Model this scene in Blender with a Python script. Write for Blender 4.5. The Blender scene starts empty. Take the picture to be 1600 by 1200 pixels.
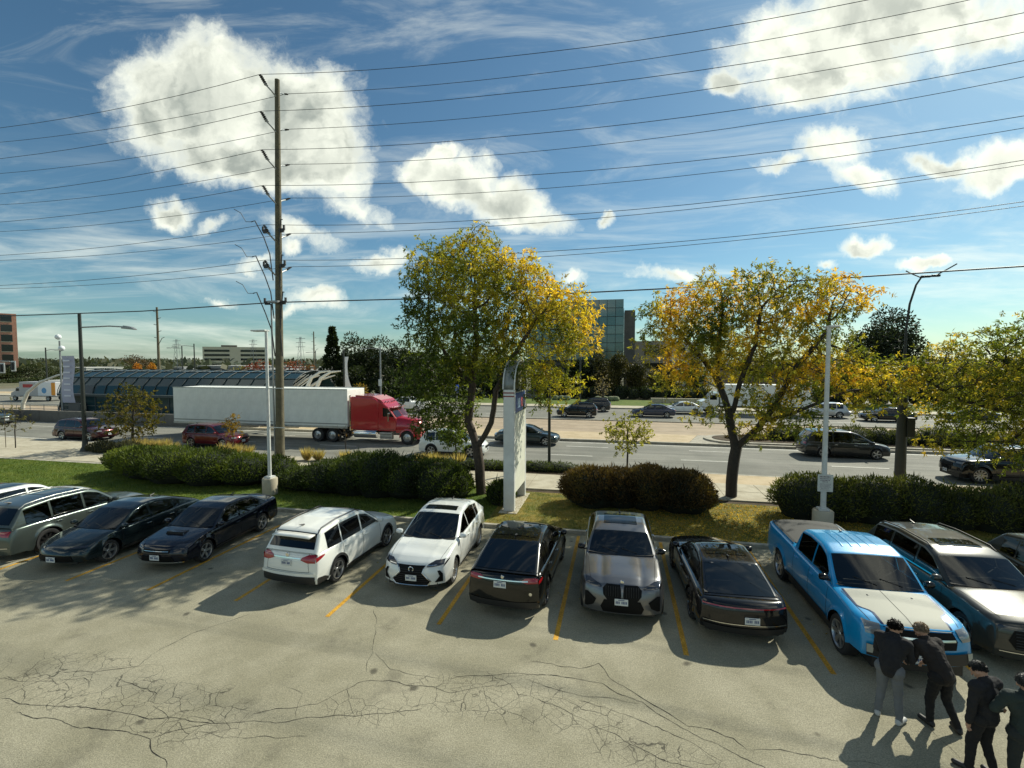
import bpy, bmesh, math, random
import numpy as np
from mathutils import Vector, Matrix, noise
random.seed(7); rng = np.random.default_rng(7)
C = bpy.context.scene.collection
S = bpy.context.scene
PI = math.pi
rad = math.radians

# ---------------------------------------------------------------- camera, sky, sun, exposure
CAM_H = 6.3; YAW = math.atan(165/755); PITCH = math.atan(38/755)
cd = bpy.data.cameras.new('camera'); cam = bpy.data.objects.new('camera', cd); C.objects.link(cam)
cam.location = (0, 0, CAM_H); cam.rotation_euler = (PI/2-PITCH, 0, YAW)
cd.sensor_width = 36; cd.lens = 36*755/1600; cd.clip_start = 0.05; cd.clip_end = 9000
S.camera = cam
SUN_AZ, SUN_EL = rad(38), rad(39)
sd = bpy.data.lights.new('sun', 'SUN'); sun = bpy.data.objects.new('sun', sd); C.objects.link(sun)
sd.energy = 4.6; sd.angle = rad(.53); sd.color = (1, .965, .81)
sun.rotation_euler = (PI/2-SUN_EL, 0, PI-SUN_AZ)
S.view_settings.view_transform = 'Standard'; S.view_settings.look = 'None'
S.view_settings.exposure = 0.34; S.view_settings.gamma = 1
S.render.film_transparent = False
try:
    S.cycles.max_bounces = 6; S.cycles.transparent_max_bounces = 8; S.cycles.use_denoising = True
except Exception: pass

W_ = bpy.data.worlds.new('World'); S.world = W_; W_.use_nodes = True
nt = W_.node_tree; nt.nodes.clear()
class NB:
    """small helper that chains shader maths"""
    def __init__(s, nt): s.nt = nt
    def n(s, t, **k):
        o = s.nt.nodes.new(t)
        for a, b in k.items(): setattr(o, a, b)
        return o
    def put(s, sock, v):
        if isinstance(v, bpy.types.NodeSocket): s.nt.links.new(v, sock)
        else: sock.default_value = v
    def m(s, op, a, b=0.0, c=0.0, clamp=False):
        o = s.n('ShaderNodeMath', operation=op, use_clamp=clamp)
        s.put(o.inputs[0], a); s.put(o.inputs[1], b); s.put(o.inputs[2], c); return o.outputs[0]
    def v(s, op, a, b=(0, 0, 0), scale=None):
        o = s.n('ShaderNodeVectorMath', operation=op); s.put(o.inputs[0], a); s.put(o.inputs[1], b)
        if scale is not None: s.put(o.inputs['Scale'], scale)
        return o.outputs['Value'] if op in ('DOT_PRODUCT', 'LENGTH', 'DISTANCE') else o.outputs[0]
    def comb(s, x, y, z=0.0):
        o = s.n('ShaderNodeCombineXYZ'); s.put(o.inputs[0], x); s.put(o.inputs[1], y); s.put(o.inputs[2], z); return o.outputs[0]
    def noise(s, vec, scale, detail=4, rough=.5, dist=0.0):
        o = s.n('ShaderNodeTexNoise'); s.put(o.inputs['Vector'], vec); o.inputs['Scale'].default_value = scale
        o.inputs['Detail'].default_value = detail; o.inputs['Roughness'].default_value = rough
        o.inputs['Distortion'].default_value = dist; return o.outputs[0]
    def ss(s, x, a, b, o0=0.0, o1=1.0):
        o = s.n('ShaderNodeMapRange', interpolation_type='SMOOTHSTEP'); s.put(o.inputs[0], x)
        for i, q in enumerate((a, b, o0, o1)): s.put(o.inputs[i+1], q)
        return o.outputs[0]
    def mix(s, f, a, b):
        o = s.n('ShaderNodeMix', data_type='RGBA'); s.put(o.inputs[0], f); s.put(o.inputs[6], a); s.put(o.inputs[7], b); return o.outputs[2]
nb = NB(nt)
sky = nb.n('ShaderNodeTexSky', sky_type='NISHITA', sun_disc=False)
sky.sun_elevation = SUN_EL; sky.sun_rotation = SUN_AZ; sky.altitude = 150
sky.air_density = 1.0; sky.dust_density = 0.6; sky.ozone_density = 3.5
tc = nb.n('ShaderNodeTexCoord'); dirv = tc.outputs['Generated']
cw, sw = math.cos(YAW), math.sin(YAW)
fh = nb.v('DOT_PRODUCT', dirv, (-sw, cw, 0)); rh = nb.v('DOT_PRODUCT', dirv, (cw, sw, 0)); zz = nb.v('DOT_PRODUCT', dirv, (0, 0, 1))
ahead = nb.ss(fh, .02, .12)
fs = nb.m('MAXIMUM', fh, .04)
U = nb.m('DIVIDE', rh, fs); V = nb.m('DIVIDE', zz, fs)
uv = nb.comb(U, V)
warp = nb.n('ShaderNodeTexNoise'); nb.put(warp.inputs['Vector'], uv); warp.inputs['Scale'].default_value = 5; warp.inputs['Detail'].default_value = 6; warp.inputs['Roughness'].default_value = .6
wv = nb.v('SUBTRACT', warp.outputs['Color'], (.5, .5, .5)); wv = nb.v('SCALE', wv, scale=.16)
uvw = nb.v('ADD', uv, wv)
def px2(px, py): return ((px-800)/755, (562-py)/755)
# clouds as directions in the sky: centre, half width, half height, tilt, thickness
CL = [(325,160,145,92,0,1.2),(465,190,125,105,-25,1.2),(515,262,85,68,-20,1.0),(395,255,165,52,-8,1.1),(245,175,58,90,20,.8),(555,335,60,22,-35,.55),
      (715,290,85,42,-8,1.05),(790,320,75,45,-15,1.0),(850,345,45,25,-20,.7),(660,275,45,35,0,.8),
      (1290,90,170,95,8,1.15),(1420,40,150,80,10,1.1),(1230,140,90,55,10,1.0),(1185,60,60,70,0,.8),(1128,142,32,20,0,.8),(1500,70,120,50,15,.7),
      (1290,250,70,35,5,.9),(1345,285,60,26,-5,.85),(1220,268,50,14,5,.6),(1455,250,70,22,8,.8),(1555,255,75,38,10,1.0),(1640,230,60,40,0,1),
      (278,330,48,26,5,.85),(350,350,40,14,0,.45),(455,400,28,16,0,.6),(500,462,65,22,-12,.75),(468,480,30,10,0,.5),(340,458,26,9,0,.55),(400,418,30,12,0,.4),
      (600,412,50,14,0,.5),(1045,430,48,15,2,.7),(1347,397,38,17,0,.9),(1432,423,45,17,0,.95),(1290,420,20,8,0,.5),(935,348,16,9,0,.6),(895,438,28,18,0,.7),
      (480,375,70,22,-15,.5),(690,250,26,10,10,.7)]
D = None
for (px, py, rw, rhh, tilt, th) in CL:
    cx, cy = px2(px, py)
    a = nb.v('SUBTRACT', uvw, (cx, cy, 0))
    mp = nb.n('ShaderNodeMapping'); mp.inputs['Rotation'].default_value = (0, 0, rad(-tilt)); nb.put(mp.inputs['Vector'], a)
    b = nb.v('MULTIPLY', mp.outputs[0], (755/rw, 755/rhh, 0))
    l = nb.v('LENGTH', b)
    d = nb.m('MULTIPLY', nb.m('SUBTRACT', 1.12, l), th)
    d = nb.m('MAXIMUM', d, -1.0)
    D = d if D is None else nb.m('SMOOTH_MAX', D, d, .25)
n1 = nb.noise(uvw, 9, 9, .62); n2 = nb.noise(uv, 26, 6, .6)
den = nb.m('ADD', D, nb.m('MULTIPLY', nb.m('SUBTRACT', n1, .5), 1.5))
den = nb.m('ADD', den, nb.m('MULTIPLY', nb.m('SUBTRACT', n2, .5), .26))
al = nb.m('MULTIPLY', nb.ss(den, -.08, .62), 1.0)
al = nb.m('POWER', al, 1.05)
# thin high streaks
mp = nb.n('ShaderNodeMapping'); mp.inputs['Rotation'].default_value = (0, 0, rad(-38)); mp.inputs['Scale'].default_value = (1.2, 4.5, 1); nb.put(mp.inputs['Vector'], uv)
ci = nb.ss(nb.noise(mp.outputs[0], 1.9, 9, .64, .9), .46, .76)
mp2 = nb.n('ShaderNodeMapping'); mp2.inputs['Scale'].default_value = (1.0, 9, 1); mp2.inputs['Rotation'].default_value = (0, 0, rad(4)); nb.put(mp2.inputs['Vector'], uv)
lo = nb.m('MULTIPLY', nb.ss(nb.noise(mp2.outputs[0], 1.7, 7, .6, .4), .46, .72), nb.ss(V, .5, .12))
thin = nb.m('MULTIPLY', nb.m('MAXIMUM', nb.m('MULTIPLY', ci, .30), nb.m('MULTIPLY', lo, .55)), ahead)
alf = nb.m('MULTIPLY', al, ahead)
# the half of the sky behind: scattered clouds of the same kind
zc = nb.m('ADD', nb.m('MAXIMUM', zz, 0.0), .18)
pl = nb.v('DIVIDE', dirv, nb.comb(zc, zc, zc))
bk = nb.m('MULTIPLY', nb.ss(nb.noise(pl, 1.5, 8, .58), .5, .62), nb.m('SUBTRACT', 1.0, nb.m('MULTIPLY', ahead, nb.ss(V, 1.5, 1.0))))
bk = nb.m('MULTIPLY', bk, nb.ss(zz, .02, .12))
alpha = nb.m('MAXIMUM', nb.m('MAXIMUM', alf, thin), bk)
# clouds lit from behind: thin rims glow, thick cores are greyer
core = nb.m('MULTIPLY', nb.ss(nb.m('ADD', D, nb.m('MULTIPLY', nb.m('SUBTRACT', n1, .5), 1.6)), .25, 1.15), 1.0)
east = nb.ss(U, -.6, .35)
core = nb.m('MULTIPLY', core, nb.m('SUBTRACT', 1.0, nb.m('MULTIPLY', east, .55)))
n1s = nb.noise(nb.v('ADD', uvw, (.022, .034, 0)), 7, 4, .5); n1l = nb.noise(uvw, 7, 4, .5)
shade = nb.ss(nb.m('SUBTRACT', n1s, n1l), -.10, .12)
core = nb.m('MINIMUM', nb.m('ADD', nb.m('MULTIPLY', core, .62), nb.m('MULTIPLY', nb.m('MULTIPLY', shade, nb.ss(den, .15, .7)), .5)), 1.0)
ccol = nb.mix(core, (13.4, 13.7, 11.8, 1), (4.6, 5.1, 4.6, 1))
tint = nb.n('ShaderNodeMix', data_type='RGBA', blend_type='MULTIPLY'); tint.inputs[0].default_value = 1
nb.put(tint.inputs[6], sky.outputs[0]); tint.inputs[7].default_value = (.76, 1.03, 1.0, 1)
skyc = nb.mix(alpha, tint.outputs[2], ccol)
bg = nb.n('ShaderNodeBackground'); nb.put(bg.inputs[0], skyc); bg.inputs[1].default_value = .070
wo = nb.n('ShaderNodeOutputWorld'); nt.links.new(bg.outputs[0], wo.inputs[0])

# ---------------------------------------------------------------- helpers
def at(px, py, Y):
    """the point of the place seen at that pixel of the photograph, at distance Y"""
    cp, sp = math.cos(PITCH), math.sin(PITCH)
    a = (px-800)/755; b = (600-py)/755
    d = (-sw*cp + a*cw - b*sw*sp, cw*cp + a*sw + b*cw*sp, -sp + b*cp)
    t = Y/d[1]
    return Vector((d[0]*t, Y, CAM_H+d[2]*t))

MATS = {}
def M(name, col=(.5, .5, .5), rough=.6, metal=0.0, coat=0.0, noise_amt=0.0, scale=5.0, bump=0.0, bscale=60.0, emit=None, spec=None, obj=True):
    if name in MATS: return MATS[name]
    m = bpy.data.materials.new(name); m.use_nodes = True; MATS[name] = m
    t = m.node_tree; p = t.nodes['Principled BSDF']; q = NB(t)
    p.inputs['Base Color'].default_value = (*col, 1); p.inputs['Roughness'].default_value = rough
    p.inputs['Metallic'].default_value = metal; p.inputs['Coat Weight'].default_value = coat; p.inputs['Coat Roughness'].default_value = .04
    if spec is not None: p.inputs['Specular IOR Level'].default_value = spec
    if noise_amt or bump:
        co = q.n('ShaderNodeTexCoord').outputs['Object']
        if noise_amt:
            f = q.noise(co, scale, 6, .65)
            k = q.ss(f, .3, .7, 1-noise_amt, 1+noise_amt*.6)
            q.put(p.inputs['Base Color'], q.v('SCALE', col, scale=k))
            q.put(p.inputs['Roughness'], q.ss(f, .3, .7, max(0, rough-.07), min(1, rough+.1)))
        if bump:
            b = q.n('ShaderNodeBump'); b.inputs['Strength'].default_value = bump; b.inputs['Distance'].default_value = .02
            q.put(b.inputs['Height'], q.noise(co, bscale, 5, .6)); q.put(p.inputs['Normal'], b.outputs[0])
    if emit: p.inputs['Emission Color'].default_value = (*col, 1); p.inputs['Emission Strength'].default_value = emit
    return m

def leafmat(name, gloss=.5, trans=.45):
    if name in MATS: return MATS[name]
    m = bpy.data.materials.new(name); m.use_nodes = True; MATS[name] = m
    t = m.node_tree; t.nodes.clear(); q = NB(t)
    a = q.n('ShaderNodeAttribute', attribute_name='Col')
    d = q.n('ShaderNodeBsdfPrincipled'); d.inputs['Roughness'].default_value = gloss; d.inputs['Specular IOR Level'].default_value = .25
    q.put(d.inputs['Base Color'], a.outputs[0])
    tr = q.n('ShaderNodeBsdfTranslucent'); q.put(tr.inputs[0], q.v('MULTIPLY', a.outputs[0], (1.5, 1.45, .7)))
    mx = q.n('ShaderNodeMixShader'); mx.inputs[0].default_value = trans
    t.links.new(d.outputs[0], mx.inputs[1]); t.links.new(tr.outputs[0], mx.inputs[2])
    o = q.n('ShaderNodeOutputMaterial'); t.links.new(mx.outputs[0], o.inputs[0]); return m

class MB:
    def __init__(s): s.v = []; s.f = []; s.mi = []
    def add(s, vs, fs, mi=0):
        o = len(s.v); s.v += [tuple(v) for v in vs]
        for f in fs: s.f.append(tuple(i+o for i in f)); s.mi.append(mi)
        return s
    def box(s, c, d, rz=0, mi=0, M4=None):
        x, y, z = d[0]/2, d[1]/2, d[2]/2; ca, sa = math.cos(rz), math.sin(rz)
        vs = [(a*x, b*y, e*z) for e in (-1, 1) for b in (-1, 1) for a in (-1, 1)]
        if M4 is not None: vs = [tuple(M4 @ Vector(v)) for v in vs]; ca, sa = 1, 0
        vs = [(c[0]+v[0]*ca-v[1]*sa, c[1]+v[0]*sa+v[1]*ca, c[2]+v[2]) for v in vs]
        return s.add(vs, [(0, 2, 3, 1), (4, 5, 7, 6), (0, 1, 5, 4), (2, 6, 7, 3), (0, 4, 6, 2), (1, 3, 7, 5)], mi)
    def tube(s, pts, r, n=8, cap=True, mi=0):
        pts = [Vector(p) for p in pts]; rr = r if hasattr(r, '__len__') else [r]*len(pts)
        o = len(s.v); prev = None
        for i, p in enumerate(pts):
            t = (pts[min(i+1, len(pts)-1)]-pts[max(i-1, 0)])
            t = t.normalized() if t.length > 1e-9 else Vector((0, 0, 1))
            a = prev if prev is not None else (Vector((1, 0, 0)) if abs(t.x) < .9 else Vector((0, 1, 0)))
            a = (a-t*a.dot(t)).normalized(); prev = a; b = t.cross(a)
            for k in range(n):
                w = 2*PI*k/n; s.v.append(tuple(p+(a*math.cos(w)+b*math.sin(w))*rr[i]))
        for i in range(len(pts)-1):
            for k in range(n):
                k2 = (k+1) % n; s.f.append((o+i*n+k, o+i*n+k2, o+(i+1)*n+k2, o+(i+1)*n+k)); s.mi.append(mi)
        if cap:
            s.f.append(tuple(o+k for k in reversed(range(n)))); s.mi.append(mi)
            s.f.append(tuple(o+(len(pts)-1)*n+k for k in range(n))); s.mi.append(mi)
        return s
    def lathe(s, prof, n=24, c=(0, 0, 0), axis='z', mi=0, closed=False):
        o = len(s.v)
        for (r, h) in prof:
            for k in range(n):
                w = 2*PI*k/n; a, b = r*math.cos(w), r*math.sin(w)
                p = (a, b, h) if axis == 'z' else ((h, a, b) if axis == 'x' else (a, h, b))
                s.v.append((p[0]+c[0], p[1]+c[1], p[2]+c[2]))
        m = len(prof)
        for i in range(m-1 if not closed else m):
            j = (i+1) % m
            for k in range(n):
                k2 = (k+1) % n; s.f.append((o+i*n+k, o+i*n+k2, o+j*n+k2, o+j*n+k)); s.mi.append(mi)
        return s
    def prism(s, poly, a, b, axis='x', mi=0):
        """poly of (u,w) extruded from a to b along axis"""
        def P(u, w, t): return (t, u, w) if axis == 'x' else ((u, t, w) if axis == 'y' else (u, w, t))
        n = len(poly); vs = [P(u, w, a) for u, w in poly]+[P(u, w, b) for u, w in poly]
        fs = [tuple(range(n-1, -1, -1)), tuple(range(n, 2*n))]+[(i, (i+1) % n, n+(i+1) % n, n+i) for i in range(n)]
        return s.add(vs, fs, mi)
    def grid(s, G, mi=0, closed_u=False):
        o = len(s.v); R = len(G); K = len(G[0])
        for row in G: s.v += [tuple(p) for p in row]
        for i in range(R-1):
            for j in range(K-1): s.f.append((o+i*K+j, o+i*K+j+1, o+(i+1)*K+j+1, o+(i+1)*K+j)); s.mi.append(mi)
        return s
    def mesh(s, name, mats, smooth=None, merge=False):
        me = bpy.data.meshes.new(name); me.from_pydata(s.v, [], s.f)
        mats = mats if isinstance(mats, (list, tuple)) else [mats]
        for m in mats: me.materials.append(m)
        if len(mats) > 1: me.polygons.foreach_set('material_index', s.mi)
        if merge or smooth is not None:
            bm = bmesh.new(); bm.from_mesh(me)
            if merge: bmesh.ops.remove_doubles(bm, verts=bm.verts, dist=.0008)
            bmesh.ops.recalc_face_normals(bm, faces=bm.faces)
            bm.to_mesh(me); bm.free()
        if smooth is not None:
            me.polygons.foreach_set('use_smooth', [True]*len(me.polygons))
            me.set_sharp_from_angle(angle=rad(smooth))
        me.update(); return me
    def build(s, name, mats, parent=None, smooth=None, merge=False, bevel=0, loc=None):
        o = bpy.data.objects.new(name, s.mesh(name, mats, smooth, merge)); C.objects.link(o)
        if parent: o.parent = parent
        if loc: o.location = loc
        if bevel:
            md = o.modifiers.new('bevel', 'BEVEL'); md.width = bevel; md.segments = 2; md.limit_method = 'ANGLE'; md.angle_limit = rad(40)
        return o
def tag(o, label=None, cat=None, group=None, kind=None):
    if label: o['label'] = label
    if cat: o['category'] = cat
    if group: o['group'] = group
    if kind: o['kind'] = kind
    return o
def empty(name, loc=(0, 0, 0), rz=0, label=None, cat=None, group=None, parent=None):
    o = bpy.data.objects.new(name, None); C.objects.link(o); o.location = loc; o.rotation_euler = (0, 0, rz); o.empty_display_size = .2
    if parent: o.parent = parent
    return tag(o, label, cat, group)
def copy_tree(o, parent=None):
    c = o.copy(); C.objects.link(c); c.parent = parent
    for ch in list(o.children): copy_tree(ch, c)
    return c
def link(name, me, parent=None, loc=(0, 0, 0), rz=0, kind=None):
    o = bpy.data.objects.new(name, me); C.objects.link(o); o.location = loc; o.rotation_euler = (0, 0, rz)
    if parent: o.parent = parent
    if kind: o['kind'] = kind
    return o
def npmesh(name, V, Q, mat, col=None):
    V = np.asarray(V, np.float32); Q = np.asarray(Q, np.int32); k = Q.shape[1]
    me = bpy.data.meshes.new(name); me.vertices.add(len(V)); me.vertices.foreach_set('co', V.ravel())
    me.loops.add(Q.size); me.loops.foreach_set('vertex_index', Q.ravel())
    me.polygons.add(len(Q)); me.polygons.foreach_set('loop_start', np.arange(0, Q.size, k, dtype=np.int32))
    me.update(calc_edges=True)
    if col is not None:
        a = me.color_attributes.new('Col', 'FLOAT_COLOR', 'POINT')
        cc = np.ones((len(V), 4), np.float32); cc[:, :3] = col; a.data.foreach_set('color', cc.ravel())
    me.materials.append(mat); return me
def kites(P, Dr, L, Wd, col, jit=.25):
    """one bent leaf quad per point: P base, Dr unit direction, L length, Wd width, col rgb"""
    n = len(P); r = rng.normal(size=(n, 3)); sd_ = np.cross(Dr, r); sd_ /= np.linalg.norm(sd_, axis=1, keepdims=True)+1e-9
    L = np.broadcast_to(np.asarray(L), (n,))[:, None]; Wd = np.broadcast_to(np.asarray(Wd), (n,))[:, None]
    mid = P+Dr*L*.45
    V = np.stack([P, mid+sd_*Wd*.5, P+Dr*L, mid-sd_*Wd*.5], 1).reshape(-1, 3)
    Q = np.arange(4*n).reshape(n, 4)
    c = np.repeat(np.clip(col*(1+rng.normal(size=(n, 1))*jit*.5), .002, 1), 4, 0)
    return V, Q, c
def unit(a): return a/(np.linalg.norm(a, axis=-1, keepdims=True)+1e-9)

# ---------------------------------------------------------------- ground, lot, road
def ground_mat(name, colA, colB, scale=.6, rough=.9, grain=0.0, gscale=90, bump=.3, bscale=120, extra=None, spots=None):
    if name in MATS: return MATS[name]
    m = bpy.data.materials.new(name); m.use_nodes = True; MATS[name] = m
    t = m.node_tree; p = t.nodes['Principled BSDF']; q = NB(t)
    geo = q.n('ShaderNodeNewGeometry'); P = geo.outputs['Position']
    big = q.noise(P, scale, 7, .6, .3)
    c = q.mix(q.ss(big, .36, .64), (*colA, 1), (*colB, 1))
    if grain:
        g = q.noise(P, gscale, 3, .7); c = q.v('SCALE', c, scale=q.ss(g, .3, .7, 1-grain, 1+grain))
    if spots:
        vo = q.n('ShaderNodeTexVoronoi'); vo.inputs['Scale'].default_value = spots[0]; q.put(vo.inputs['Vector'], P); vo.inputs['Randomness'].default_value = 1
        sp = q.m('MULTIPLY', q.ss(vo.outputs['Distance'], .02, spots[1], 1, 0), q.ss(q.noise(P, 1.1, 3), .45, .6))
        c = q.mix(q.m('MULTIPLY', sp, .7), c, (*spots[2], 1))
    if extra: c = extra(q, P, c)
    q.put(p.inputs['Base Color'], c); p.inputs['Roughness'].default_value = rough; p.inputs['Specular IOR Level'].default_value = .3
    b = q.n('ShaderNodeBump'); b.inputs['Strength'].default_value = bump; b.inputs['Distance'].default_value = .012
    q.put(b.inputs['Height'], q.noise(P, bscale, 4, .7)); q.put(p.inputs['Normal'], b.outputs[0])
    return m
def lot_extra(q, P, c):
    # fine webs of cracks where the old asphalt has broken up
    w = q.n('ShaderNodeTexNoise'); w.inputs['Scale'].default_value = 1.6; w.inputs['Detail'].default_value = 4; q.put(w.inputs['Vector'], P)
    pw = q.v('ADD', P, q.v('SCALE', q.v('SUBTRACT', w.outputs['Color'], (.5, .5, .5)), scale=.3))
    out = c
    for sc, wd, lo, k in ((2.2, .016, .38, .75), (4.6, .024, .48, .55)):
        vo = q.n('ShaderNodeTexVoronoi', feature='DISTANCE_TO_EDGE'); vo.inputs['Scale'].default_value = sc; q.put(vo.inputs['Vector'], pw)
        line = q.ss(vo.outputs['Distance'], wd*.3, wd, 1, 0)
        zone = None
        for (x, y, rx, ry) in ((-10.4, 7.2, 2.2, .9), (-7.6, 6.9, 1.6, .8), (-1.9, 8.5, 1.6, .75), (-.6, 8.3, 1.0, .5), (.6, 7.7, 1.2, .35), (-4.4, 7.6, 1.0, .35), (-3.2, 8.35, .8, .6)):
            l = q.v('LENGTH', q.v('MULTIPLY', q.v('SUBTRACT', P, (x, y, 0)), (1/rx, 1/ry, 0)))
            z = q.ss(l, .7, 1.15, 1, 0); zone = z if zone is None else q.m('MAXIMUM', zone, z)
        zone = q.m('MULTIPLY', zone, q.ss(q.noise(P, 1.3, 3), lo-.12, lo))
        out = q.mix(q.m('MULTIPLY', q.m('MULTIPLY', line, zone), k), out, (.03, .028, .022, 1))
    # oil and damp stains in the stalls
    g2 = q.noise(P, 14, 5, .75); out = q.v('SCALE', out, scale=q.ss(g2, .3, .7, .9, 1.1))
    vo = q.n('ShaderNodeTexVoronoi'); vo.inputs['Scale'].default_value = .9; q.put(vo.inputs['Vector'], pw)
    out = q.mix(q.m('MULTIPLY', q.ss(vo.outputs['Distance'], .03, .10, 1, 0), .75), out, (.05, .045, .035, 1))
    st = q.m('MULTIPLY', q.ss(q.noise(P, 1.0, 4, .6), .56, .72), .34)
    return q.mix(st, out, (.07, .065, .05, 1))
m_lot = ground_mat('old_asphalt', (.25, .232, .16), (.335, .31, .225), .45, .88, .30, 42, .9, 60, lot_extra, (14, .09, (.62, .6, .5)))
def road_extra(q, P, c):
    mp = q.n('ShaderNodeMapping'); mp.inputs['Scale'].default_value = (.035, 1.05, 1); q.put(mp.inputs['Vector'], P)
    c = q.v('SCALE', c, scale=q.ss(q.noise(mp.outputs[0], 1.0, 5, .65), .3, .7, .78, 1.18))
    mp = q.n('ShaderNodeMapping'); mp.inputs['Scale'].default_value = (.12, 6, 1); q.put(mp.inputs['Vector'], P)
    return q.v('SCALE', c, scale=q.ss(q.noise(mp.outputs[0], 1.0, 4, .7), .3, .7, .93, 1.07))
m_road = ground_mat('road_asphalt', (.165, .165, .14), (.215, .21, .18), .25, .85, .16, 30, .4, 60, road_extra)
m_grass = ground_mat('lawn_turf', (.06, .105, .012), (.115, .15, .022), 1.2, .95, .45, 35, 1.0, 50)
m_grassy = ground_mat('leaf_strewn_turf', (.10, .11, .02), (.22, .17, .035), 2.2, .95, .5, 30, 1.0, 50, None, (9, .25, (.45, .3, .04)))
m_soil = ground_mat('soil_mulch', (.05, .035, .02), (.085, .06, .035), 2, .95, .4, 40, 1, 40)
m_conc = ground_mat('pale_concrete', (.38, .34, .25), (.47, .43, .33), 1.5, .85, .12, 60, .3, 90)
m_kerb = ground_mat('kerb_concrete', (.30, .28, .22), (.42, .39, .32), 3, .85, .15, 60, .4, 80)
m_beige = ground_mat('beige_paving', (.42, .33, .2), (.5, .4, .26), 1, .85, .1, 40, .3, 60)
m_red = ground_mat('red_busway', (.33, .26, .18), (.39, .31, .22), .8, .85, .1, 40, .3, 60)
m_white = ground_mat('road_paint', (.62, .6, .52), (.78, .77, .7), 3, .6, .1, 30, .2, 60)
m_yellow = ground_mat('faded_yellow_paint', (.46, .235, .02), (.60, .32, .035), 2.5, .7, .35, 25, .3, 60)
m_far = ground_mat('far_ground', (.06, .08, .03), (.16, .14, .09), .02, .95, .2, 1, .1, 10)

def sheet(name, x0, x1, y0, y1, z, mat, kind='structure', parent=None, poly=None):
    b = MB(); p = poly or [(x0, y0), (x1, y0), (x1, y1), (x0, y1)]
    b.add([(x, y, z) for x, y in p], [tuple(range(len(p)))])
    o = b.build(name, mat, parent)
    if kind: o['kind'] = kind
    return o
def slab(name, poly, z0, z1, mat, parent=None, kind='structure', bevel=.015):
    b = MB().prism(poly, z0, z1, 'z'); o = b.build(name, mat, parent, bevel=bevel)
    if kind and not parent: o['kind'] = kind
    return o
R4 = lambda x0, x1, y0, y1: [(x0, y0), (x1, y0), (x1, y1), (x0, y1)]
sheet('ground', -3500, 3500, -400, 6500, -.05, m_far)
sheet('parking_lot', -70, 45, -12, 17.25, 0, m_lot)
slab('lot_kerb', R4(-70, 45, 17.252, 17.42), -.04, .13, m_kerb)
slab('lawn', R4(-70, -4.9, 17.422, 22.6), -.04, .10, m_grass, bevel=0)
slab('lawn_strip', R4(-4.898, 45, 17.422, 22.1), -.04, .10, m_grassy, bevel=0)
# near kerb line of the road (it swings out a little to the left)
NK = [(-110, 32.5), (-60, 29.7), (-36, 28.3), (-21, 27.1), (-12, 26.9), (-5, 27.7), (1, 27.8), (45, 27.6)]
kb = MB(); 
for i in range(len(NK)-1):
    (x0, y0), (x1, y1) = NK[i], NK[i+1]
    kb.prism([(x0, y0-.18), (x1, y1-.18), (x1, y1), (x0, y0)], -.04, .12, 'z')
kb.build('road_kerb', m_kerb)['kind'] = 'structure'
# sidewalk of single concrete slabs
sw_ = sheet('sidewalk_base', -70, 45, 22.0, 26.7, .06, m_soil); sw_.name = 'sidewalk'
vg = bpy.data.meshes
def slabs(parent, x0, x1, y0, y1, sx, sy, z0, z1, mat, name='slab'):
    me = MB().box((0, 0, (z0+z1)/2), (sx-.022, sy-.022, z1-z0)).mesh(name, mat)
    nx = int((x1-x0)/sx); ny = int((y1-y0)/sy)
    for i in range(nx):
        for j in range(ny):
            o = link(name, me, parent, (x0+(i+.5)*sx, y0+(j+.5)*sy, random.uniform(-.004, .004)))
slabs(sw_, -60, -22.2, 22.9, 25.9, 1.8, 1.5, .0, .125, m_conc)
slabs(sw_, -22.2, 39, 22.6, 25.6, 1.8, 1.5, .0, .125, m_conc)
st_ = slab('planting_strip', [(-18, 25.62), (4.4, 25.62), (4.4, 27.5), (1, 27.55), (-5, 27.45), (-12, 26.65), (-18, 26.7)], -.04, .115, m_soil, bevel=0)
slab('pavement_edge', [(4.42, 25.62), (45, 25.62), (45, 27.4), (4.42, 27.58)], -.04, .118, m_beige, bevel=0)
slab('verge_left', [(-60, 25.92), (-18.02, 25.92), (-18.02, 26.8), (-21, 26.88), (-36, 28.1), (-60, 29.5)], -.04, .118, m_conc, bevel=0)
slab('verge_planting', [(-34.5, 26.3), (-20.8, 26.1), (-20.8, 26.9), (-34.5, 27.9)], .118, .15, m_soil, bevel=0)
slab('lawn_edge_path', R4(-60, -21.9, 22.602, 22.88), -.04, .11, m_kerb, bevel=0)
# road
sheet('road', -260, 160, 26.5, 63.2, -.012, m_road)
def mark(name, poly, z=-.004, mat=m_white): 
    b = MB().add([(x, y, z) for x, y in poly], [tuple(range(len(poly)))]); o = b.build(name, mat); o['kind'] = 'structure'; return o
mark('edge_line', [(-60, 30.35), (-36, 28.9), (-36, 29.02), (-60, 30.5)])
mark('edge_line', [(-20.5, 27.45), (-12, 27.2), (-12, 27.32), (-20.5, 27.57)])
mark('edge_line', [(-5, 28.15), (45, 28.15), (45, 28.27), (-5, 28.27)])
mark('edge_line', [(-12, 27.2), (-5, 28.15), (-5, 28.27), (-12, 27.32)])
mark('edge_line', R4(-90, 45, 36.75, 36.88))
for yy, off in ((35.1, -3.6), (31.75, -4.55)):
    for k in range(-11, 6):
        x = off+k*8.5
        if x > 32: continue
        mark('lane_dash', R4(x, x+3.0, yy-.055, yy+.055))
for yy in (54.3, 58.2):
    for k in range(-9, 7): mark('lane_dash', R4(-6+k*9, -3+k*9, yy-.07, yy+.07))
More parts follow.
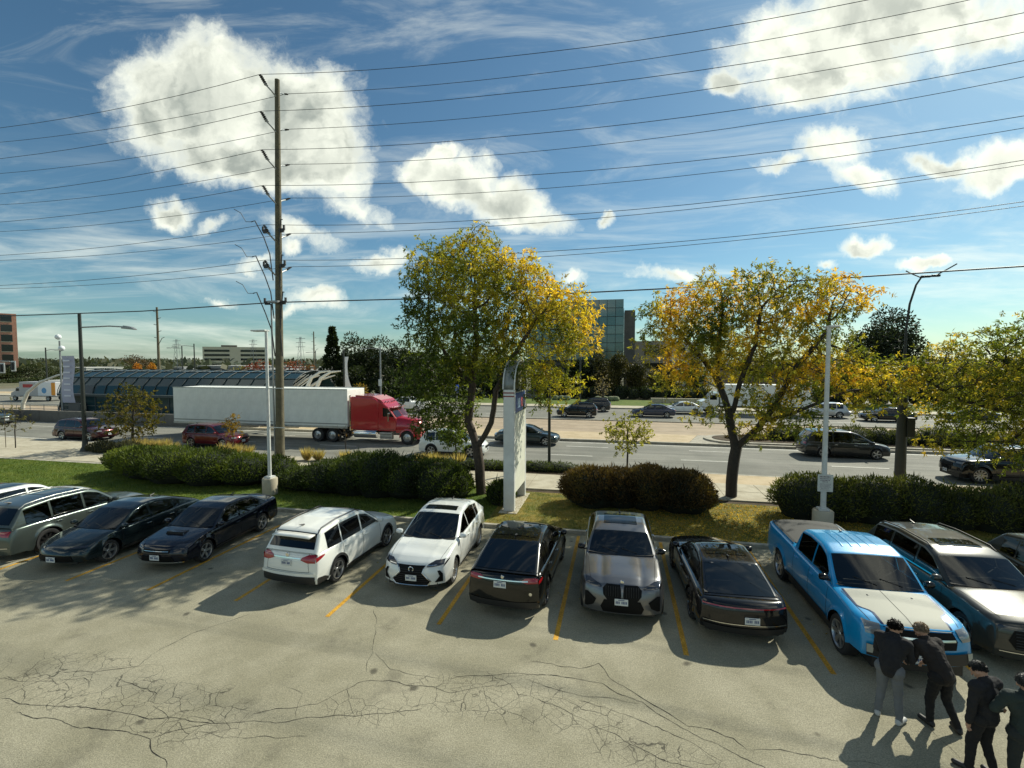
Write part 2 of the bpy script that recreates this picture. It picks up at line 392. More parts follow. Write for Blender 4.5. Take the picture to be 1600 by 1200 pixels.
# yellow stall lines: each its own painted strip, worn ends
for k in range(-10, 6):
    x = 1.5+2.8*k
    y0 = 10.45+random.uniform(-.15, .15)
    if k in (2,): y0 = 9.9
    mark('stall_line', R4(x-.055, x+.055, y0, 17.1), .004, m_yellow)
# median: kerb, beige platform edge, red busway, planters
slab('median_kerb', R4(-38, 45, 37.3, 37.6), -.04, .16, m_kerb)
slab('median_paving', [(-38, 37.602), (5.2, 37.602), (6.4, 41.5), (-38, 41.5)], -.04, .15, m_beige, bevel=0)
sheet('busway', -200, 160, 41.502, 50.3, .02, m_red)
for yy in (44.0, 46.4, 48.6): mark('busway_joint', R4(-60, 60, yy, yy+.06), .028, m_road)
slab('far_median_kerb', R4(-200, 160, 50.302, 50.5), -.04, .12, m_kerb)
pl = MB(); ov = []
for k in range(13): a = PI/2+PI*k/12; ov.append((8.6+2.0*math.cos(a), 39.6+1.9*math.sin(a)))
slab('median_planter', ov+[(45, 37.7), (45, 41.45)], -.04, .26, m_kerb)
iv = [(8.75+1.55*math.cos(PI/2+PI*k/12), 39.6+1.5*math.sin(PI/2+PI*k/12)) for k in range(13)]
slab('planter_soil', iv+[(45, 38.1), (45, 41.1)], .262, .29, m_soil, bevel=0)
slab('median_paving_tip', [(5.22, 37.602), (7.5, 37.602), (6.55, 39.6), (7.5, 41.45), (6.42, 41.5)], -.04, .14, m_kerb, bevel=0)
# long low concrete wall in the median, left
slab('station_plinth', R4(-66, -28, 38.2, 41.4), -.04, .35, m_conc)
slab('far_kerb', R4(-200, 160, 63.2, 63.5), -.04, .14, m_kerb)
slab('far_sidewalk', R4(-200, 160, 63.502, 66.5), -.04, .13, m_conc, bevel=0)
slab('far_lawn', R4(-36, 160, 66.502, 76), -.04, .12, m_grass, bevel=0)
sheet('far_parking', 6, 160, 76.1, 120, -.02, m_road)
sheet('cross_street', -130, -74, 27, 160, -.008, m_road)
sheet('cross_street_corner', -260, -76, 63.6, 72, 0.0, m_beige)

# long cracks in the asphalt, each a thin flat ribbon, the dark of the gap put into its colour
m_crack = M('crack_shadow', (.02, .018, .013), .95)
def crack(pts, w=.012, jit=.05):
    pts = [Vector((*p, 0)) for p in pts]; out = []
    for a, b in zip(pts[:-1], pts[1:]):
        n = max(2, int((b-a).length/.09))
        for k in range(n): out.append(a.lerp(b, k/n))
    out.append(pts[-1]); v = []; f = []
    ph = random.random()*50
    for i, p in enumerate(out):
        d = (out[min(i+1, len(out)-1)]-out[max(i-1, 0)]).normalized(); n = Vector((-d.y, d.x, 0))
        o = (noise.noise(Vector((i*.22+ph, 0, 0)))*jit*1.6 + noise.noise(Vector((i*.9+ph, 5, 0)))*jit*.6)
        ww = w*(.35+.9*abs(noise.noise(Vector((i*.35+ph, 9, 0))))*2)
        if i in (0, len(out)-1): ww = .001
        c = p+n*o; v += [(c.x+n.x*ww, c.y+n.y*ww, .003), (c.x-n.x*ww, c.y-n.y*ww, .003)]
    for i in range(len(out)-1): f.append((2*i, 2*i+1, 2*i+3, 2*i+2))
    o = MB().add(v, f).build('pavement_crack', m_crack); o['kind'] = 'structure'
def gp(px, py):
    a = at(px, py, 1.0); d = a-Vector((0, 0, CAM_H)); t = -CAM_H/d.z; return (d.x*t, d.y*t)
CR = [[(0,1092),(60,1103),(120,1104),(180,1112),(235,1122),(280,1124),(330,1130),(395,1128),(450,1127),(520,1118),(600,1115),(660,1108)],
      [(20,1115),(90,1125),(120,1136),(200,1144),(235,1155),(240,1175),(262,1200)],[(585,953),(588,985),(580,1020),(572,1050)],
      [(235,1155),(280,1140),(335,1130),(300,1118),(255,1130)],[(395,1115),(440,1106),(495,1100),(560,1068),(600,1063),(660,1072),(705,1082),(745,1075),(800,1068)],
      [(700,1060),(760,1055),(810,1052),(870,1056),(940,1068),(965,1082),(1010,1103),(1050,1128),(1100,1156),(1150,1176),(1200,1205)],
      [(825,1035),(870,1038),(905,1045),(935,1038),(955,1060),(985,1080),(1030,1106),(1075,1135),(1110,1140),(1145,1155),(1170,1172)],
      [(1170,1172),(1220,1172),(1270,1182),(1330,1190),(1380,1197)],[(905,1095),(960,1110),(1010,1130),(1080,1160),(1130,1190)],
      [(840,1090),(900,1118),(950,1145),(1010,1175),(1090,1205)],[(100,1048),(160,1050),(215,1040),(250,1015),(300,990),(345,975),(390,960)],
      [(585,1020),(610,1045),(650,1055),(690,1060)],[(450,1072),(470,1085),(460,1120)],[(180,1060),(230,1078),(248,1084),(240,1100)],
      [(820,1060),(880,1082),(940,1090),(1000,1100)],[(0,1060),(60,1065),(130,1060),(140,1075),(100,1090)],[(300,1150),(310,1141),(350,1152),(420,1154),(480,1150)],
      [(1450,1135),(1480,1165),(1500,1185)],[(245,1100),(262,1125),(235,1155)],[(545,1070),(540,1095),(560,1118)]]
for c in CR: crack([gp(*p) for p in c], .0075 if len(c) > 5 else .005)

# ---------------------------------------------------------------- vegetation
leaf_lo = leafmat('locust_leaf', .5, .5); leaf_ju = leafmat('juniper_spray', .6, .35); leaf_dk = leafmat('dark_leaf', .6, .25)
m_bark = M('bark', (.075, .055, .04), .9, noise_amt=.4, scale=9, bump=.8, bscale=25)
m_barkd = M('dark_bark', (.045, .038, .03), .9, noise_amt=.4, scale=9, bump=.8, bscale=25)
def samp_lobes(lobes, n, shell=.0):
    w = np.array([l[3]*l[4]*l[5] for l in lobes]); w = w/w.sum(); idx = rng.choice(len(lobes), n, p=w)
    L = np.array(lobes)[idx]; d = unit(rng.normal(size=(n, 3))); r = rng.random(n)**(1/3)
    r = shell+(1-shell)*r
    return L[:, :3]+d*r[:, None]*L[:, 3:6]
def colonize(starts, attr, step=.3, infl=3.0, kill=.45, iters=90, up=.0):
    pos = [np.array(p, float) for p in starts[0]]; par = list(starts[1]); A = attr.copy()
    P = np.array(pos)
    for it in range(iters):
        if len(A) == 0: break
        d2 = ((A[:, None, :]-P[None])**2).sum(2); near = d2.argmin(1); dm = np.sqrt(d2[np.arange(len(A)), near])
        ok = dm < infl if it > 12 else dm < infl*3
        new = []; npar = []
        for k in np.unique(near[ok]):
            v = unit(A[ok & (near == k)]-P[k]).sum(0); v = v+rng.normal(size=3)*.25; v[2] += up
            v = v/(np.linalg.norm(v)+1e-9); q = P[k]+v*step
            if ((P-q)**2).sum(1).min() > (step*.35)**2: new.append(q); npar.append(int(k))
        if not new: break
        P = np.vstack([P, new]); par += npar
        A = A[dm > kill]
    return P, par
def tree_mesh(P, par, r_tip=.012, r_base=.2, expo=2.4, sides=6):
    n = len(P); R = np.zeros(n)
    kids = [[] for _ in range(n)]
    for i, p in enumerate(par):
        if p >= 0: kids[p].append(i)
    for i in range(n-1, -1, -1):
        R[i] = r_tip if not kids[i] else (sum(R[k]**expo for k in kids[i]))**(1/expo)+.0006
    R *= 1.0
    sc = r_base/max(R[0], 1e-6); ex = math.log(r_base/r_tip)/math.log(max(R[0], r_tip*1.1)/r_tip)
    R = r_tip*(R/r_tip)**ex
    V = []; F = []
    def ring(c, t, r):
        a = np.array([1., 0, 0]) if abs(t[0]) < .8 else np.array([0, 1., 0]); a = a-t*a.dot(t); a /= np.linalg.norm(a); b = np.cross(t, a)
        o = len(V)
        for k in range(sides): w = 2*PI*k/sides; V.append(c+(a*math.cos(w)+b*math.sin(w))*r)
        return o
    stack = [(0, None, None)]; 
    while stack:
        i, prev, _ = stack.pop()
        while True:
            p = par[i]; t = P[i]-P[p] if p >= 0 else (P[kids[i][0]]-P[i] if kids[i] else np.array([0, 0, 1.]))
            if kids[i]:
                mk = max(kids[i], key=lambda k: R[k]); t = t/(np.linalg.norm(t)+1e-9)+ (P[mk]-P[i])/(np.linalg.norm(P[mk]-P[i])+1e-9)
            t = t/(np.linalg.norm(t)+1e-9); o = ring(P[i], t, R[i] if not (prev is None and p >= 0) else R[i])
            if prev is not None:
                for k in range(sides): k2 = (k+1) % sides; F.append((prev+k, prev+k2, o+k2, o+k))
            if not kids[i]: break
            ks = sorted(kids[i], key=lambda k: -R[k])
            for k in ks[1:]:
                t2 = (P[k]-P[i]); t2 = t2/(np.linalg.norm(t2)+1e-9); o2 = ring(P[i], t2, R[k]*1.05); stack.append((k, o2, 1))
            i = ks[0]; prev = o
    return np.array(V), F, R, kids
def trunk_nodes(polys):
    """polys: list of polylines; later ones start at a point of an earlier one"""
    P = []; par = []
    for pl in polys:
        pl = [Vector(p) for p in pl]
        if not P: P.append(pl[0]); par.append(-1); last = 0
        else: last = min(range(len(P)), key=lambda i: (P[i]-pl[0]).length)
        for a, b in zip(pl[:-1], pl[1:]):
            n = max(1, int((b-a).length/.3))
            for k in range(1, n+1):
                q = a.lerp(b, k/n)+Vector((random.uniform(-.02, .02), random.uniform(-.02, .02), 0)); P.append(q); par.append(last); last = len(P)-1
    return [tuple(p) for p in P], par
def grow_tree(name, label, cat, polys, lobes, nattr, leaves, colfn, llen, lwid, rbase, mat_leaf, mat_bark, step=.3, kill=.45, droop=.5, group=None, tipr=.01, thin=.035, infl=3.0, spread=.28):
    base = Vector(polys[0][0]); root = empty(name, base, 0, label, cat, group)
    A = samp_lobes(lobes, nattr, .25)
    P, par = colonize(trunk_nodes(polys), A, step, infl, kill)
    V, F, R, kids = tree_mesh(P, par, tipr, rbase)
    me = bpy.data.meshes.new('trunk'); me.from_pydata([tuple(v-np.array(base)) for v in V], [], F); me.materials.append(mat_bark)
    me.polygons.foreach_set('use_smooth', [True]*len(me.polygons)); link('trunk', me, root)
    tips = np.where(R < thin)[0]
    tips = tips[P[tips][:, 2] > base.z+1.0]
    per = 13; ns = max(8, leaves//per); k = rng.choice(tips, ns)
    sc_ = P[k]+rng.normal(size=(ns, 3))*spread*np.array([1, 1, .75])
    ax = unit(unit(sc_-P[k])*.8+rng.normal(size=(ns, 3))*.6+np.array([0, 0, -droop]))
    sl = llen*rng.uniform(1.0, 2.4, ns); rp = np.repeat(np.arange(ns), per); leaves = len(rp)
    t_ = rng.random(leaves)
    c = sc_[rp]+ax[rp]*(t_*sl[rp])[:, None]+rng.normal(size=(leaves, 3))*llen*.14
    d = unit(ax[rp]*.55+rng.normal(size=(leaves, 3))*.75+np.array([0, 0, -droop*.5]))
    Vv, Q, cc = kites(c, d, rng.uniform(.6, 1.2, leaves)*llen, lwid*rng.uniform(.7, 1.2, leaves), colfn(c)*(1+rng.normal(size=ns)*.22).clip(.5, 1.6)[rp][:, None])
    link('crown', npmesh('crown', Vv-np.array(base), Q, mat_leaf, cc), root)
    return root
def cnoise(c, s): return np.array([noise.noise(Vector(p)*s) for p in c])
def mixcol(f, cols):
    f = np.clip(f, 0, .9999)*(len(cols)-1); i = f.astype(int); t = (f-i)[:, None]; K = np.array(cols); return K[i]*(1-t)+K[np.minimum(i+1, len(cols)-1)]*t
G_DK = (.045, .07, .013); G_MD = (.12, .155, .022); G_YL = (.34, .31, .035); Y_GD = (.66, .46, .04); O_BR = (.58, .33, .04)
def lob(px, py, r, Y, dy=0, fy=1.0, ry=None):
    p = at(px, py, Y+dy); s = (p-Vector((0, 0, CAM_H))).length/755*.95
    return (p.x, p.y, p.z, r*s, (ry or r)*s*fy, r*s)
def loc1(c):
    f = .46+.085*(c[:, 0]+5.0)+.055*(c[:, 2]-7)+cnoise(c, .7)*.55+cnoise(c, 2.5)*.25
    return mixcol(f, [G_DK, G_MD, G_YL, Y_GD])
Y1 = 21.3; a = at(752, 776, Y1)
polys = [[(a.x, Y1, 0), tuple(at(750, 735, Y1)), tuple(at(746, 700, Y1))], [tuple(at(746, 700, Y1)), tuple(at(732, 660, Y1+.2)), tuple(at(738, 600, Y1+.3)), tuple(at(745, 530, Y1)), tuple(at(740, 470, Y1))],
         [tuple(at(746, 700, Y1)), tuple(at(768, 660, Y1-.2)), tuple(at(775, 610, Y1-.4)), tuple(at(800, 560, Y1-.5)), tuple(at(835, 505, Y1-.5))],
         [tuple(at(738, 600, Y1+.3)), tuple(at(700, 560, Y1+.8)), tuple(at(670, 500, Y1+.8))]]
lobes = [lob(735, 425, 62, Y1), lob(690, 430, 52, Y1, .8), lob(785, 435, 55, Y1, -.6), lob(665, 500, 42, Y1, .2), lob(740, 520, 75, Y1, 0), lob(830, 465, 52, Y1, .6), lob(880, 490, 48, Y1, -.3), lob(905, 530, 36, Y1),
         lob(815, 555, 50, Y1, -.8), lob(870, 585, 40, Y1, .3), lob(660, 590, 42, Y1, .4), lob(705, 620, 48, Y1, .5), lob(672, 655, 30, Y1, .6), lob(850, 625, 20, Y1, -.4), lob(645, 440, 20, Y1), lob(745, 378, 30, Y1)]
grow_tree('honey_locust_tree', 'large locust tree, half green half golden, directly behind the tall white sign', 'tree', polys, lobes, 1700, 56000, loc1, .19, .062, .24, leaf_lo, m_bark, group='golden locust trees along the sidewalk')
def loc2(c):
    f = .44+.03*(c[:, 2]-6)+cnoise(c, .6)*.6+cnoise(c, 2.5)*.3
    return mixcol(f, [G_DK, G_MD, (.3, .27, .04), Y_GD, O_BR])
Y2 = 23.2
T = lambda x, y, d=0: tuple(at(x, y, Y2+d))
polys = [[(at(1142, 785, Y2).x, Y2, 0), T(1145, 730), T(1150, 700), T(1143, 670)], [T(1143, 670), T(1138, 640), T(1120, 590, .3), T(1085, 545, .5), T(1050, 510, .6)],
         [T(1145, 650), T(1155, 600, -.3), T(1180, 540, -.5), T(1190, 480, -.5)], [T(1150, 700), T(1185, 668, -.6), T(1215, 630, -.8), T(1235, 585, -.8), T(1290, 520, -.6)],
         [T(1190, 660, -.6), T(1240, 645, -.9), T(1290, 625, -1)], [T(1120, 590, .3), T(1125, 530, .2), T(1130, 480, 0)]]
lobes = [lob(1050, 500, 45, Y2, .3), lob(1030, 540, 28, Y2), lob(1100, 480, 48, Y2, .4), lob(1150, 470, 45, Y2, -.3), lob(1200, 465, 45, Y2, .2), lob(1255, 468, 40, Y2), lob(1310, 470, 36, Y2, -.3), lob(1350, 458, 18, Y2), lob(1100, 540, 52, Y2, 0),
         lob(1165, 540, 52, Y2, .6), lob(1230, 540, 52, Y2, -.4), lob(1290, 560, 42, Y2, .2), lob(1060, 590, 32, Y2, .3), lob(1240, 600, 42, Y2, -.8), lob(1190, 640, 36, Y2, -.8), lob(1250, 650, 26, Y2, -1), lob(1340, 590, 40, Y2, -.5), lob(1090, 650, 14, Y2), lob(1160, 440, 16, Y2), lob(1240, 440, 16, Y2), lob(1400, 590, 30, Y2, .3), lob(1350, 620, 26, Y2)]
grow_tree('honey_locust_tree', 'broad thin-leaved golden locust tree forking low beside the middle hedge', 'tree', polys, lobes, 1900, 56000, loc2, .17, .055, .25, leaf_lo, m_barkd, group='golden locust trees along the sidewalk', tipr=.012)
Y3 = 23.6
T = lambda x, y, d=0: tuple(at(x, y, Y3+d))
polys = [[(at(1690, 800, Y3).x, Y3, 0), T(1690, 730), T(1680, 690)], [T(1680, 690), T(1620, 650), T(1560, 640), T(1500, 625), T(1440, 590)], [T(1680, 690), T(1650, 620, .4), T(1600, 580, .5), T(1560, 560, .5)],
         [T(1680, 690), T(1700, 620), T(1690, 570)], [T(1620, 650), T(1580, 690), T(1500, 690, -.2), T(1450, 690, -.3)]]
lobes = [lob(1590, 565, 52, Y3, .4), lob(1530, 572, 44, Y3), lob(1480, 580, 40, Y3, -.3), lob(1440, 600, 34, Y3), lob(1560, 630, 60, Y3, .4), lob(1500, 650, 34, Y3), lob(1600, 680, 40, Y3), lob(1660, 590, 66, Y3), lob(1700, 650, 70, Y3), lob(1640, 535, 40, Y3, .3), lob(1520, 690, 22, Y3, -.3), lob(1590, 700, 26, Y3)]
def loc3(c):
    f = .56+cnoise(c, .5)*.7+cnoise(c, 2.5)*.25-.03*(c[:, 0]-14)
    return mixcol(f, [G_DK, G_MD, (.24, .23, .035), Y_GD])
grow_tree('honey_locust_tree', 'locust tree cut off by the right edge, low boughs hanging over the road', 'tree', polys, lobes, 1500, 44000, loc3, .17, .055, .24, leaf_lo, m_barkd, group='golden locust trees along the sidewalk')

# young trees
def young(px, pyb, Y, crown, cols, label, n, rb=.05, leaf=.13, name='young_tree', cat='young tree', nat=260, trunk_top=None):
    x = at(px, pyb, Y).x
    tt = at(px, trunk_top or crown[0][1], Y)
    polys = [[(x, Y, .1), (x+.02, Y, tt.z*.6), (tt.x, Y, tt.z)]]
    lobes = [lob(a_, b_, r_, Y, random.uniform(-.2, .2)) for a_, b_, r_ in crown]
    f = lambda c: mixcol(.5+cnoise(c, 1.6)*.8, cols)
    return grow_tree(name, label, cat, polys, lobes, nat, n, f, leaf, leaf*.6, rb, leaf_lo, m_barkd, step=.16, kill=.22, droop=.25, tipr=.006, thin=.02, infl=1.5, spread=.13)
young(208, 700, 27.4, [(206, 645, 36), (185, 655, 22), (228, 652, 22), (205, 615, 18), (190, 628, 20), (224, 628, 18)], [(.05, .06, .012), (.10, .095, .018), (.19, .14, .025)], 'round young tree turning brown, beside the dark street lamp and grey station', 7000, .09)
young(980, 740, 27.3, [(980, 680, 24), (960, 672, 18), (1002, 672, 18), (985, 655, 14), (978, 700, 12), (948, 668, 8)], [(.14, .16, .03), (.28, .28, .06), (.35, .32, .08)], 'slender young tree with pale green leaves above the middle hedge', 2600, .05)
young(712, 741, 25.3, [(712, 685, 20), (700, 675, 14), (725, 678, 14), (713, 662, 10)], [(.07, .11, .02), (.12, .16, .03)], 'small green young tree in front of the white crossover on the road', 2600, .045)
young(364, 690, 27.3, [(362, 672, 8), (360, 658, 8), (363, 683, 6), (366, 665, 9), (362, 650, 4)], [(.2, .13, .03), (.3, .2, .04)], 'thin orange-brown sapling in front of the dark red car', 700, .03, nat=90)
young(540, 712, 27.3, [(540, 680, 14), (530, 672, 8), (550, 670, 9)], [(.2, .12, .06), (.25, .15, .08)], 'nearly bare sapling in front of the truck wheels', 90, .035, .08, nat=120)
# staked sapling at far left
st = young(25, 712, 25.4, [(20, 655, 16), (32, 662, 10), (8, 655, 10), (14, 640, 10)], [(.1, .1, .04), (.16, .14, .05)], 'leaning staked sapling on the sidewalk by the left edge', 700, .035, .11, nat=110)
MB().tube([(-.9, 0, 0), (-.9, 0, 2.6)], .02).build('stake', M('stake_wood', (.1, .08, .05), .8), st)

# juniper hedges
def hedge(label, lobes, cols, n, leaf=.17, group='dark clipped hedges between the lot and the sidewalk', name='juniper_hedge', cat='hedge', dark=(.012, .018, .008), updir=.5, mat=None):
    root = empty(name, (lobes[0][0], lobes[0][1], .1), 0, label, cat, group); base = np.array(root.location)
    b = MB()
    for (x, y, z, rx, ry, rz) in lobes:
        G_ = []
        for i in range(9):
            th = PI*i/8; row = []
            for j in range(17):
                ph = 2*PI*j/16; v = Vector((math.sin(th)*math.cos(ph), math.sin(th)*math.sin(ph), math.cos(th)))
                k = .86+.1*noise.noise(v*2+Vector((x, y, 0))); row.append((x+v.x*rx*k-base[0], y+v.y*ry*k-base[1], max(-.05, z+v.z*rz*k-base[2])))
            G_.append(row)
        b.grid(G_)
    b.build('hedge_core', M('hedge_inner', dark, .95), root)  # closed lumps blocking the view, the hedge's dark interior put into their colour
    L = np.array(lobes); w = L[:, 3]*L[:, 4]+L[:, 3]*L[:, 5]; idx = rng.choice(len(L), n, p=w/w.sum()); l = L[idx]
    d = unit(rng.normal(size=(n, 3))); d[:, 2] = np.abs(d[:, 2])*rng.choice([1, 1, -.5], n)
    lump = 1+.12*cnoise(d*l[:, 3:6]+l[:, :3], 1.3)
    p = l[:, :3]+d*l[:, 3:6]*(rng.uniform(.82, 1.04, n)*lump)[:, None]
    # drop what is well inside a neighbouring lobe
    ins = np.zeros(n, bool)
    for q in L: ins |= (((p-q[:3])/(q[3:6]*.82))**2).sum(1) < 1
    ok = ~ins & (p[:, 2] > .12); p = p[ok]; d = d[ok]; m = len(p)
    dr = unit(d*.7+rng.normal(size=(m, 3))*.45+np.array([0, 0, updir]))
    V, Q, c = kites(p, dr, rng.uniform(.5, 1.3, m)*leaf*np.where(rng.random(m) < .05, 2.2, 1), leaf*.33, mixcol(.5+cnoise(p, 1.1)*.7+rng.normal(size=m)*.15, cols))
    link('foliage', npmesh('foliage', V-base, Q, mat or leaf_ju, c), root)
    return root
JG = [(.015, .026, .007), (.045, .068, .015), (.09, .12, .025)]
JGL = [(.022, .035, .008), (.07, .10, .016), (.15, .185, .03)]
def row_lobes(pts, ry, h, jit=.25, dens=1.2):
    out = []
    for (x0, y0), (x1, y1) in zip(pts[:-1], pts[1:]):
        d = math.hypot(x1-x0, y1-y0); n = max(1, int(d/dens))
        for k in range(n):
            t = (k+.5)/n; hh = h*random.uniform(.85, 1.08); rx = random.uniform(1.0, 1.35)
            out.append((x0+(x1-x0)*t+random.uniform(-jit, jit), y0+(y1-y0)*t+random.uniform(-jit, jit), hh*.42, rx*1.1, ry*random.uniform(.85, 1.1), hh*.58))
    return out
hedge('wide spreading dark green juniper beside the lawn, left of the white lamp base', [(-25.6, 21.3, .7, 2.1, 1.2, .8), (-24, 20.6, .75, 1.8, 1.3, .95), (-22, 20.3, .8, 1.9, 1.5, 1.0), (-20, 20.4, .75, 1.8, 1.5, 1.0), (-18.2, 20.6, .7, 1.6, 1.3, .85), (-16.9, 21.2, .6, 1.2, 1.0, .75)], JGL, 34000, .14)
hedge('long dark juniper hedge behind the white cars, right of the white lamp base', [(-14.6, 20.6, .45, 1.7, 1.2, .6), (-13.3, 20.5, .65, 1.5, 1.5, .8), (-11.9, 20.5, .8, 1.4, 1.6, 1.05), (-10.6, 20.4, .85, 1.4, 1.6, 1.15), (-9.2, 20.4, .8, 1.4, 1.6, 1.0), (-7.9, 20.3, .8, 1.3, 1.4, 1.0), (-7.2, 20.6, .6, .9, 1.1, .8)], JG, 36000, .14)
hedge('low rounded hedge between the locust trunk and the white sign', [(-5.0, 20.6, .35, .6, .6, .55), (-4.9, 20.0, .3, .5, .5, .45)], JG, 2600)
RED_REFL = [(.04, .03, .012), (.085, .055, .022), (.13, .10, .03)]  # green hedge; the reddish reflection in the window is put into these leaf colours
hedge('hedge behind the grey coupe crossover, a reddish window reflection put into its leaf colour', row_lobes([(-1.9, 20.9), (3.6, 20.9)], 1.2, 1.75), RED_REFL, 38000, .13)
hedge('long hedge behind the blue pickup, under the white lamp post', row_lobes([(6.6, 21.0), (24, 20.9)], 1.25, 1.75), [(.03, .04, .012), (.075, .09, .02), (.15, .16, .04)], 64000, .13)
hedge('leafy low hedge on the road median behind the minivan', row_lobes([(11.5, 39.8), (44, 39.8)], 1.1, 1.25, dens=1.5), [(.03, .04, .015), (.05, .065, .02), (.09, .1, .04)], 24000, .2, group='low hedges on the median')
hedge('patch of dry creeping plants in the rounded planter tip', [(9.2, 39.6, .25, 1.0, .9, .22), (10.3, 39.7, .25, 1.0, 1.0, .3)], [(.06, .04, .02), (.09, .07, .03)], 2500, group='low hedges on the median')
hedge('strip of low green bushes behind the locust trunk', row_lobes([(-8.8, 26.3), (-2.9, 26.7)], .55, .55, .1, .8), [(.05, .07, .015), (.09, .12, .03)], 7000, .12, group='low bushes by the road kerb')
hedge('greyish scrub bush at the foot of the dark street lamp', [(-33.6, 25.6, .3, 1.2, .6, .5), (-31.9, 25.8, .3, 1.3, .6, .5)], [(.05, .055, .03), (.09, .09, .05)], 4500, .14, group='low bushes by the road kerb')
# ground cover scattered over the turf
def litter(name, label, x0, x1, y0, y1, z, n, cols, L_, up, wd=.3):
    p = np.column_stack([rng.uniform(x0, x1, n), rng.uniform(y0, y1, n), np.full(n, z)])
    d = unit(rng.normal(size=(n, 3))*np.array([1, 1, .3])+np.array([0, 0, up]))
    V, Q, c = kites(p, d, L_*rng.uniform(.5, 1.3, n), L_*wd, mixcol(.5+cnoise(p, .8)*.8+rng.normal(size=n)*.2, cols))
    o = link(name, npmesh(name, V, Q, leaf_lo, c)); tag(o, label, 'ground cover', None, 'stuff')
litter('grass', 'short green grass blades on the lawn', -45, -4.9, 17.5, 22.5, .09, 60000, [(.05, .09, .012), (.10, .14, .02), (.16, .19, .04)], .10, 1.6, .16)
litter('grass', 'short yellowish grass under the right-hand trees', -4.8, 22, 17.5, 22.0, .09, 36000, [(.08, .11, .014), (.15, .15, .025), (.24, .17, .04)], .09, 1.4, .16)
litter('fallen_leaves', 'yellow locust leaves fallen on the turf', 1.0, 9, 17.5, 21.9, .12, 6500, [(.36, .17, .04), (.5, .32, .04), (.6, .42, .06)], .055, .2, .6)
litter('fallen_leaves', 'yellow leaves blown onto the asphalt', -9, 14, 12, 17.2, .012, 500, [(.4, .26, .04), (.5, .36, .06)], .05, .15, .6)
# tan ornamental grass clumps
def clump_mesh(s=0):
    n = 260; a = rng.uniform(0, 2*PI, n); r = rng.random(n)*.18
    p = np.column_stack([np.cos(a)*r, np.sin(a)*r, np.zeros(n)]); d = unit(np.column_stack([np.cos(a)*.35, np.sin(a)*.35, np.ones(n)])+rng.normal(size=(n, 3))*.12)
    V, Q, c = kites(p, d, rng.uniform(.5, 1.0, n)*.95, .035, mixcol(rng.random(n), [(.32, .25, .1), (.55, .44, .22), (.2, .2, .06)]))
    return npmesh('blades', V, Q, leaf_lo, c)
cms = [clump_mesh() for _ in range(3)]
gl = ['tan feathery grass clump among those by the round young tree', 'tan feathery grass clump among those by the round young tree', 'tan grass clump beside the thin orange sapling', 'tan grass clump by the tall utility pole', 'tan grass clump in the row in front of the truck wheels', 'tan grass clump in the row in front of the white crossover']
cl = [(-33.2, 27.0, 0), (-32.3, 27.0, 0), (-31.6, 26.9, 1), (-30.8, 26.8, 1), (-30.0, 26.8, 1), (-29.2, 26.7, 1), (-24.9, 26.5, 2), (-24.1, 26.5, 2), (-23.2, 26.5, 3), (-18.6, 26.1, 4), (-17.9, 26.2, 4), (-16.1, 26.2, 4), (-15.2, 26.3, 4), (-11.3, 26.4, 5), (-10.6, 26.4, 5), (-9.9, 26.4, 5), (-8.9, 26.5, 5)]
for i, (x, y, g) in enumerate(cl):
    o = link('grass_clump', cms[i % 3], None, (x, y, .11), random.uniform(0, 6)); o.scale = (1, 1, random.uniform(.8, 1.15)); tag(o, gl[g], 'grass clump', gl[g].replace('clump', 'clumps'))

# far trees: trunk, and a crown of many leaf clumps
def far_tree(x, y, h, r, cols, label, n=2200, name='broadleaf_tree', cat='tree', group='dark trees beyond the road', leaf=.55, shape='round', z0=.18):
    root = empty(name, (x, y, 0), 0, label, cat, group)
    MB().tube([(0, 0, 0), (.1, 0, h*.35), (.0, .1, h*.75)], [r*.07+.08, r*.05+.06, .04], 6).tube([(.1, 0, h*.35), (r*.4, 0, h*.6)], [.1, .03], 5).tube([(.1, 0, h*.3), (-r*.4, .2, h*.6)], [.1, .03], 5).build('trunk', m_barkd, root)
    if shape == 'cone':
        t = rng.random(n)**.75; zz_ = h*(.06+.94*t); rr = r*(1-t)*(.9+.25*np.sin(t*40))+.1; a = rng.uniform(0, 2*PI, n); q = rr*np.sqrt(rng.uniform(.35, 1, n))
        p = np.column_stack([np.cos(a)*q, np.sin(a)*q, zz_]); nd = unit(np.column_stack([np.cos(a), np.sin(a), np.full(n, .5)]))
    else:
        L = [(random.uniform(-.5, .5)*r, random.uniform(-.5, .5)*r, h*random.uniform(z0+.18, .8), r*random.uniform(.4, .62), r*random.uniform(.4, .62), h*random.uniform(.13, .2)) for _ in range(11)]+[(0, 0, h*.84, r*.35, r*.35, h*.15)]
        L = np.array(L); w = L[:, 3]**2; idx = rng.choice(len(L), n, p=w/w.sum()); d = unit(rng.normal(size=(n, 3)))
        p = L[idx, :3]+d*L[idx, 3:6]*rng.uniform(.6, 1.05, n)[:, None]; nd = d
    dr = unit(nd+rng.normal(size=(n, 3))*.6)
    V, Q, c = kites(p, dr, leaf*rng.uniform(.6, 1.3, n), leaf*.55, mixcol(.5+cnoise(p+x, .5)*.7+rng.normal(size=n)*.15, cols))
    link('crown', npmesh('crown', V, Q, leaf_dk, c), root); return root
DG = [(.012, .02, .007), (.025, .038, .012), (.045, .06, .018)]
OL = [(.03, .035, .012), (.06, .06, .02), (.11, .09, .025)]
def ft(px, py_top, Y, wpx, cols, label, **k):
    p = at(px, py_top, Y); q = at(px+wpx/2, py_top, Y); return far_tree(p.x, Y, p.z, abs(q.x-p.x)*1.25, cols, label, **k)
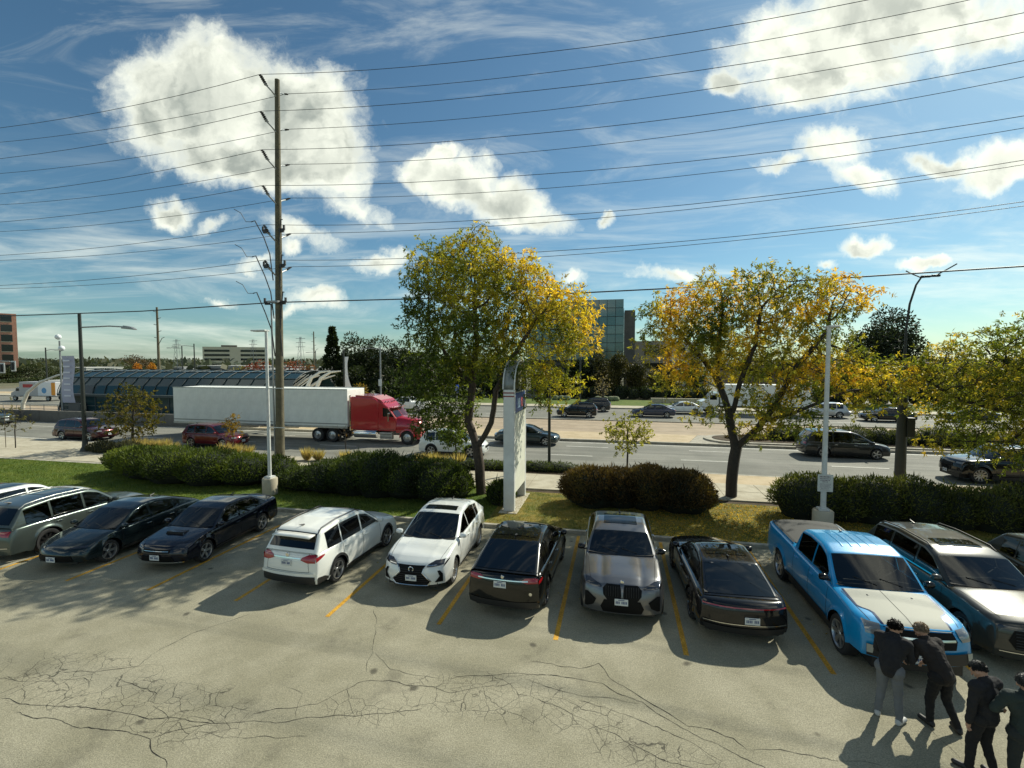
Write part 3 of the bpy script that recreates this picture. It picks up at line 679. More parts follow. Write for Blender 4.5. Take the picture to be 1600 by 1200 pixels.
ft(519, 512, 76, 34, DG, 'pointed dark evergreen, tallest left of the grove behind the red truck', shape='cone', n=3200, name='evergreen_tree')
ft(500, 580, 74, 28, DG, 'low dark bush at the foot of the pointed evergreen', n=1200)
for px, py, Y, w, l in ((548, 520, 78, 46, 'dark broadleaf tree right of the pointed evergreen'), (590, 528, 80, 50, 'dark broadleaf tree behind the thin lamp post with a sign'), (628, 535, 77, 46, 'dark broadleaf tree left of the large locust crown'), (668, 545, 80, 50, 'dark tree partly hidden by the left side of the locust'), (560, 575, 72, 40, 'low dark tree behind the white banner'), (612, 580, 72, 44, 'low dark tree above the red truck cab'), (650, 590, 74, 44, 'low dark tree behind the blue road sign'), (712, 560, 82, 60, 'dark tree behind the locust trunk'), (770, 575, 80, 50, 'dark tree behind the top of the tall white sign')):
    ft(px, py-3, Y, w*1.25, DG, l, n=4200, z0=.0, leaf=.45)
ft(560, 600, 66, 22, [(.15, .1, .02), (.3, .2, .03)], 'small yellowing tree beside the white banner', n=500, leaf=.4)
for px, py, Y, w, l, cc in ((905, 560, 84, 34, 'dark tree by the left corner of the glass office', DG), (936, 545, 84, 34, 'greyish tree in front of the glass office', OL), (968, 548, 83, 30, 'slender tree in front of the stone pier of the office', OL), (1000, 560, 84, 40, 'olive tree right of the stone pier', OL), (1040, 570, 86, 44, 'tree right of the glass office behind the locust', OL), (1085, 575, 88, 50, 'dark tree behind the golden locust fork', DG)):
    ft(px, py, Y, w, cc, l, n=3200, leaf=.38, z0=.05, group='trees in front of the glass office')
ft(942, 578, 70, 30, [(.2, .16, .1), (.28, .22, .12)], 'small almost bare tree on the far lawn', n=260, leaf=.25, group='trees in front of the glass office')
ft(1388, 478, 80, 120, [(.014, .022, .012), (.028, .04, .018)], 'big round dark pine rising above the golden boughs', n=12000, leaf=.4, name='pine_tree', group=None)
ft(1345, 560, 78, 50, DG, 'dark tree left below the big round pine', n=2000); ft(1440, 590, 90, 40, DG, 'dark tree right below the big round pine', n=1200)
for i, px in enumerate(range(1480, 1760, 45)): ft(px, 560+8*(i % 3), 100+6*(i % 2), 60, OL if i % 2 else DG, ['olive', 'dark'][1-i % 2]+' tree far behind the road, '+('just left of the right-hand locust crown', 'behind the left half of the right-hand locust', 'behind the middle of the right-hand locust', 'behind the right half of the right-hand locust', 'at the right edge of the picture', 'just outside the right edge', 'well outside the right edge')[i], n=1800, leaf=.5, group=['olive', 'dark'][1-i % 2]+' trees far behind the road at right')
for i, (px, py, Y, w) in enumerate(((20, 575, 120, 40), (55, 568, 125, 46), (95, 572, 122, 44), (130, 578, 120, 40), (-20, 570, 118, 50), (165, 576, 135, 44), (195, 572, 150, 44), (75, 590, 108, 50), (30, 592, 104, 50), (120, 596, 106, 44), (230, 580, 160, 40))):
    ft(px, py, Y, w, [(.022, .035, .012), (.045, .06, .02), (.07, .08, .03)], ('green tree beyond the cross street, just below the salmon tower', 'green tree behind the small moving truck', 'green tree behind the lilac banner', 'green tree right of the lilac banner, behind the street lamp pole', 'green tree beyond the cross street at the very left edge', 'green tree rising over the left end of the station roof', 'green tree over the station roof, left of the brownish tree', 'nearer green tree behind the round white lamps', 'nearer green tree left of the moving truck', 'nearer green tree behind the white curved arm', 'small green tree between the two orange trees')[i], n=2600, leaf=.5, z0=.0, group='green trees beyond the cross street, left background')
ft(212, 554, 190, 30, [(.08, .06, .035), (.14, .09, .05)], 'brownish bare-topped tree on the left horizon', n=900, leaf=.8, group='autumn trees near the horizon')
for px, py, Y, w, cc, l in ((213, 566, 150, 9, [(.4, .15, .02), (.55, .25, .03)], 'bright orange narrow tree left of the utility pole'), (237, 567, 150, 10, [(.4, .16, .02), (.5, .28, .03)], 'second bright orange narrow tree by the utility pole'), (405, 562, 130, 30, [(.16, .04, .02), (.25, .06, .03)], 'rust-red tree just left of the tall wooden pole'), (452, 563, 128, 30, [(.18, .04, .02), (.27, .07, .03)], 'rust-red tree just right of the tall wooden pole'), (480, 570, 126, 20, [(.15, .07, .03), (.22, .1, .04)], 'brown-red tree by the dark evergreen'), (375, 572, 128, 24, [(.1, .1, .02), (.2, .18, .03)], 'yellow-green bush below the hotel block')):
    ft(px, py, Y, w, cc, l, n=700, leaf=.6, z0=.0, group='autumn trees near the horizon')
# far-off wooded horizon, one mass
n = 26000; xx = rng.uniform(-1500, 900, n); yy = rng.uniform(170, 900, n); keep = (xx < -45+yy*.2) | (xx > 60+yy*.1); xx = xx[keep]; yy = yy[keep]; n = len(xx)
hh = (4.5+3.5*np.array([noise.noise(Vector((a*.02, b*.02, 0))) for a, b in zip(xx, yy)]))*np.clip(yy/500, .8, 1.35)
pp = np.column_stack([xx, yy, rng.random(n)*hh]); V, Q, c = kites(pp, unit(rng.normal(size=(n, 3))), rng.uniform(3, 6, n), 3.0, mixcol(.5+rng.normal(size=n)*.3, [(.035, .045, .03), (.06, .075, .045), (.1, .1, .06)]))
tag(link('far_woods', npmesh('far_woods', V, Q, leaf_dk, c)), 'hazy belt of far-off trees along the horizon', 'woods', None, 'stuff')
# small round shrubs on the far verge
sm = MB().lathe([(.01, .75), (.45, .62), (.62, .3), (.5, .02)], 10).mesh('shrub', M('sage_shrub', (.16, .19, .1), .9, noise_amt=.5, scale=4, bump=1, bscale=9), 40)
for i, px in enumerate((868, 878, 886, 935, 945, 955, 962)):
    p = gp(px, 626); o = link('round_shrub', sm, None, (p[0], min(p[1], 74), .1)); tag(o, 'small pale round shrub on the far grass verge', 'shrub', 'small pale round shrubs on the far grass verge')
hedge('clipped dark hedge along the front of the glass office', row_lobes([(-13, 79.5), (14, 79.5)], 1.0, 1.9, .2, 2.0), DG, 7000, .35, group='hedges at the far building')
hedge('dark hedge on the far verge below the round pine', row_lobes([(22, 77.5), (60, 77.5)], 1.4, 3.0, .3, 2.4), DG, 9000, .4, group='hedges at the far building')

# ---------------------------------------------------------------- cars
m_tyre = M('tyre_rubber', (.018, .018, .018), .8, bump=.2, bscale=80)
m_glass = M('dark_car_glass', (.008, .010, .010), .03, coat=.0, spec=.6)
def carglass(name, tint):
    m = bpy.data.materials.new(name); m.use_nodes = True; MATS[name] = m; t = m.node_tree; t.nodes.clear(); q = NB(t)
    tr = q.n('ShaderNodeBsdfTransparent'); tr.inputs[0].default_value = (*tint, 1); gl = q.n('ShaderNodeBsdfGlossy'); gl.inputs['Roughness'].default_value = .02
    fr = q.n('ShaderNodeFresnel'); fr.inputs[0].default_value = 1.55; mx = q.n('ShaderNodeMixShader'); q.put(mx.inputs[0], q.m('ADD', q.m('MULTIPLY', fr.outputs[0], 1.3), .01, clamp=True))
    t.links.new(tr.outputs[0], mx.inputs[1]); t.links.new(gl.outputs[0], mx.inputs[2]); o = q.n('ShaderNodeOutputMaterial'); t.links.new(mx.outputs[0], o.inputs[0]); return m
m_glassl = carglass('windscreen_glass', (.52, .57, .54)); m_glassd = carglass('tinted_side_glass', (.26, .28, .27)); m_glassp = carglass('privacy_glass', (.07, .075, .075))
m_int = M('car_interior', (.03, .03, .03), .8); m_seat = M('car_seat', (.06, .058, .055), .7)
m_blk = M('black_plastic', (.015, .015, .015), .5)
m_gblk = M('gloss_black', (.006, .006, .006), .12)
m_chr = M('chrome', (.75, .75, .73), .12, 1.0)
m_alu = M('rim_alloy', (.5, .5, .5), .3, .9)
m_alud = M('dark_rim_alloy', (.06, .06, .06), .3, .8)
m_seam = M('seam_dark', (.008, .008, .008), .8)
m_lamp = M('headlamp_glass', (.22, .23, .23), .08, .2, coat=1)
m_lampd = M('dark_lamp_glass', (.03, .03, .035), .06, .2, coat=1)
m_redl = M('tail_lamp_red', (.32, .008, .012), .12, coat=1)
m_plate = M('plate_white', (.62, .64, .62), .5)
m_plt = M('plate_blue_print', (.03, .06, .18), .6)
def paint(name, col, metal=.3, rough=.32): return M(name, col, rough, metal, 1.0, spec=.5 if sum(col) > .3 else .12)

_wheel = {}
def wheel_mesh(r, w, spokes, style):
    k = (round(r, 3), w, spokes, style)
    if k in _wheel: return _wheel[k]
    rr = r*(.70 if style != 'truck' else .58)
    t = MB().lathe([(rr, -w/2+.01), (rr+.02, -w/2), (r-.03, -w/2), (r-.008, -w/2+.025), (r, -w/2+.05), (r, w/2-.05), (r-.008, w/2-.025), (r-.03, w/2), (rr+.02, w/2), (rr, w/2-.01)], 28, axis='x').mesh('tyre', m_tyre, 35)
    m = MB().lathe([(rr+.004, w/2+.004), (rr-.012, w/2+.006), (rr-.022, w/2-.02), (rr-.03, w/2-.06), (rr-.03, -w/2+.02)], 28, axis='x')
    for s in range(spokes):
        a = 2*PI*s/spokes; ca, sa = math.cos(a), math.sin(a); hw0, hw1 = rr*.13, rr*(.17 if spokes <= 6 else .10)
        if style == 'split':
            prs = [(a-.13, .07), (a+.13, .07)]
        else: prs = [(a, None)]
        for (aa, _) in prs:
            ca, sa = math.cos(aa), math.sin(aa); f = .55 if style == 'split' else 1
            P = []
            for (q, hw, x) in ((rr*.12, hw0*f, w/2-.035), (rr*.97, hw1*f, w/2-.008)):
                for sgn in (-1, 1): P.append((x, q*ca-sgn*hw*sa, q*sa+sgn*hw*ca))
            P += [(p[0]-.03, p[1], p[2]) for p in P]
            m.add(P, [(0, 1, 3, 2), (4, 6, 7, 5), (0, 2, 6, 4), (1, 5, 7, 3), (2, 3, 7, 6)])
    m.lathe([(.001, w/2-.02), (rr*.16, w/2-.022), (rr*.22, w/2-.04)], 14, axis='x')
    rim = m.mesh('rim', m_alud if style == 'dark' else m_alu, 35)
    dk = MB().lathe([(.001, w/2-.07), (rr-.03, w/2-.07)], 20, axis='x').mesh('wheel_backing', M('brake_shadow', (.02, .02, .02), .7))  # dark backing disc, the shade behind the spokes put into its colour
    _wheel[k] = (t, rim, dk); return _wheel[k]
def add_wheel(parent, x, y, r, w, spokes, style, side):
    t, rim, dk = wheel_mesh(r, w, spokes, style)
    e = empty('wheel', (x, y, r), 0 if side > 0 else PI, parent=parent)
    link('tyre', t, e); link('rim', rim, e); link('wheel_backing', dk, e)
    return e

def smooth_prof(pts, win):
    d = np.array([p[0] for p in pts]); z = np.array([p[1] for p in pts])
    D_ = np.linspace(d[0], d[-1], 600); Z = np.interp(D_, d, z); st = D_[1]-D_[0]; k = max(1, int(win/st)); ker = np.hanning(2*k+1); ker /= ker.sum()
    Zp = np.pad(Z, k, mode='reflect', reflect_type='odd'); Zs = np.convolve(Zp, ker, 'valid'); Zs[0] = Z[0]; Zs[-1] = Z[-1]
    return D_, Zs
class Car:
    def __init__(s, **k):
        s.__dict__.update(dict(L=4.6, W=1.85, H=1.65, wb=2.68, fo=.9, r=.35, ww=.225, sill=.24, belt=None, cw=.92, rw=.70, bowf=.26, bowr=.14, spokes=5, wst='plain',
            glassroof=None, rails=False, trim=False, clad=False, crease=0, nose_lean=.10, win=None, smooth=.05, wwin=1, flare=.022, detail=True)); s.__dict__.update(k)
        s.fa = s.L/2-s.fo; s.ra = s.fa-s.wb; s.Dt, s.Zt = smooth_prof(s.top, s.smooth); s.Dc, s.Zc = smooth_prof(s.cab, .08)
    def zt(s, d): return float(np.interp(d, s.Dt, s.Zt))
    def zc(s, d): return float(np.interp(d, s.Dc, s.Zc))
    def w(s, y):
        a = max(0, (y-(s.L/2-.55))/.55); b = max(0, (-y-(s.L/2-.5))/.5); return s.W/2*(1-.075*a*a-.06*b*b)
    def prof(s, zn): return float(np.interp(zn, [0, .12, .3, .5, .72, .9, 1], [.94, .965, .985, 1, .992, .975, .955]))
    def crown(s, v):
        v = abs(v); c = .045*v*v
        if v > .86: c += .06*(1-math.sqrt(max(0, 1-((v-.86)/.14)**2)))
        if s.crease and v < .8: c -= s.crease*math.exp(-((v-.5)/.07)**2)
        return c
    def Df(s, x, y, z):
        a = min(1, abs(x)/(s.W/2)); f = max(0, min(1, (y-(s.L/2-1.0))/1.0)); g = max(0, min(1, (-y-(s.L/2-.9))/.9))
        y2 = y-s.bowf*f*a**2.7+s.bowr*g*a**2.7
        ln = s.nose_lean*max(0, z-.55)+.25*max(0, .42-z)
        f2 = max(0, min(1, (y-(s.L/2-.3))/.3)); g2 = max(0, min(1, (-y-(s.L/2-.3))/.3))
        return (x, y2-f2*ln+g2*(.25*max(0, .42-z)), z)
    def side(s, y, z, sg=1, eps=0):
        d = s.L/2-y; ze = s.zt(d)-.105; zn = max(0, min(1, (z-.2)/(ze-.2))); x = s.w(y)*s.prof(zn)
        for ya in (s.fa, s.ra):
            q = math.hypot(y-ya, z-s.r)-s.r*1.15
            x += s.flare*math.exp(-(q/.07)**2) if q > -.08 else 0
        p = s.Df(x, y, z); return (sg*(p[0]+eps), p[1], p[2])
    def xe(s, y): return s.w(y)*.955
    def topp(s, x, y, eps=0):
        d = s.L/2-y; v = max(-1, min(1, x/s.xe(y))); p = s.Df(x, y, s.zt(d)-s.crown(v)+eps); return p
    def front(s, x, z, eps=.008):
        xe = s.W/2*.925*.955; v = max(-.97, min(.97, x/xe)); ze = z+s.crown(v)
        if abs(x) > .97*xe:
            return s.front(math.copysign(.97*xe, x), z, eps)
        if ze <= s.Zt[0]: d = 0
        else: d = float(np.interp(ze, s.Zt[:200], s.Dt[:200]))
        p = s.Df(x, s.L/2-d, z); n = .02*abs(v)**3; return (p[0]+(n if x > 0 else -n), p[1]+eps, p[2]+(eps*.6 if d > 0 else 0))
    def rear(s, x, z, eps=.008):
        xe = s.W/2*.94*.955; v = max(-.97, min(.97, x/xe)); ze = z+s.crown(v)
        if abs(x) > .97*xe:
            return s.rear(math.copysign(.97*xe, x), z, eps)
        if ze <= s.Zt[-1]: d = s.L
        else: d = float(np.interp(ze, s.Zt[:400:-1], s.Dt[:400:-1]))
        p = s.Df(x, s.L/2-d, z); n = .02*abs(v)**3; return (p[0]+(n if x > 0 else -n), p[1]-eps, p[2]+(eps*.6 if d < s.L else 0))
    def cxs(s, z, eps=0):
        zb = s.zb; t = (z-zb)/(s.H-zb); return s.W/2*(s.cw+(s.rw-s.cw)*max(-.2, t)**1.15 if t > 0 else s.cw)+eps
    def cabsec(s, d, v):
        """point on the cabin top; v across"""
        zt = s.zc(d); zb = s.zb; rr = min(.085, max(.005, .45*(zt-zb))); ed = zt-.03-rr; xe = s.cxs(ed); av = abs(v)
        c = .03*av*av+(rr*(1-math.sqrt(max(0, 1-((av-.84)/.16)**2))) if av > .84 else 0)
        return s.cD(v*xe, s.L/2-d, zt-c)
    def cD(s, x, y, z):
        a = min(1, abs(x)/(s.W/2)); d = s.L/2-y; d0 = s.cab[0][0]; dt = s.cab[1][0]; e0 = s.cab[-1][0]; et = s.cab[-2][0]
        f = max(0, min(1, (dt+.3-d)/(dt+.3-d0))); g = max(0, min(1, (d-et+.2)/(e0-et+.2))); return (x, y-.20*f*a**2.3+.12*g*a**2.3, z)
    def cside(s, d, z, sg, eps=0):
        p = s.cD(s.cxs(z), s.L/2-d, z); return (sg*(p[0]+eps), p[1], p[2]+eps*.3)

def rows_patch(fn, rows, n=8, eps=.008):
    """rows of (z, x0, x1) draped on the car's face"""
    G_ = []
    for (z, a, b) in rows: G_.append([fn(a+(b-a)*i/n, z, eps) for i in range(n+1)])
    return G_
def dense(rows, k=3):
    out = []
    for A, B in zip(rows[:-1], rows[1:]):
        for i in range(k): t = i/k; out.append(tuple(A[j]+(B[j]-A[j])*t for j in range(len(A))))
    return out+[rows[-1]]
def make_car(name, label, cat, c, body_mat, loc, rz, group=None, sub=None, lights='std'):
    root = empty(name, loc, rz, label, cat, group)
    L2 = c.L/2; c.zb = max(c.zt(c.cab[0][0]), .6)-.03 if c.belt is None else c.belt
    # body shell
    ys = set(np.linspace(-L2, L2, 46))
    for ya in (c.fa, c.ra):
        for k in range(17): ys.add(ya+c.r*1.14*math.sin(-PI/2+PI*k/16))
    for e in (.01, .025, .05, .08, .12, .17, .24, .32): ys.add(L2-e); ys.add(-L2+e)
    ys = sorted(ys); cs = [-1, -.985, -.96, -.92, -.87, -.78, -.66, -.56, -.5, -.44, -.34, -.2, 0, .2, .34, .44, .5, .56, .66, .78, .87, .92, .96, .985, 1]
    def low(y):
        z = c.sill+(.05 if abs(y) > L2-.5 else 0)
        for ya in (c.fa, c.ra):
            if abs(y-ya) < c.r*1.14: z = max(z, c.r+math.sqrt((c.r*1.14)**2-(y-ya)**2))
        return z
    NS = 12; B = MB()
    top = [[c.topp(k*c.xe(y), y) for k in cs] for y in ys]
    B.grid(top)
    for sg in (-1, 1):
        G_ = []
        for y in ys:
            ze = c.zt(L2-y)-.105; zl = min(low(y), ze-.02)
            G_.append([c.side(y, ze+(zl-ze)*j/NS, sg) for j in range(NS+1)])
        B.grid(G_)
    for y, fr in ((ys[-1], 1), (ys[0], 0)):
        G_ = []; zt = c.zt(L2-y); ze = zt-.105; zl = c.sill+.05
        for j in range(NS+1):
            z = ze+(zl-ze)*j/NS; zn = max(0, min(1, (z-.2)/(ze-.2))); xw = c.w(y)*c.prof(zn)
            G_.append([c.Df(k*xw, y, z+(.105-c.crown(k))*(1-j/NS)) for k in cs])
        B.grid(G_)
    B.build('body', body_mat, root, smooth=32, merge=True)
    # dark underside that closes the shell
    u = MB().box((0, 0, .38), (c.W-.5, c.L-.35, .3)); 
    u.box((0, (c.fa+c.ra)/2, .30), (c.W-.14, c.wb-c.r*2.5, .16))
    u.build('underside', m_blk, root)
    # cabin
    d0, d1 = c.cab[0][0], c.cab[-1][0]; dt = c.cab[1][0]; et = c.cab[-2][0]; wA, wB, rA, rB = d0+.05, dt-.03, et+.05, d1-.06
    ds = sorted({round(float(q), 4) for q in list(np.linspace(d0, d1, 40))+[d0+.04, d0+.09, d1-.04, d1-.09, wA, wB, rA, rB]+[e for w_ in c.win for e in w_]}); vs = [-1, -.99, -.97, -.94, -.9, -.86, -.8, -.6, -.3, 0, .3, .6, .8, .86, .9, .94, .97, .99, 1]
    K = MB()
    def holed(G_, hole):
        o = len(K.v); n_ = len(G_[0])
        for row in G_: K.v += [tuple(p) for p in row]
        for i in range(len(G_)-1):
            for j in range(n_-1):
                if hole(i, j): continue
                K.f.append((o+i*n_+j, o+i*n_+j+1, o+(i+1)*n_+j+1, o+(i+1)*n_+j)); K.mi.append(0)
    e_ = 1e-3
    def tophole(i, j):
        vm = abs(vs[j]+vs[j+1])/2; a, b = ds[i], ds[i+1]
        return (vm < .9 and a >= wA-e_ and b <= wB+e_) or (vm < .86 and a >= rA-e_ and b <= rB+e_)
    holed([[c.cabsec(d, v) for v in vs] for d in ds], tophole)
    for sg in (-1, 1):
        G_ = []
        for d in ds:
            zt = c.zc(d); rr = min(.085, max(.005, .45*(zt-c.zb))); ed = zt-.03-rr; lo_ = min(c.zb-.05, ed-.01)
            a1 = min(ed-.002, max(zt-.125, c.zb+.045)); a2 = min(c.zb+.035, a1-.002)
            G_.append([c.cside(d, z_, sg) for z_ in (ed, a1, (a1+a2)/2, a2, min(lo_, a2-.002))])
        holed(G_, lambda i, j: j in (1, 2) and any(ds[i] >= p_-e_ and ds[i+1] <= q_+e_ for p_, q_ in c.win))
    K.build('roof', c.roofmat if hasattr(c, 'roofmat') else body_mat, root, smooth=35, merge=True)
    def cabpatch(da, db, va, vb, nm, mat, e=.007, n=10, m=8, par=root):
        G_ = []
        for i in range(n+1):
            d = da+(db-da)*i/n; row = []
            for j in range(m+1):
                v = -va+2*va*j/m if i < 0 else -(va+(vb-va)*i/n)+2*(va+(vb-va)*i/n)*j/m
                p = c.cabsec(d, v); row.append((p[0], p[1], p[2]+e))
            G_.append(row)
        return MB().grid(G_).build(nm, mat, par, smooth=60)
    dt = c.cab[1][0]
    cabpatch(d0+.05, dt-.03, .90, .90, 'windscreen', c.wsmat if hasattr(c, 'wsmat') else m_glassl, .010)
    cabpatch(et+.05, d1-.06, .86, .86, 'rear_window', m_glassp if c.H > 1.5 else m_glassd, .010)
    # inside: shelf at belt height, dashboard, seats, steering wheel
    G_ = []
    for d in np.linspace(d0+.06, d1-.06, 14):
        hw_ = c.cxs(c.zb)*.97-.03; G_.append([c.cD(hw_*q, L2-d, max(c.zt(d)+.012, c.zb)) for q in (-1, -.5, 0, .5, 1)])
    MB().grid(G_).build('interior_floor', m_int, root)
    hh = c.H-c.zb; k_ = hh/.62; zf = max(c.zb, c.zt(d0+1.0))
    MB().box((0, L2-d0-.5, zf+.03), (c.W*.66, .34, .08)).build('dashboard', m_int, root, bevel=.02)
    MB().lathe([(.15, -.012), (.18, 0), (.15, .012)], 16, closed=True).build('steering_wheel', m_int, root, smooth=60, loc=(-.36, L2-d0-.72, zf+.09)).rotation_euler = (rad(62), 0, 0)
    rows_ = [(d0+1.42, .36, .48)]+([(d0+2.3, .0, 1.2)] if c.cab[-1][0]-d0 > 2.9 else [])+([(d0+2.0, .0, 1.2)] if c.cab[-1][0]-d0 <= 2.9 else [])
    for d_, xo, sw_w in rows_:
        for sx in ((-1, 1) if xo else (0,)): MB().box((sx*xo, L2-d_, zf+.14*k_), (sw_w, .13, .28*k_)).build('seat', m_seat, root, bevel=.04)
        for sx in (-1, 1): MB().box((sx*.36, L2-d_-.02, zf+.37*k_), (.25, .09, .15*k_)).build('headrest', m_seat, root, bevel=.03)
    if c.glassroof: cabpatch(c.glassroof[0], c.glassroof[1], c.glassroof[2], c.glassroof[2], 'sunroof', m_glass, .009)
    # side glass
    for sg in (-1, 1):
        for (da, db) in c.win:
            G_ = []; n = 8; cnt = 0
            for i in range(n+1):
                d = da+(db-da)*i/n; zt = c.zc(d)-.12; zlo = c.zb+.030; 
                if zt < zlo+.01: zt = zlo+.01
                G_.append([c.cside(d, zlo+(zt-zlo)*j/4, sg, .008) for j in range(5)])
            MB().grid(G_).build('side_window', m_glassd if (da, db) == c.win[0] or c.H < 1.5 else m_glassp, root, smooth=60)
        if c.trim:
            a, b = c.win[0][0]-.05, c.win[-1][1]+.05; G_ = []
            for i in range(25):
                d = a+(b-a)*i/24; G_.append([c.cside(d, c.zb+.0, sg, .012), c.cside(d, c.zb+.03, sg, .012)])
            MB().grid(G_).build('window_trim', m_chr, root)
        if c.rails:
            pts = []
            for i in range(12):
                d = c.cab[1][0]+.25+(c.cab[-2][0]-c.cab[1][0]-.2)*i/11; p = c.cabsec(d, .88*sg); pts.append((p[0], p[1], p[2]+(.045 if 0 < i < 11 else 0)))
            MB().tube(pts, .017, 6).build('roof_rail', m_blk if c.rails == 'dark' else M('satin_rail', (.35, .36, .35), .35, .8), root, smooth=60)
        # mirror
        dm = c.cab[0][0]+.38; bx = c.cxs(c.zb)+.02; z0 = c.zb+.09; mb_ = MB()
        mb_.lathe([(.01, -.10), (.055, -.085), (.075, -.03), (.078, .03), (.06, .085), (.01, .1)], 12, axis='x')
        mr = mb_.build('wing_mirror', c.mirmat if hasattr(c, 'mirmat') else body_mat, root, smooth=50, loc=(sg*(bx+.11), L2-dm, z0)); mr.scale = (1, 1.1, 1.0)
        MB().box((sg*(bx+.0), L2-dm, z0-.06), (.12, .06, .03)).build('mirror_arm', m_blk, root)
        if c.detail:
            # door seams and handles
            dr = c.doors if hasattr(c, 'doors') else (c.cab[0][0]+.25, c.cab[0][0]+1.35, c.L-(c.fo+c.L-c.fo-c.wb-c.fo)+0)
            for d in c.doors:
                G_ = []
                for j in range(13):
                    z = c.sill+.06+(c.zt(d)-.11-c.sill-.06)*j/12; y = L2-d+(.0 if z > .6 else 0)
                    ok = all(math.hypot(y-ya, z-c.r) > c.r*1.16 for ya in (c.fa, c.ra))
                    if ok: G_.append([c.side(y-.006, z, sg, .003), c.side(y+.006, z, sg, .003)])
                if len(G_) > 1: MB().grid(G_).build('door_seam', m_seam, root)
            for d in c.doors[1:]:
                p = c.side(L2-d+.16, c.zt(d)-.2, sg, .02)
                MB().box(p, (.03, .17, .028)).build('door_handle', c.hmat if hasattr(c, 'hmat') else (m_chr if c.trim else body_mat), root, bevel=.008)
            G_ = [[c.side(y_, c.sill+.0+(.0), sg, .012), c.side(y_, c.sill+.085, sg, .012)] for y_ in np.linspace(c.ra+c.r*1.2, c.fa-c.r*1.2, 10)]
            MB().grid(G_).build('sill_trim', m_blk if not c.trim else m_chr if c.trim == 2 else m_blk, root)
        if c.clad:
            for ya in (c.fa, c.ra):
                G_ = []
                for k in range(17):
                    a_ = PI*k/16; ro, ri = c.r*1.33, c.r*1.13; pr_ = []
                    for q in (ri, ro):
                        y_ = ya+q*math.cos(a_); z_ = max(c.sill, c.r+q*math.sin(a_)); pr_.append(c.side(y_, z_, sg, .012))
                    G_.append(pr_)
                MB().grid(G_).build('wheel_arch_trim', m_blk, root)
        for ya in (c.fa, c.ra): add_wheel(root, sg*(c.W/2-.115-.02), ya, c.r, c.ww, c.spokes, c.wst, sg)
    # hood seams
    if c.detail:
        hd0, hd1 = .22, c.cab[0][0]-.02
        for sg in (-1, 1):
            G_ = []
            for i in range(13):
                d = hd0+(hd1-hd0)*i/12; y = L2-d; x = sg*c.xe(y)*(.80+.08*i/12); p = c.topp(x-.005, y, .003); q = c.topp(x+.005, y, .003); G_.append([p, q])
            MB().grid(G_).build('hood_seam', m_seam, root)
        MB().tube([c.cabsec(c.cab[-2][0]-.25, 0), tuple(np.array(c.cabsec(c.cab[-2][0]-.12, 0))+np.array((0, -.06, .07)))], [.03, .008], 6).build('roof_antenna', m_blk, root)
        for a_, b_ in (((-.45, .12), (-.02, .25)), ((.1, .12), (.55, .26))):
            P = [c.cabsec(d0+b_i, v_) for v_, b_i in (a_, b_)]; MB().tube([(p[0], p[1], p[2]+.022) for p in P], .008, 5).build('wiper', m_blk, root)
    return root
def patch(root, c, nm, rows, mat, face='front', eps=.008, n=8, mirror=False, k=3):
    fn = c.front if face == 'front' else c.rear; out = []
    for sg in ((-1, 1) if mirror else (1,)):
        rr = [(z, a*sg, b*sg) for z, a, b in dense(rows, k)]
        o = MB().grid(rows_patch(fn, rr, n, eps)).build(nm, mat, root, smooth=60); out.append(o)
    return out
def plate(root, c, z, face='front', x=0, eps=.02, mat=None):
    fn = c.front if face == 'front' else c.rear; p = fn(x, z, eps); s = 1 if face == 'front' else -1
    o = MB().box((p[0], p[1]+s*.006, p[2]), (.31, .014, .155)).build('licence_plate', m_plate, root, bevel=.004)
    b = MB()
    for i in range(8):
        if i == 4: continue
        b.box((p[0]-.115+.033*i, p[1]+s*.0155, p[2]-.005), (.019, .003, .06))
    b.box((p[0], p[1]+s*.0155, p[2]+.055), (.14, .003, .014))
    b.build('plate_print', m_plt, o)
    return o
def emblem(root, c, z, r=.055, face='front', mat=None, eps=.012):
    fn = c.front if face == 'front' else c.rear; p = fn(0, z, eps); s = 1 if face == 'front' else -1
    return MB().lathe([(.001, s*.012), (r*.8, s*.012), (r, 0)], 16, axis='y').build('emblem', mat or m_chr, root, smooth=40, loc=p)
def wrap(root, c, nm, pts, mat, eps=.006):
    """side piece of a lamp: pts of (distance from the bumper, z low, z high), negative distances count from the tail"""
    for sg in (-1, 1):
        G_ = []
        for d, a, b in dense(pts, 3):
            y = c.L/2-d if d >= 0 else -c.L/2-d
            G_.append([c.side(y, a+(b-a)*j/4, sg, eps) for j in range(5)])
        MB().grid(G_).build(nm, mat, root, smooth=60)
m_gr = M('grille_matt_black', (.006, .006, .006), .55, spec=.15)
GP = 'cars parked in the yellow-lined stalls'
# 1 white compact crossover, rear towards us
c = Car(L=4.6, W=1.86, H=1.69, wb=2.68, fo=.93, r=.352, top=[(0, .60), (.03, .72), (.10, .82), (.3, .93), (.8, 1.02), (1.2, 1.07), (2.5, 1.09), (3.9, 1.14), (4.42, 1.13), (4.54, 1.04), (4.58, .9), (4.60, .72)],
        cab=[(1.12, 1.05), (1.95, 1.56), (2.35, 1.66), (3.3, 1.69), (4.12, 1.62), (4.5, 1.13)], rw=.74, win=[(1.42, 2.32), (2.40, 3.30), (3.36, 3.98)], doors=(1.4, 2.36, 3.35), rails='dark', clad=True, spokes=5, wst='split', hmat=paint('white_paint', (.78, .79, .74), 0, .3))
W1 = paint('white_paint', (.78, .79, .74), 0, .3)
r_ = make_car('parked_crossover', 'white compact crossover with roof rails, its rear towards us, red tail lamps', 'car', c, W1, (-8.52, 13.45, 0), rad(-3.5), GP)
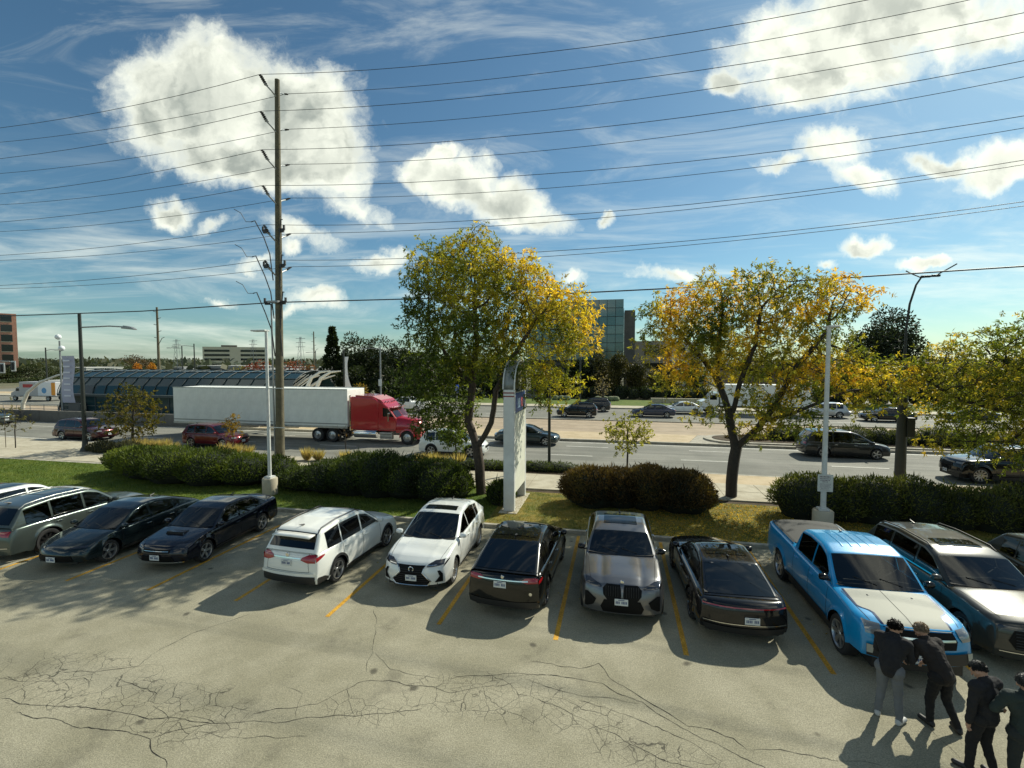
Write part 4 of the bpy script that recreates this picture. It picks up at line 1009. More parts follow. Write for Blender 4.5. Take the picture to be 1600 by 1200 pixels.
patch(r_, c, 'tail_light', [(1.06, .62, .90), (1.0, .46, .915), (.93, .42, .92), (.86, .62, .92)], m_redl, 'rear', .012, mirror=True)
wrap(r_, c, 'tail_light', [(-.03, .88, 1.0), (-.16, .93, 1.02), (-.36, .99, 1.02)], m_redl)
patch(r_, c, 'rear_bumper', [(.50, -.86, .86), (.40, -.86, .86), (.29, -.82, .82)], m_blk, 'rear', .018, 16)
wrap(r_, c, 'rear_bumper', [(-.02, .29, .47), (-.3, .29, .44), (-.5, .29, .36)], m_blk, .012)
patch(r_, c, 'bumper_step', [(.60, -.80, .80), (.53, -.84, .84)], W1, 'rear', .05, 16)
patch(r_, c, 'tailgate_seam', [(1.08, .60, .608), (.62, .66, .668)], m_seam, 'rear', .006, 1, True)
patch(r_, c, 'tailgate_seam', [(.63, -.66, .66), (.62, -.66, .66)], m_seam, 'rear', .006, 12)
patch(r_, c, 'spoiler_trim', [(.985, -.42, .42), (.955, -.42, .42)], m_chr, 'rear', .014, 8)
plate(r_, c, .84, 'rear'); emblem(r_, c, 1.035, .06, 'rear')
patch(r_, c, 'headlight', [(.85, .5, .85), (.74, .55, .88)], m_lamp, 'front', mirror=True)
G_ = [[c.cabsec(4.18, v) for v in np.linspace(-.8, .8, 9)], [tuple(np.array(c.cabsec(4.18, v))+np.array((0, -.26, -.02))) for v in np.linspace(-.8, .8, 9)]]
MB().grid(G_).build('roof_spoiler', W1, r_, smooth=60).modifiers.new('thick', 'SOLIDIFY').thickness = .03

# 2 white crossover with a large dark hourglass grille
c = Car(L=4.7, W=1.89, H=1.65, wb=2.74, fo=.95, r=.365, bowf=.36, crease=.012, top=[(0, .62), (.03, .76), (.12, .86), (.35, .96), (.9, 1.05), (1.3, 1.09), (2.5, 1.10), (3.9, 1.17), (4.45, 1.15), (4.6, 1.0), (4.66, .8)],
        cab=[(1.2, 1.06), (2.3, 1.56), (2.65, 1.63), (3.2, 1.65), (3.9, 1.54), (4.58, 1.17)], rw=.68, win=[(1.65, 2.55), (2.62, 3.5), (3.55, 3.8)], doors=(1.5, 2.54, 3.5), spokes=10, wst='split', glassroof=(2.45, 2.75, .72))
W2 = paint('pearl_white_paint', (.75, .77, .74), .05, .25)
r_ = make_car('parked_crossover', 'pearl white crossover facing us with a dark hourglass grille and slim headlamps', 'car', c, W2, (-5.4, 14.1, 0), rad(180+1.5), GP)
patch(r_, c, 'grille', [(.80, -.40, .40), (.72, -.33, .33), (.62, -.30, .30), (.5, -.42, .42), (.40, -.52, .52), (.30, -.44, .44)], m_gr, 'front', .012, 12)
for sg in (-1, 1):
    MB().tube([c.front(sg*x, z, .02) for z, x in ((.81, .42), (.72, .35), (.62, .32), (.5, .44), (.40, .54), (.29, .46))], .014, 5).build('grille_frame', m_chr, r_)
MB().tube([c.front(x, .285, .02) for x in np.linspace(-.46, .46, 9)], .014, 5).build('grille_frame', m_chr, r_)
for k in range(7):
    z = .36+.055*k; hw = np.interp(z, [.3, .4, .5, .62, .72, .8], [.42, .5, .4, .28, .31, .38]); MB().tube([c.front(x, z, .016) for x in np.linspace(-hw, hw, 9)], .006, 4).build('grille_bar', m_blk, r_)
patch(r_, c, 'headlight', [(.885, .60, .88), (.83, .46, .89), (.78, .42, .80), (.76, .44, .6)], m_lampd, 'front', .014, mirror=True)
wrap(r_, c, 'headlight', [(.03, .76, .82), (.2, .80, .87), (.42, .86, .88)], m_lampd)
patch(r_, c, 'running_light', [(.80, .44, .66), (.785, .44, .66)], m_chr, 'front', .02, mirror=True)
patch(r_, c, 'air_intake', [(.66, .68, .74), (.52, .74, .84), (.36, .62, .86)], m_gr, 'front', .012, mirror=True)
plate(r_, c, .50, 'front', -.02, .03)
MB().lathe([(.05, 0), (.062, .008), (.075, 0)], 18, axis='y').build('emblem', m_chr, r_, smooth=40, loc=c.front(0, .70, .02))

# 3 black liftback, rear towards us, glass roof
c = Car(L=4.75, W=1.92, H=1.62, wb=2.89, fo=.86, r=.36, bowr=.2, top=[(0, .62), (.04, .76), (.2, .85), (.7, .95), (1.1, 1.02), (2.5, 1.04), (3.8, 1.10), (4.4, 1.12), (4.66, 1.08), (4.72, .98), (4.75, .8)],
        cab=[(1.0, 1.0), (1.9, 1.48), (2.35, 1.6), (2.9, 1.61), (3.5, 1.53), (4.62, 1.12)], rw=.68, win=[(1.4, 2.35), (2.43, 3.35), (3.42, 3.8)], doors=(1.35, 2.39, 3.4), glassroof=(2.0, 3.3, .80), wst='dark', spokes=5)
BK1 = paint('black_paint', (.006, .006, .005), .0, .2)
r_ = make_car('parked_liftback', 'black liftback with a glass roof, rear towards us, bright strip between red tail lamps', 'car', c, BK1, (-2.6, 13.5, 0), rad(-2), GP)
patch(r_, c, 'tail_light', [(1.02, .56, .90), (.95, .44, .915), (.90, .60, .91)], m_redl, 'rear', .012, mirror=True)
wrap(r_, c, 'tail_light', [(-.03, .88, .97), (-.3, .94, .98)], m_redl)
patch(r_, c, 'chrome_strip', [(.965, -.62, .62), (.94, -.62, .62)], m_chr, 'rear', .02, 14)
plate(r_, c, .85, 'rear', -.05, .02); emblem(r_, c, 1.02, .045, 'rear')
patch(r_, c, 'rear_bumper', [(.46, -.84, .84), (.3, -.8, .8)], m_blk, 'rear', .016, 14)
MB().lathe([(.001, -.006), (.04, 0)], 12, axis='y').build('reflector', m_chr, r_, loc=c.rear(.68, .66, .01))

# 4 grey coupe crossover, front towards us
c = Car(L=4.95, W=2.0, H=1.70, wb=2.97, fo=.88, r=.38, ww=.27, bowf=.26, crease=-.02, top=[(0, .68), (.03, .86), (.10, .96), (.35, 1.05), (.9, 1.12), (1.35, 1.16), (2.5, 1.17), (4.0, 1.22), (4.7, 1.2), (4.9, 1.05), (4.95, .85)],
        cab=[(1.32, 1.13), (2.15, 1.58), (2.55, 1.68), (3.0, 1.70), (3.7, 1.62), (4.78, 1.22)], rw=.67, win=[(1.7, 2.65), (2.73, 3.6), (3.66, 4.05)], doors=(1.6, 2.7, 3.65), wst='dark', spokes=10, glassroof=(2.45, 3.25, .62), mirmat=m_gblk)
GY = paint('grey_metallic_paint', (.15, .15, .155), .65, .3)
r_ = make_car('parked_coupe_crossover', 'metallic grey coupe crossover facing us between two yellow lines, sunroof and twin black grilles', 'car', c, GY, (.12, 13.88, 0), rad(180+1), GP)
patch(r_, c, 'grille', [(.95, .05, .36), (.86, .03, .45), (.72, .02, .44), (.62, .04, .34)], m_gr, 'front', .014, mirror=True)
for sg in (-1, 1):
    for k in range(6):
        x = .10+.055*k; MB().tube([c.front(sg*x, z, .024) for z in (.70, .78, .86, .91)], .007, 4).build('grille_bar', m_blk, r_)
patch(r_, c, 'headlight', [(.99, .74, .93), (.93, .52, .94), (.88, .47, .90), (.865, .50, .7)], m_lampd, 'front', .014, mirror=True)
wrap(r_, c, 'headlight', [(.03, .86, .92), (.2, .90, .96), (.34, .93, .96)], m_lampd)
patch(r_, c, 'lower_grille', [(.62, -.42, .42), (.45, -.50, .50), (.32, -.44, .44)], m_gr, 'front', .012, 12)
patch(r_, c, 'air_intake', [(.72, .80, .92), (.60, .60, .94), (.46, .66, .93), (.38, .8, .9)], m_gr, 'front', .012, mirror=True)
plate(r_, c, .60, 'front', .02, .03); emblem(r_, c, .985, .05)
for sg in (-1, 1): 
    for dd in (.0,): pass

# 5 black low sports saloon, rear towards us
c = Car(L=5.0, W=1.96, H=1.42, wb=2.95, fo=.95, r=.365, ww=.29, bowr=.26, top=[(0, .55), (.04, .66), (.2, .74), (.8, .86), (1.3, .93), (2.4, .95), (3.6, .99), (4.4, 1.0), (4.85, .96), (4.97, .88), (5.0, .7)],
        cab=[(1.35, .90), (2.2, 1.32), (2.6, 1.41), (3.1, 1.42), (3.6, 1.35), (4.72, .98)], cw=.86, rw=.62, win=[(1.7, 2.7), (2.78, 3.6), (3.66, 4.0)], doors=(1.6, 2.74, 3.6), wst='dark', spokes=10, flare=.03, glassroof=(2.55, 3.3, .7))
BK2 = paint('deep_black_paint', (.008, .008, .009), .2, .2)
r_ = make_car('parked_sports_saloon', 'low black sports saloon with sloping back, rear towards us, beside the blue pickup', 'car', c, BK2, (2.7, 13.65, 0), rad(2.5), GP)
patch(r_, c, 'tail_light', [(.855, -.90, .90), (.83, -.90, .90)], m_redl, 'rear', .014, 20)
patch(r_, c, 'air_vent', [(.895, -.66, .66), (.875, -.66, .66)], m_blk, 'rear', .014, 14)
patch(r_, c, 'rear_bumper', [(.42, -.86, .86), (.27, -.8, .8)], m_blk, 'rear', .016, 14)
patch(r_, c, 'chrome_strip', [(.50, -.88, .88), (.485, -.88, .88)], m_chr, 'rear', .018, 14)
plate(r_, c, .60, 'rear', .12, .02)

# 6 blue pickup truck with white bonnet
c = Car(L=5.85, W=2.06, H=1.90, wb=3.58, fo=1.0, r=.41, ww=.28, sill=.42, bowf=.26, bowr=.05, smooth=.04, top=[(0, .82), (.04, 1.0), (.12, 1.10), (.4, 1.17), (1.0, 1.23), (1.4, 1.27), (2.3, 1.28), (3.6, 1.29), (3.75, 1.33), (5.78, 1.36), (5.84, 1.3), (5.85, 1.1)],
        cab=[(1.32, 1.24), (2.1, 1.80), (2.5, 1.89), (3.1, 1.90), (3.6, 1.84), (3.85, 1.30)], belt=1.25, cw=.90, rw=.74, win=[(1.75, 2.6), (2.68, 3.55)], doors=(1.62, 2.64, 3.62), wst='plain', spokes=6, flare=.035, mirmat=m_gblk, nose_lean=.06)
BL = paint('bright_blue_paint', (.0, .26, .56), .1, .3)
r_ = make_car('pickup_truck', 'bright blue pickup truck with white bonnet and covered bed, facing us', 'pickup truck', c, BL, (5.68, 13.35, 0), rad(180+1.5), GP)
WB = M('white_bonnet_wrap', (.40, .40, .34), .6, spec=.15)
def topstrip(root, nm, f0, f1, da, db, mat, e, n=16):
    G_ = []
    for i in range(n+1):
        t = i/n; d = da+(db-da)*t; y = c.L/2-d; a, b = f0(t)*c.xe(y), f1(t)*c.xe(y); G_.append([c.topp(a+(b-a)*j/8, y, e) for j in range(9)])
    return MB().grid(G_).build(nm, mat, root, smooth=60)
ed = lambda t: .60 if t < .35 else (.60+.2*min(1, (t-.35)/.12) if t < .47 else .80)
topstrip(r_, 'bonnet_wrap', lambda t: -ed(t), lambda t: ed(t), .10, 1.38, WB, .006)
for sg in (-1, 1): topstrip(r_, 'bonnet_stripe', lambda t: sg*ed(t), lambda t: sg*(ed(t)+.045), .10, 1.38, paint('navy_stripe', (.004, .02, .08), .1, .3), .007)
topstrip(r_, 'bonnet_seam', lambda t: .08, lambda t: .09, .12, 1.36, m_seam, .009)
topstrip(r_, 'bed_cover', lambda t: -.86, lambda t: .86, 3.9, 5.78, M('bed_cover_vinyl', (.04, .042, .04), .7, spec=.2), .02)
for sg in (-1, 1): topstrip(r_, 'bed_rail', lambda t: sg*.88, lambda t: sg*.93, 3.9, 5.8, m_blk, .03)
patch(r_, c, 'grille', [(1.06, -.56, .56), (.92, -.62, .62), (.78, -.58, .58)], m_gr, 'front', .014, 12)
patch(r_, c, 'grille_bar', [(.95, -.58, .58), (.91, -.58, .58)], m_chr, 'front', .03, 12)
patch(r_, c, 'headlight', [(1.09, .64, .97), (.99, .66, .985), (.90, .72, .985)], m_lamp, 'front', .014, mirror=True)
patch(r_, c, 'bumper', [(.72, -.96, .96), (.60, -.97, .97), (.50, -.93, .93)], m_blk, 'front', .04, 16)
patch(r_, c, 'bumper_corner', [(.72, .78, .95), (.56, .80, .95)], WB, 'front', .05, mirror=True)
plate(r_, c, .60, 'front', -.0, .06)
for i in range(5):
    d0_, d1_ = 2.35, 3.4; v = -.5+.25*i; G_ = [[tuple(np.array(c.cabsec(d, v+dv))+np.array((0, 0, .004+.008*(dv == 0)))) for dv in (-.03, 0, .03)] for d in np.linspace(d0_, d1_, 8)]
    MB().grid(G_).build('roof_rib', BL, r_, smooth=60)
for q in (-.42, .42): MB().lathe([(.001, .012), (.02, .01), (.022, 0)], 8).build('washer_nozzle', m_blk, r_, loc=c.topp(q, c.L/2-1.15, .006))

# 7 dark large crossover, front towards us
c = Car(L=4.98, W=1.98, H=1.75, wb=2.9, fo=.95, r=.38, bowf=.22, top=[(0, .72), (.03, .92), (.10, 1.02), (.35, 1.08), (.9, 1.13), (1.3, 1.17), (2.5, 1.18), (4.0, 1.2), (4.8, 1.18), (4.95, 1.0), (4.98, .8)],
        cab=[(1.28, 1.14), (2.1, 1.62), (2.5, 1.73), (3.6, 1.75), (4.4, 1.68), (4.85, 1.2)], rw=.74, win=[(1.7, 2.6), (2.68, 3.6), (3.68, 4.4)], doors=(1.6, 2.64, 3.64), trim=True, rails='dark', glassroof=(2.45, 2.9, .6), nose_lean=.03)
HY = paint('dark_bronze_grey_paint', (.045, .044, .036), .15, .28)
r_ = make_car('parked_crossover', 'large dark bronze-grey crossover facing us, immediately right of the blue pickup', 'car', c, HY, (8.3, 13.8, 0), rad(180+4), GP)
patch(r_, c, 'grille', [(.86, -.62, .62), (.66, -.72, .72), (.5, -.62, .62)], m_gr, 'front', .012, 14)
for k in range(6): MB().tube([c.front(x, .53+.055*k, .02) for x in np.linspace(-.62, .62, 11)], .007, 4).build('grille_bar', HY, r_)
patch(r_, c, 'headlight', [(.93, .58, .93), (.90, .56, .93)], m_lampd, 'front', .014, mirror=True)
patch(r_, c, 'chrome_strip', [(.44, -.86, .86), (.425, -.86, .86)], m_chr, 'front', .02, 16)
plate(r_, c, .62, 'front', -.05, .03)
MB().lathe([(.04, 0), (.055, .01), (.07, 0)], 18, axis='y').build('emblem', m_chr, r_, smooth=40, loc=c.front(0, .97, .012)).scale = (1.5, 1, .8)
# 8 dark car in the stall at the right edge, mostly outside the picture
c8 = Car(L=4.6, W=1.84, H=1.6, wb=2.65, fo=.95, r=.34, top=[(0, .6), (.04, .75), (.2, .85), (.8, .97), (1.2, 1.02), (3.9, 1.08), (4.45, 1.05), (4.6, .8)], cab=[(1.1, 1.0), (2.0, 1.5), (2.4, 1.59), (3.4, 1.6), (4.0, 1.52), (4.5, 1.08)], win=[(1.5, 2.4), (2.48, 3.4), (3.46, 3.9)], doors=(1.45, 2.44, 3.45), rw=.7)
r_ = make_car('parked_hatchback', 'dark car at the right edge beyond the bronze-grey crossover', 'car', c8, paint('charcoal_paint', (.03, .035, .035), .3, .3), (11.35, 14.2, 0), rad(180+4), GP)
patch(r_, c8, 'headlight', [(.80, .5, .82), (.72, .5, .85)], m_lampd, 'front', mirror=True); patch(r_, c8, 'grille', [(.62, -.5, .5), (.4, -.5, .5)], m_gr, 'front')
# 9 dark blue-black sports sedan with bonnet scoop
c = Car(L=4.67, W=1.83, H=1.47, wb=2.68, fo=.92, r=.335, bowf=.26, top=[(0, .55), (.03, .68), (.1, .76), (.35, .84), (.9, .92), (1.2, .96), (2.4, .98), (3.6, 1.04), (4.2, 1.08), (4.55, 1.08), (4.64, 1.0), (4.67, .8)],
        cab=[(1.12, .93), (1.95, 1.37), (2.3, 1.46), (2.9, 1.47), (3.4, 1.40), (4.15, 1.06)], rw=.66, win=[(1.5, 2.45), (2.53, 3.35), (3.4, 3.6)], doors=(1.4, 2.49, 3.35), wst='plain', spokes=5)
NV = paint('blue_black_paint', (.006, .007, .014), .2, .22)
r_ = make_car('parked_sedan', 'blue-black sports sedan with a bonnet scoop, facing us, right of the teal-black sedan', 'car', c, NV, (-13.5, 13.8, 0), rad(180+4), GP)
sc_ = MB().add([(-.26, 1.05+.0, 0), (.26, 1.05, 0), (.22, .75, 0), (-.22, .75, 0), (-.26, 1.38, .06), (.26, 1.38, .06)], [(0, 1, 2, 3)])
p = c.topp(0, c.L/2-.72, 0); 
MB().add([(-.27, 0, .055), (.27, 0, .055), (.3, -.42, -.0), (-.3, -.42, -.0), (-.3, .02, -.02), (.3, .02, -.02)], [(0, 1, 2, 3), (0, 3, 4), (1, 5, 2)]).build('bonnet_scoop', NV, r_, loc=(0, p[1], p[2]+.01))
MB().add([(-.27, .0, .05), (.27, .0, .05), (.29, .01, -.02), (-.29, .01, -.02)], [(0, 1, 2, 3)]).build('scoop_mouth', m_seam, r_, loc=(0, p[1]-.003, p[2]+.01))
patch(r_, c, 'headlight', [(.77, .55, .86), (.68, .48, .87), (.66, .55, .8)], m_lampd, 'front', .012, mirror=True)
patch(r_, c, 'grille', [(.66, -.44, .44), (.56, -.42, .42)], m_gr, 'front', .012); patch(r_, c, 'lower_grille', [(.46, -.5, .5), (.3, -.55, .55)], m_gr, 'front', .012)
patch(r_, c, 'chrome_strip', [(.615, -.40, .40), (.605, -.40, .40)], m_chr, 'front', .018)
patch(r_, c, 'splitter', [(.30, -.86, .86), (.27, -.86, .86)], m_chr, 'front', .03, 14); plate(r_, c, .44, 'front', 0, .03)
MB().tube([(-.62, -c.L/2+.2, 1.06), (0, -c.L/2+.12, 1.085), (.62, -c.L/2+.2, 1.06)], .022, 6).build('boot_lip', NV, r_)
# 10 teal-black sedan
c = Car(L=4.75, W=1.84, H=1.45, wb=2.75, fo=.95, r=.345, bowf=.34, top=[(0, .52), (.04, .64), (.15, .73), (.4, .82), (.9, .92), (1.15, .95), (2.4, .98), (3.8, 1.04), (4.45, 1.04), (4.7, .95), (4.75, .75)],
        cab=[(1.05, .92), (2.0, 1.36), (2.4, 1.44), (2.9, 1.45), (3.5, 1.36), (4.45, 1.04)], rw=.66, win=[(1.5, 2.45), (2.53, 3.4), (3.46, 3.7)], doors=(1.4, 2.49, 3.4), trim=True, wst='plain', spokes=5)
TL = paint('teal_black_paint', (.014, .024, .026), .4, .22)
r_ = make_car('parked_sedan', 'teal-black sleek sedan facing us beside the large silver-green estate', 'car', c, TL, (-16.4, 13.15, 0), rad(180+3), GP)
patch(r_, c, 'headlight', [(.72, .45, .87), (.67, .4, .88)], m_lampd, 'front', .012, mirror=True)
patch(r_, c, 'grille', [(.5, -.55, .55), (.32, -.6, .6)], m_gr, 'front', .012); plate(r_, c, .40, 'front', .02, .03)
# 11 silver-green large crossover estate, rear towards us
c = Car(L=5.07, W=1.97, H=1.74, wb=3.0, fo=.92, r=.39, ww=.27, top=[(0, .62), (.03, .8), (.12, .92), (.35, 1.0), (1.0, 1.06), (1.35, 1.1), (2.5, 1.12), (4.3, 1.14), (4.9, 1.12), (5.03, .95), (5.07, .75)],
        cab=[(1.32, 1.08), (2.1, 1.60), (2.5, 1.71), (3.6, 1.74), (4.5, 1.66), (4.98, 1.14)], rw=.72, win=[(1.7, 2.65), (2.73, 3.68), (3.76, 4.5)], doors=(1.6, 2.69, 3.72), trim=True, rails='chrome', flare=.04, wst='dark', spokes=10, glassroof=(2.3, 3.5, .7))
SG = paint('silver_green_paint', (.085, .105, .095), .6, .28)
r_ = make_car('parked_estate', 'silver-green large estate with chrome window trim, its red tail lamp towards us', 'car', c, SG, (-19.2, 13.3, 0), rad(3), GP)
patch(r_, c, 'tail_light', [(1.0, .60, .93), (.9, .55, .94), (.84, .7, .93)], m_redl, 'rear', .012, mirror=True)
patch(r_, c, 'chrome_strip', [(.52, -.85, .85), (.50, -.85, .85)], m_chr, 'rear', .02, 12); plate(r_, c, .86, 'rear')
# 12 white crossover at the left edge
c = Car(L=4.95, W=1.98, H=1.68, wb=2.95, fo=.95, r=.38, top=[(0, .62), (.03, .8), (.12, .9), (.4, 1.0), (1.3, 1.1), (4.3, 1.18), (4.85, 1.12), (4.95, .8)],
        cab=[(1.3, 1.08), (2.1, 1.56), (2.5, 1.66), (3.5, 1.68), (4.2, 1.58), (4.8, 1.16)], rw=.70, win=[(1.7, 2.6), (2.68, 3.6), (3.66, 4.2)], doors=(1.6, 2.64, 3.64), glassroof=(2.2, 3.6, .76))
r_ = make_car('parked_crossover', 'white crossover with black glass roof, only its roof and nose seen at the left edge', 'car', c, W2, (-22.2, 13.6, 0), rad(4), GP)
patch(r_, c, 'tail_light', [(1.0, .5, .93), (.92, .5, .94)], m_redl, 'rear', .012, mirror=True); patch(r_, c, 'headlight', [(.9, .5, .9), (.8, .5, .92)], m_lamp, 'front', .012, mirror=True)

# ---- traffic
def suv(**k):
    b = dict(L=4.6, W=1.86, H=1.68, wb=2.7, fo=.92, r=.36, spokes=5, detail=True, top=[(0, .62), (.04, .80), (.2, .92), (.9, 1.03), (1.2, 1.06), (3.9, 1.12), (4.45, 1.1), (4.6, .8)],
             cab=[(1.12, 1.04), (1.95, 1.56), (2.35, 1.66), (3.4, 1.68), (4.1, 1.6), (4.5, 1.12)], win=[(1.45, 2.35), (2.43, 3.3), (3.38, 4.0)], doors=(1.4, 2.39, 3.34), rw=.72); b.update(k); return Car(**b)
def sedan(**k):
    b = dict(L=4.75, W=1.83, H=1.45, wb=2.78, fo=.95, r=.335, spokes=5, detail=True, top=[(0, .54), (.04, .68), (.2, .78), (.9, .91), (1.15, .94), (2.6, .97), (3.9, 1.02), (4.55, 1.0), (4.75, .75)],
             cab=[(1.1, .91), (2.0, 1.36), (2.4, 1.44), (3.0, 1.45), (3.5, 1.36), (4.3, 1.02)], win=[(1.5, 2.45), (2.53, 3.35), (3.4, 3.7)], doors=(1.4, 2.49, 3.35), rw=.66); b.update(k); return Car(**b)
GT = 'cars driving on the avenue'
def traffic(name, label, c, mat, x, y, right=True, cat='car', lamp=None):
    r = make_car(name, label, cat, c, mat, (x, y, -.01), -PI/2 if right else PI/2, GT)
    z = c.zt(.12)-.02
    patch(r, c, 'headlight', [(z-.03, c.W*.28, c.W*.46), (z-.12, c.W*.28, c.W*.47)], lamp or m_lamp, 'front', .012, mirror=True, n=5)
    patch(r, c, 'tail_light', [(.98, c.W*.3, c.W*.475), (.86, c.W*.3, c.W*.475)] if c.H > 1.5 else [(.88, c.W*.25, c.W*.475), (.78, c.W*.25, c.W*.475)], m_redl, 'rear', .012, mirror=True, n=5)
    patch(r, c, 'grille', [(z-.12, -.4, .4), (z-.26, -.45, .45)], m_gr, 'front', .012)
    plate(r, c, .5, 'front', 0, .02); plate(r, c, .8 if c.H > 1.5 else .66, 'rear')
    return r
MR = paint('maroon_paint', (.055, .012, .014), .4, .25)
traffic('maroon_crossover', 'dark maroon crossover passing behind the dark street lamp at left', suv(L=4.75, rails='dark'), MR, -41.4, 30.2)
traffic('dark_car', 'dark grey-green car in the far lane at the left edge', suv(H=1.6), paint('grey_green_paint', (.05, .065, .06), .3, .3), -60.3, 35.2)
traffic('dark_red_crossover', 'dark red crossover driving in front of the white trailer', suv(L=4.5, H=1.6), paint('dark_red_paint', (.11, .008, .012), .3, .25), -28.6, 29.7)
traffic('white_crossover', 'white crossover with dark windows, ahead of the red truck', suv(L=4.6, clad=True, rails='dark'), W1, -10.6, 30.5)
traffic('dark_sedan', 'dark teal-grey sedan half hidden behind the tall white sign', sedan(L=4.9, H=1.5), paint('teal_grey_paint', (.04, .055, .055), .4, .25), -6.6, 35.6)
van = Car(L=5.15, W=1.98, H=1.76, wb=3.0, fo=.98, r=.35, spokes=5, sill=.2, top=[(0, .58), (.05, .76), (.2, .86), (.8, 1.0), (1.1, 1.05), (4.6, 1.1), (5.05, 1.08), (5.15, .8)],
          cab=[(.85, 1.0), (1.95, 1.60), (2.4, 1.73), (3.8, 1.76), (4.6, 1.68), (5.06, 1.1)], win=[(1.4, 2.3), (2.38, 3.4), (3.48, 4.5)], doors=(1.3, 2.34, 3.44), rw=.76, trim=True)
traffic('minivan', 'dark grey minivan driving right, seen between the white lamp post and dark pole', van, paint('dark_grey_paint', (.035, .035, .033), .4, .3), 14.4, 35.3, cat='minivan')
pk = Car(L=5.8, W=2.03, H=1.88, wb=3.6, fo=.98, r=.42, sill=.42, spokes=10, top=[(0, .8), (.04, 1.0), (.15, 1.12), (.4, 1.18), (1.4, 1.26), (5.74, 1.32), (5.8, 1.0)], cab=[(1.32, 1.23), (2.05, 1.78), (2.5, 1.87), (3.1, 1.88), (3.6, 1.82), (3.85, 1.28)], belt=1.25,
         win=[(1.75, 2.6), (2.68, 3.55)], doors=(1.62, 2.64, 3.62), rw=.74)
traffic('black_pickup', 'black pickup truck entering from the right edge behind the hedge', pk, paint('black_truck_paint', (.01, .011, .012), .2, .25), 20.0, 29.8, False, 'pickup truck')
traffic('black_crossover', 'small black crossover heading left in the far lanes, right of the sign', suv(L=4.5, H=1.66), BK1, -4.35, 53.6, False)
traffic('dark_car', 'dark car partly hidden behind the small black crossover', suv(L=4.5, H=1.6), paint('graphite_paint', (.03, .032, .035), .4, .3), -3.0, 60.0, False)
traffic('blue_grey_sedan', 'blue-grey sedan heading left behind the pale young tree', sedan(L=4.7), paint('blue_grey_paint', (.05, .055, .085), .5, .3), 3.9, 55.4, False)
traffic('white_sedan', 'white sedan behind the blue-grey sedan in the far lanes', sedan(L=4.7), W1, 7.4, 59.6, False)
traffic('silver_crossover', 'silver crossover in the far lanes just left of the white lamp post', suv(L=4.8), paint('silver_paint', (.42, .43, .44), .6, .3), 22.1, 58.8, False)
traffic('black_sedan', 'low black sedan in the far lanes behind the dark pole', sedan(L=4.85, H=1.4), BK2, 27.0, 56.4, False)
traffic('dark_sedan', 'dark sedan in the far lanes under the right-hand locust boughs', sedan(L=4.7), NV, 34.9, 57.6, False)
traffic('white_pickup', 'white pickup glimpsed just above the bonnet of the red truck', Car(L=5.6, W=2.0, H=1.85, wb=3.5, fo=.95, r=.4, sill=.4, top=pk.top, cab=pk.cab, belt=1.25, win=pk.win, doors=pk.doors, rw=.74), W1, -25.0, 54.5, False, 'pickup truck')

# articulated lorry: red tractor and long white trailer
RD = paint('truck_red_paint', (.42, .012, .022), .1, .25)
tr = empty('semi_trailer', (-27.9, 34.2, 0), 0, 'long white box trailer pulled by the red tractor', 'trailer')
wt = M('trailer_white', (.80, .81, .75), .45, noise_amt=.08, scale=1.5); alu = M('aluminium_rail', (.42, .43, .42), .35, .8, noise_amt=.2)
TX0, TX1 = -7.95, 7.95
MB().prism([(-1.28, 1.22), (1.28, 1.22), (1.28, 4.02), (-1.28, 4.02)], TX0, TX1, 'x').build('box', wt, tr, bevel=.03)
for z, h, nm in ((1.16, .16, 'bottom_rail'), (4.04, .07, 'top_rail')):
    for s in (-1, 1): MB().box((0, s*1.285, z), (15.92, .035, h)).build(nm, alu, tr)
MB().box((0, -1.30, 1.42), (15.9, .02, .05)).build('scuff_band', M('scuff_grey', (.2, .2, .19), .6), tr)
pmesh = MB().box((0, 0, 0), (1.195, .012, 2.5)).mesh('side_panel', wt)
for k in range(13):
    for s in (-1, 1): link('side_panel', pmesh, tr, (-7.22+1.2*k, s*1.2845, 2.73))
MB().box((0, 0, 1.06), (15.6, .9, .12)).build('chassis', m_blk, tr)
MB().box((5.6, 0, .5), (.15, 1.9, 1.0)).box((5.6, -.9, .06), (.35, .3, .1)).box((5.6, .9, .06), (.35, .3, .1)).build('landing_gear', m_blk, tr)
for x in (-6.1, -4.9):
    for s in (-1, 1): add_wheel(tr, x, s*1.0, .5, .5, 0, 'truck', s).rotation_euler = (0, 0, -PI/2 if s < 0 else PI/2)
b = MB(); 
for i in range(6): b.box((7.965, -.1+.11*i, 3.3), (.01, .07, .11))
for i in range(6): b.box((7.965, -.05+.1*i, 3.12), (.01, .07, .05))
b.build('front_lettering', M('dark_lettering', (.04, .04, .05), .6), tr)
tk = empty('semi_tractor', (-17.0, 34.2, 0), 0, 'red long-nosed tractor unit with sleeper cab and chrome grille', 'truck')
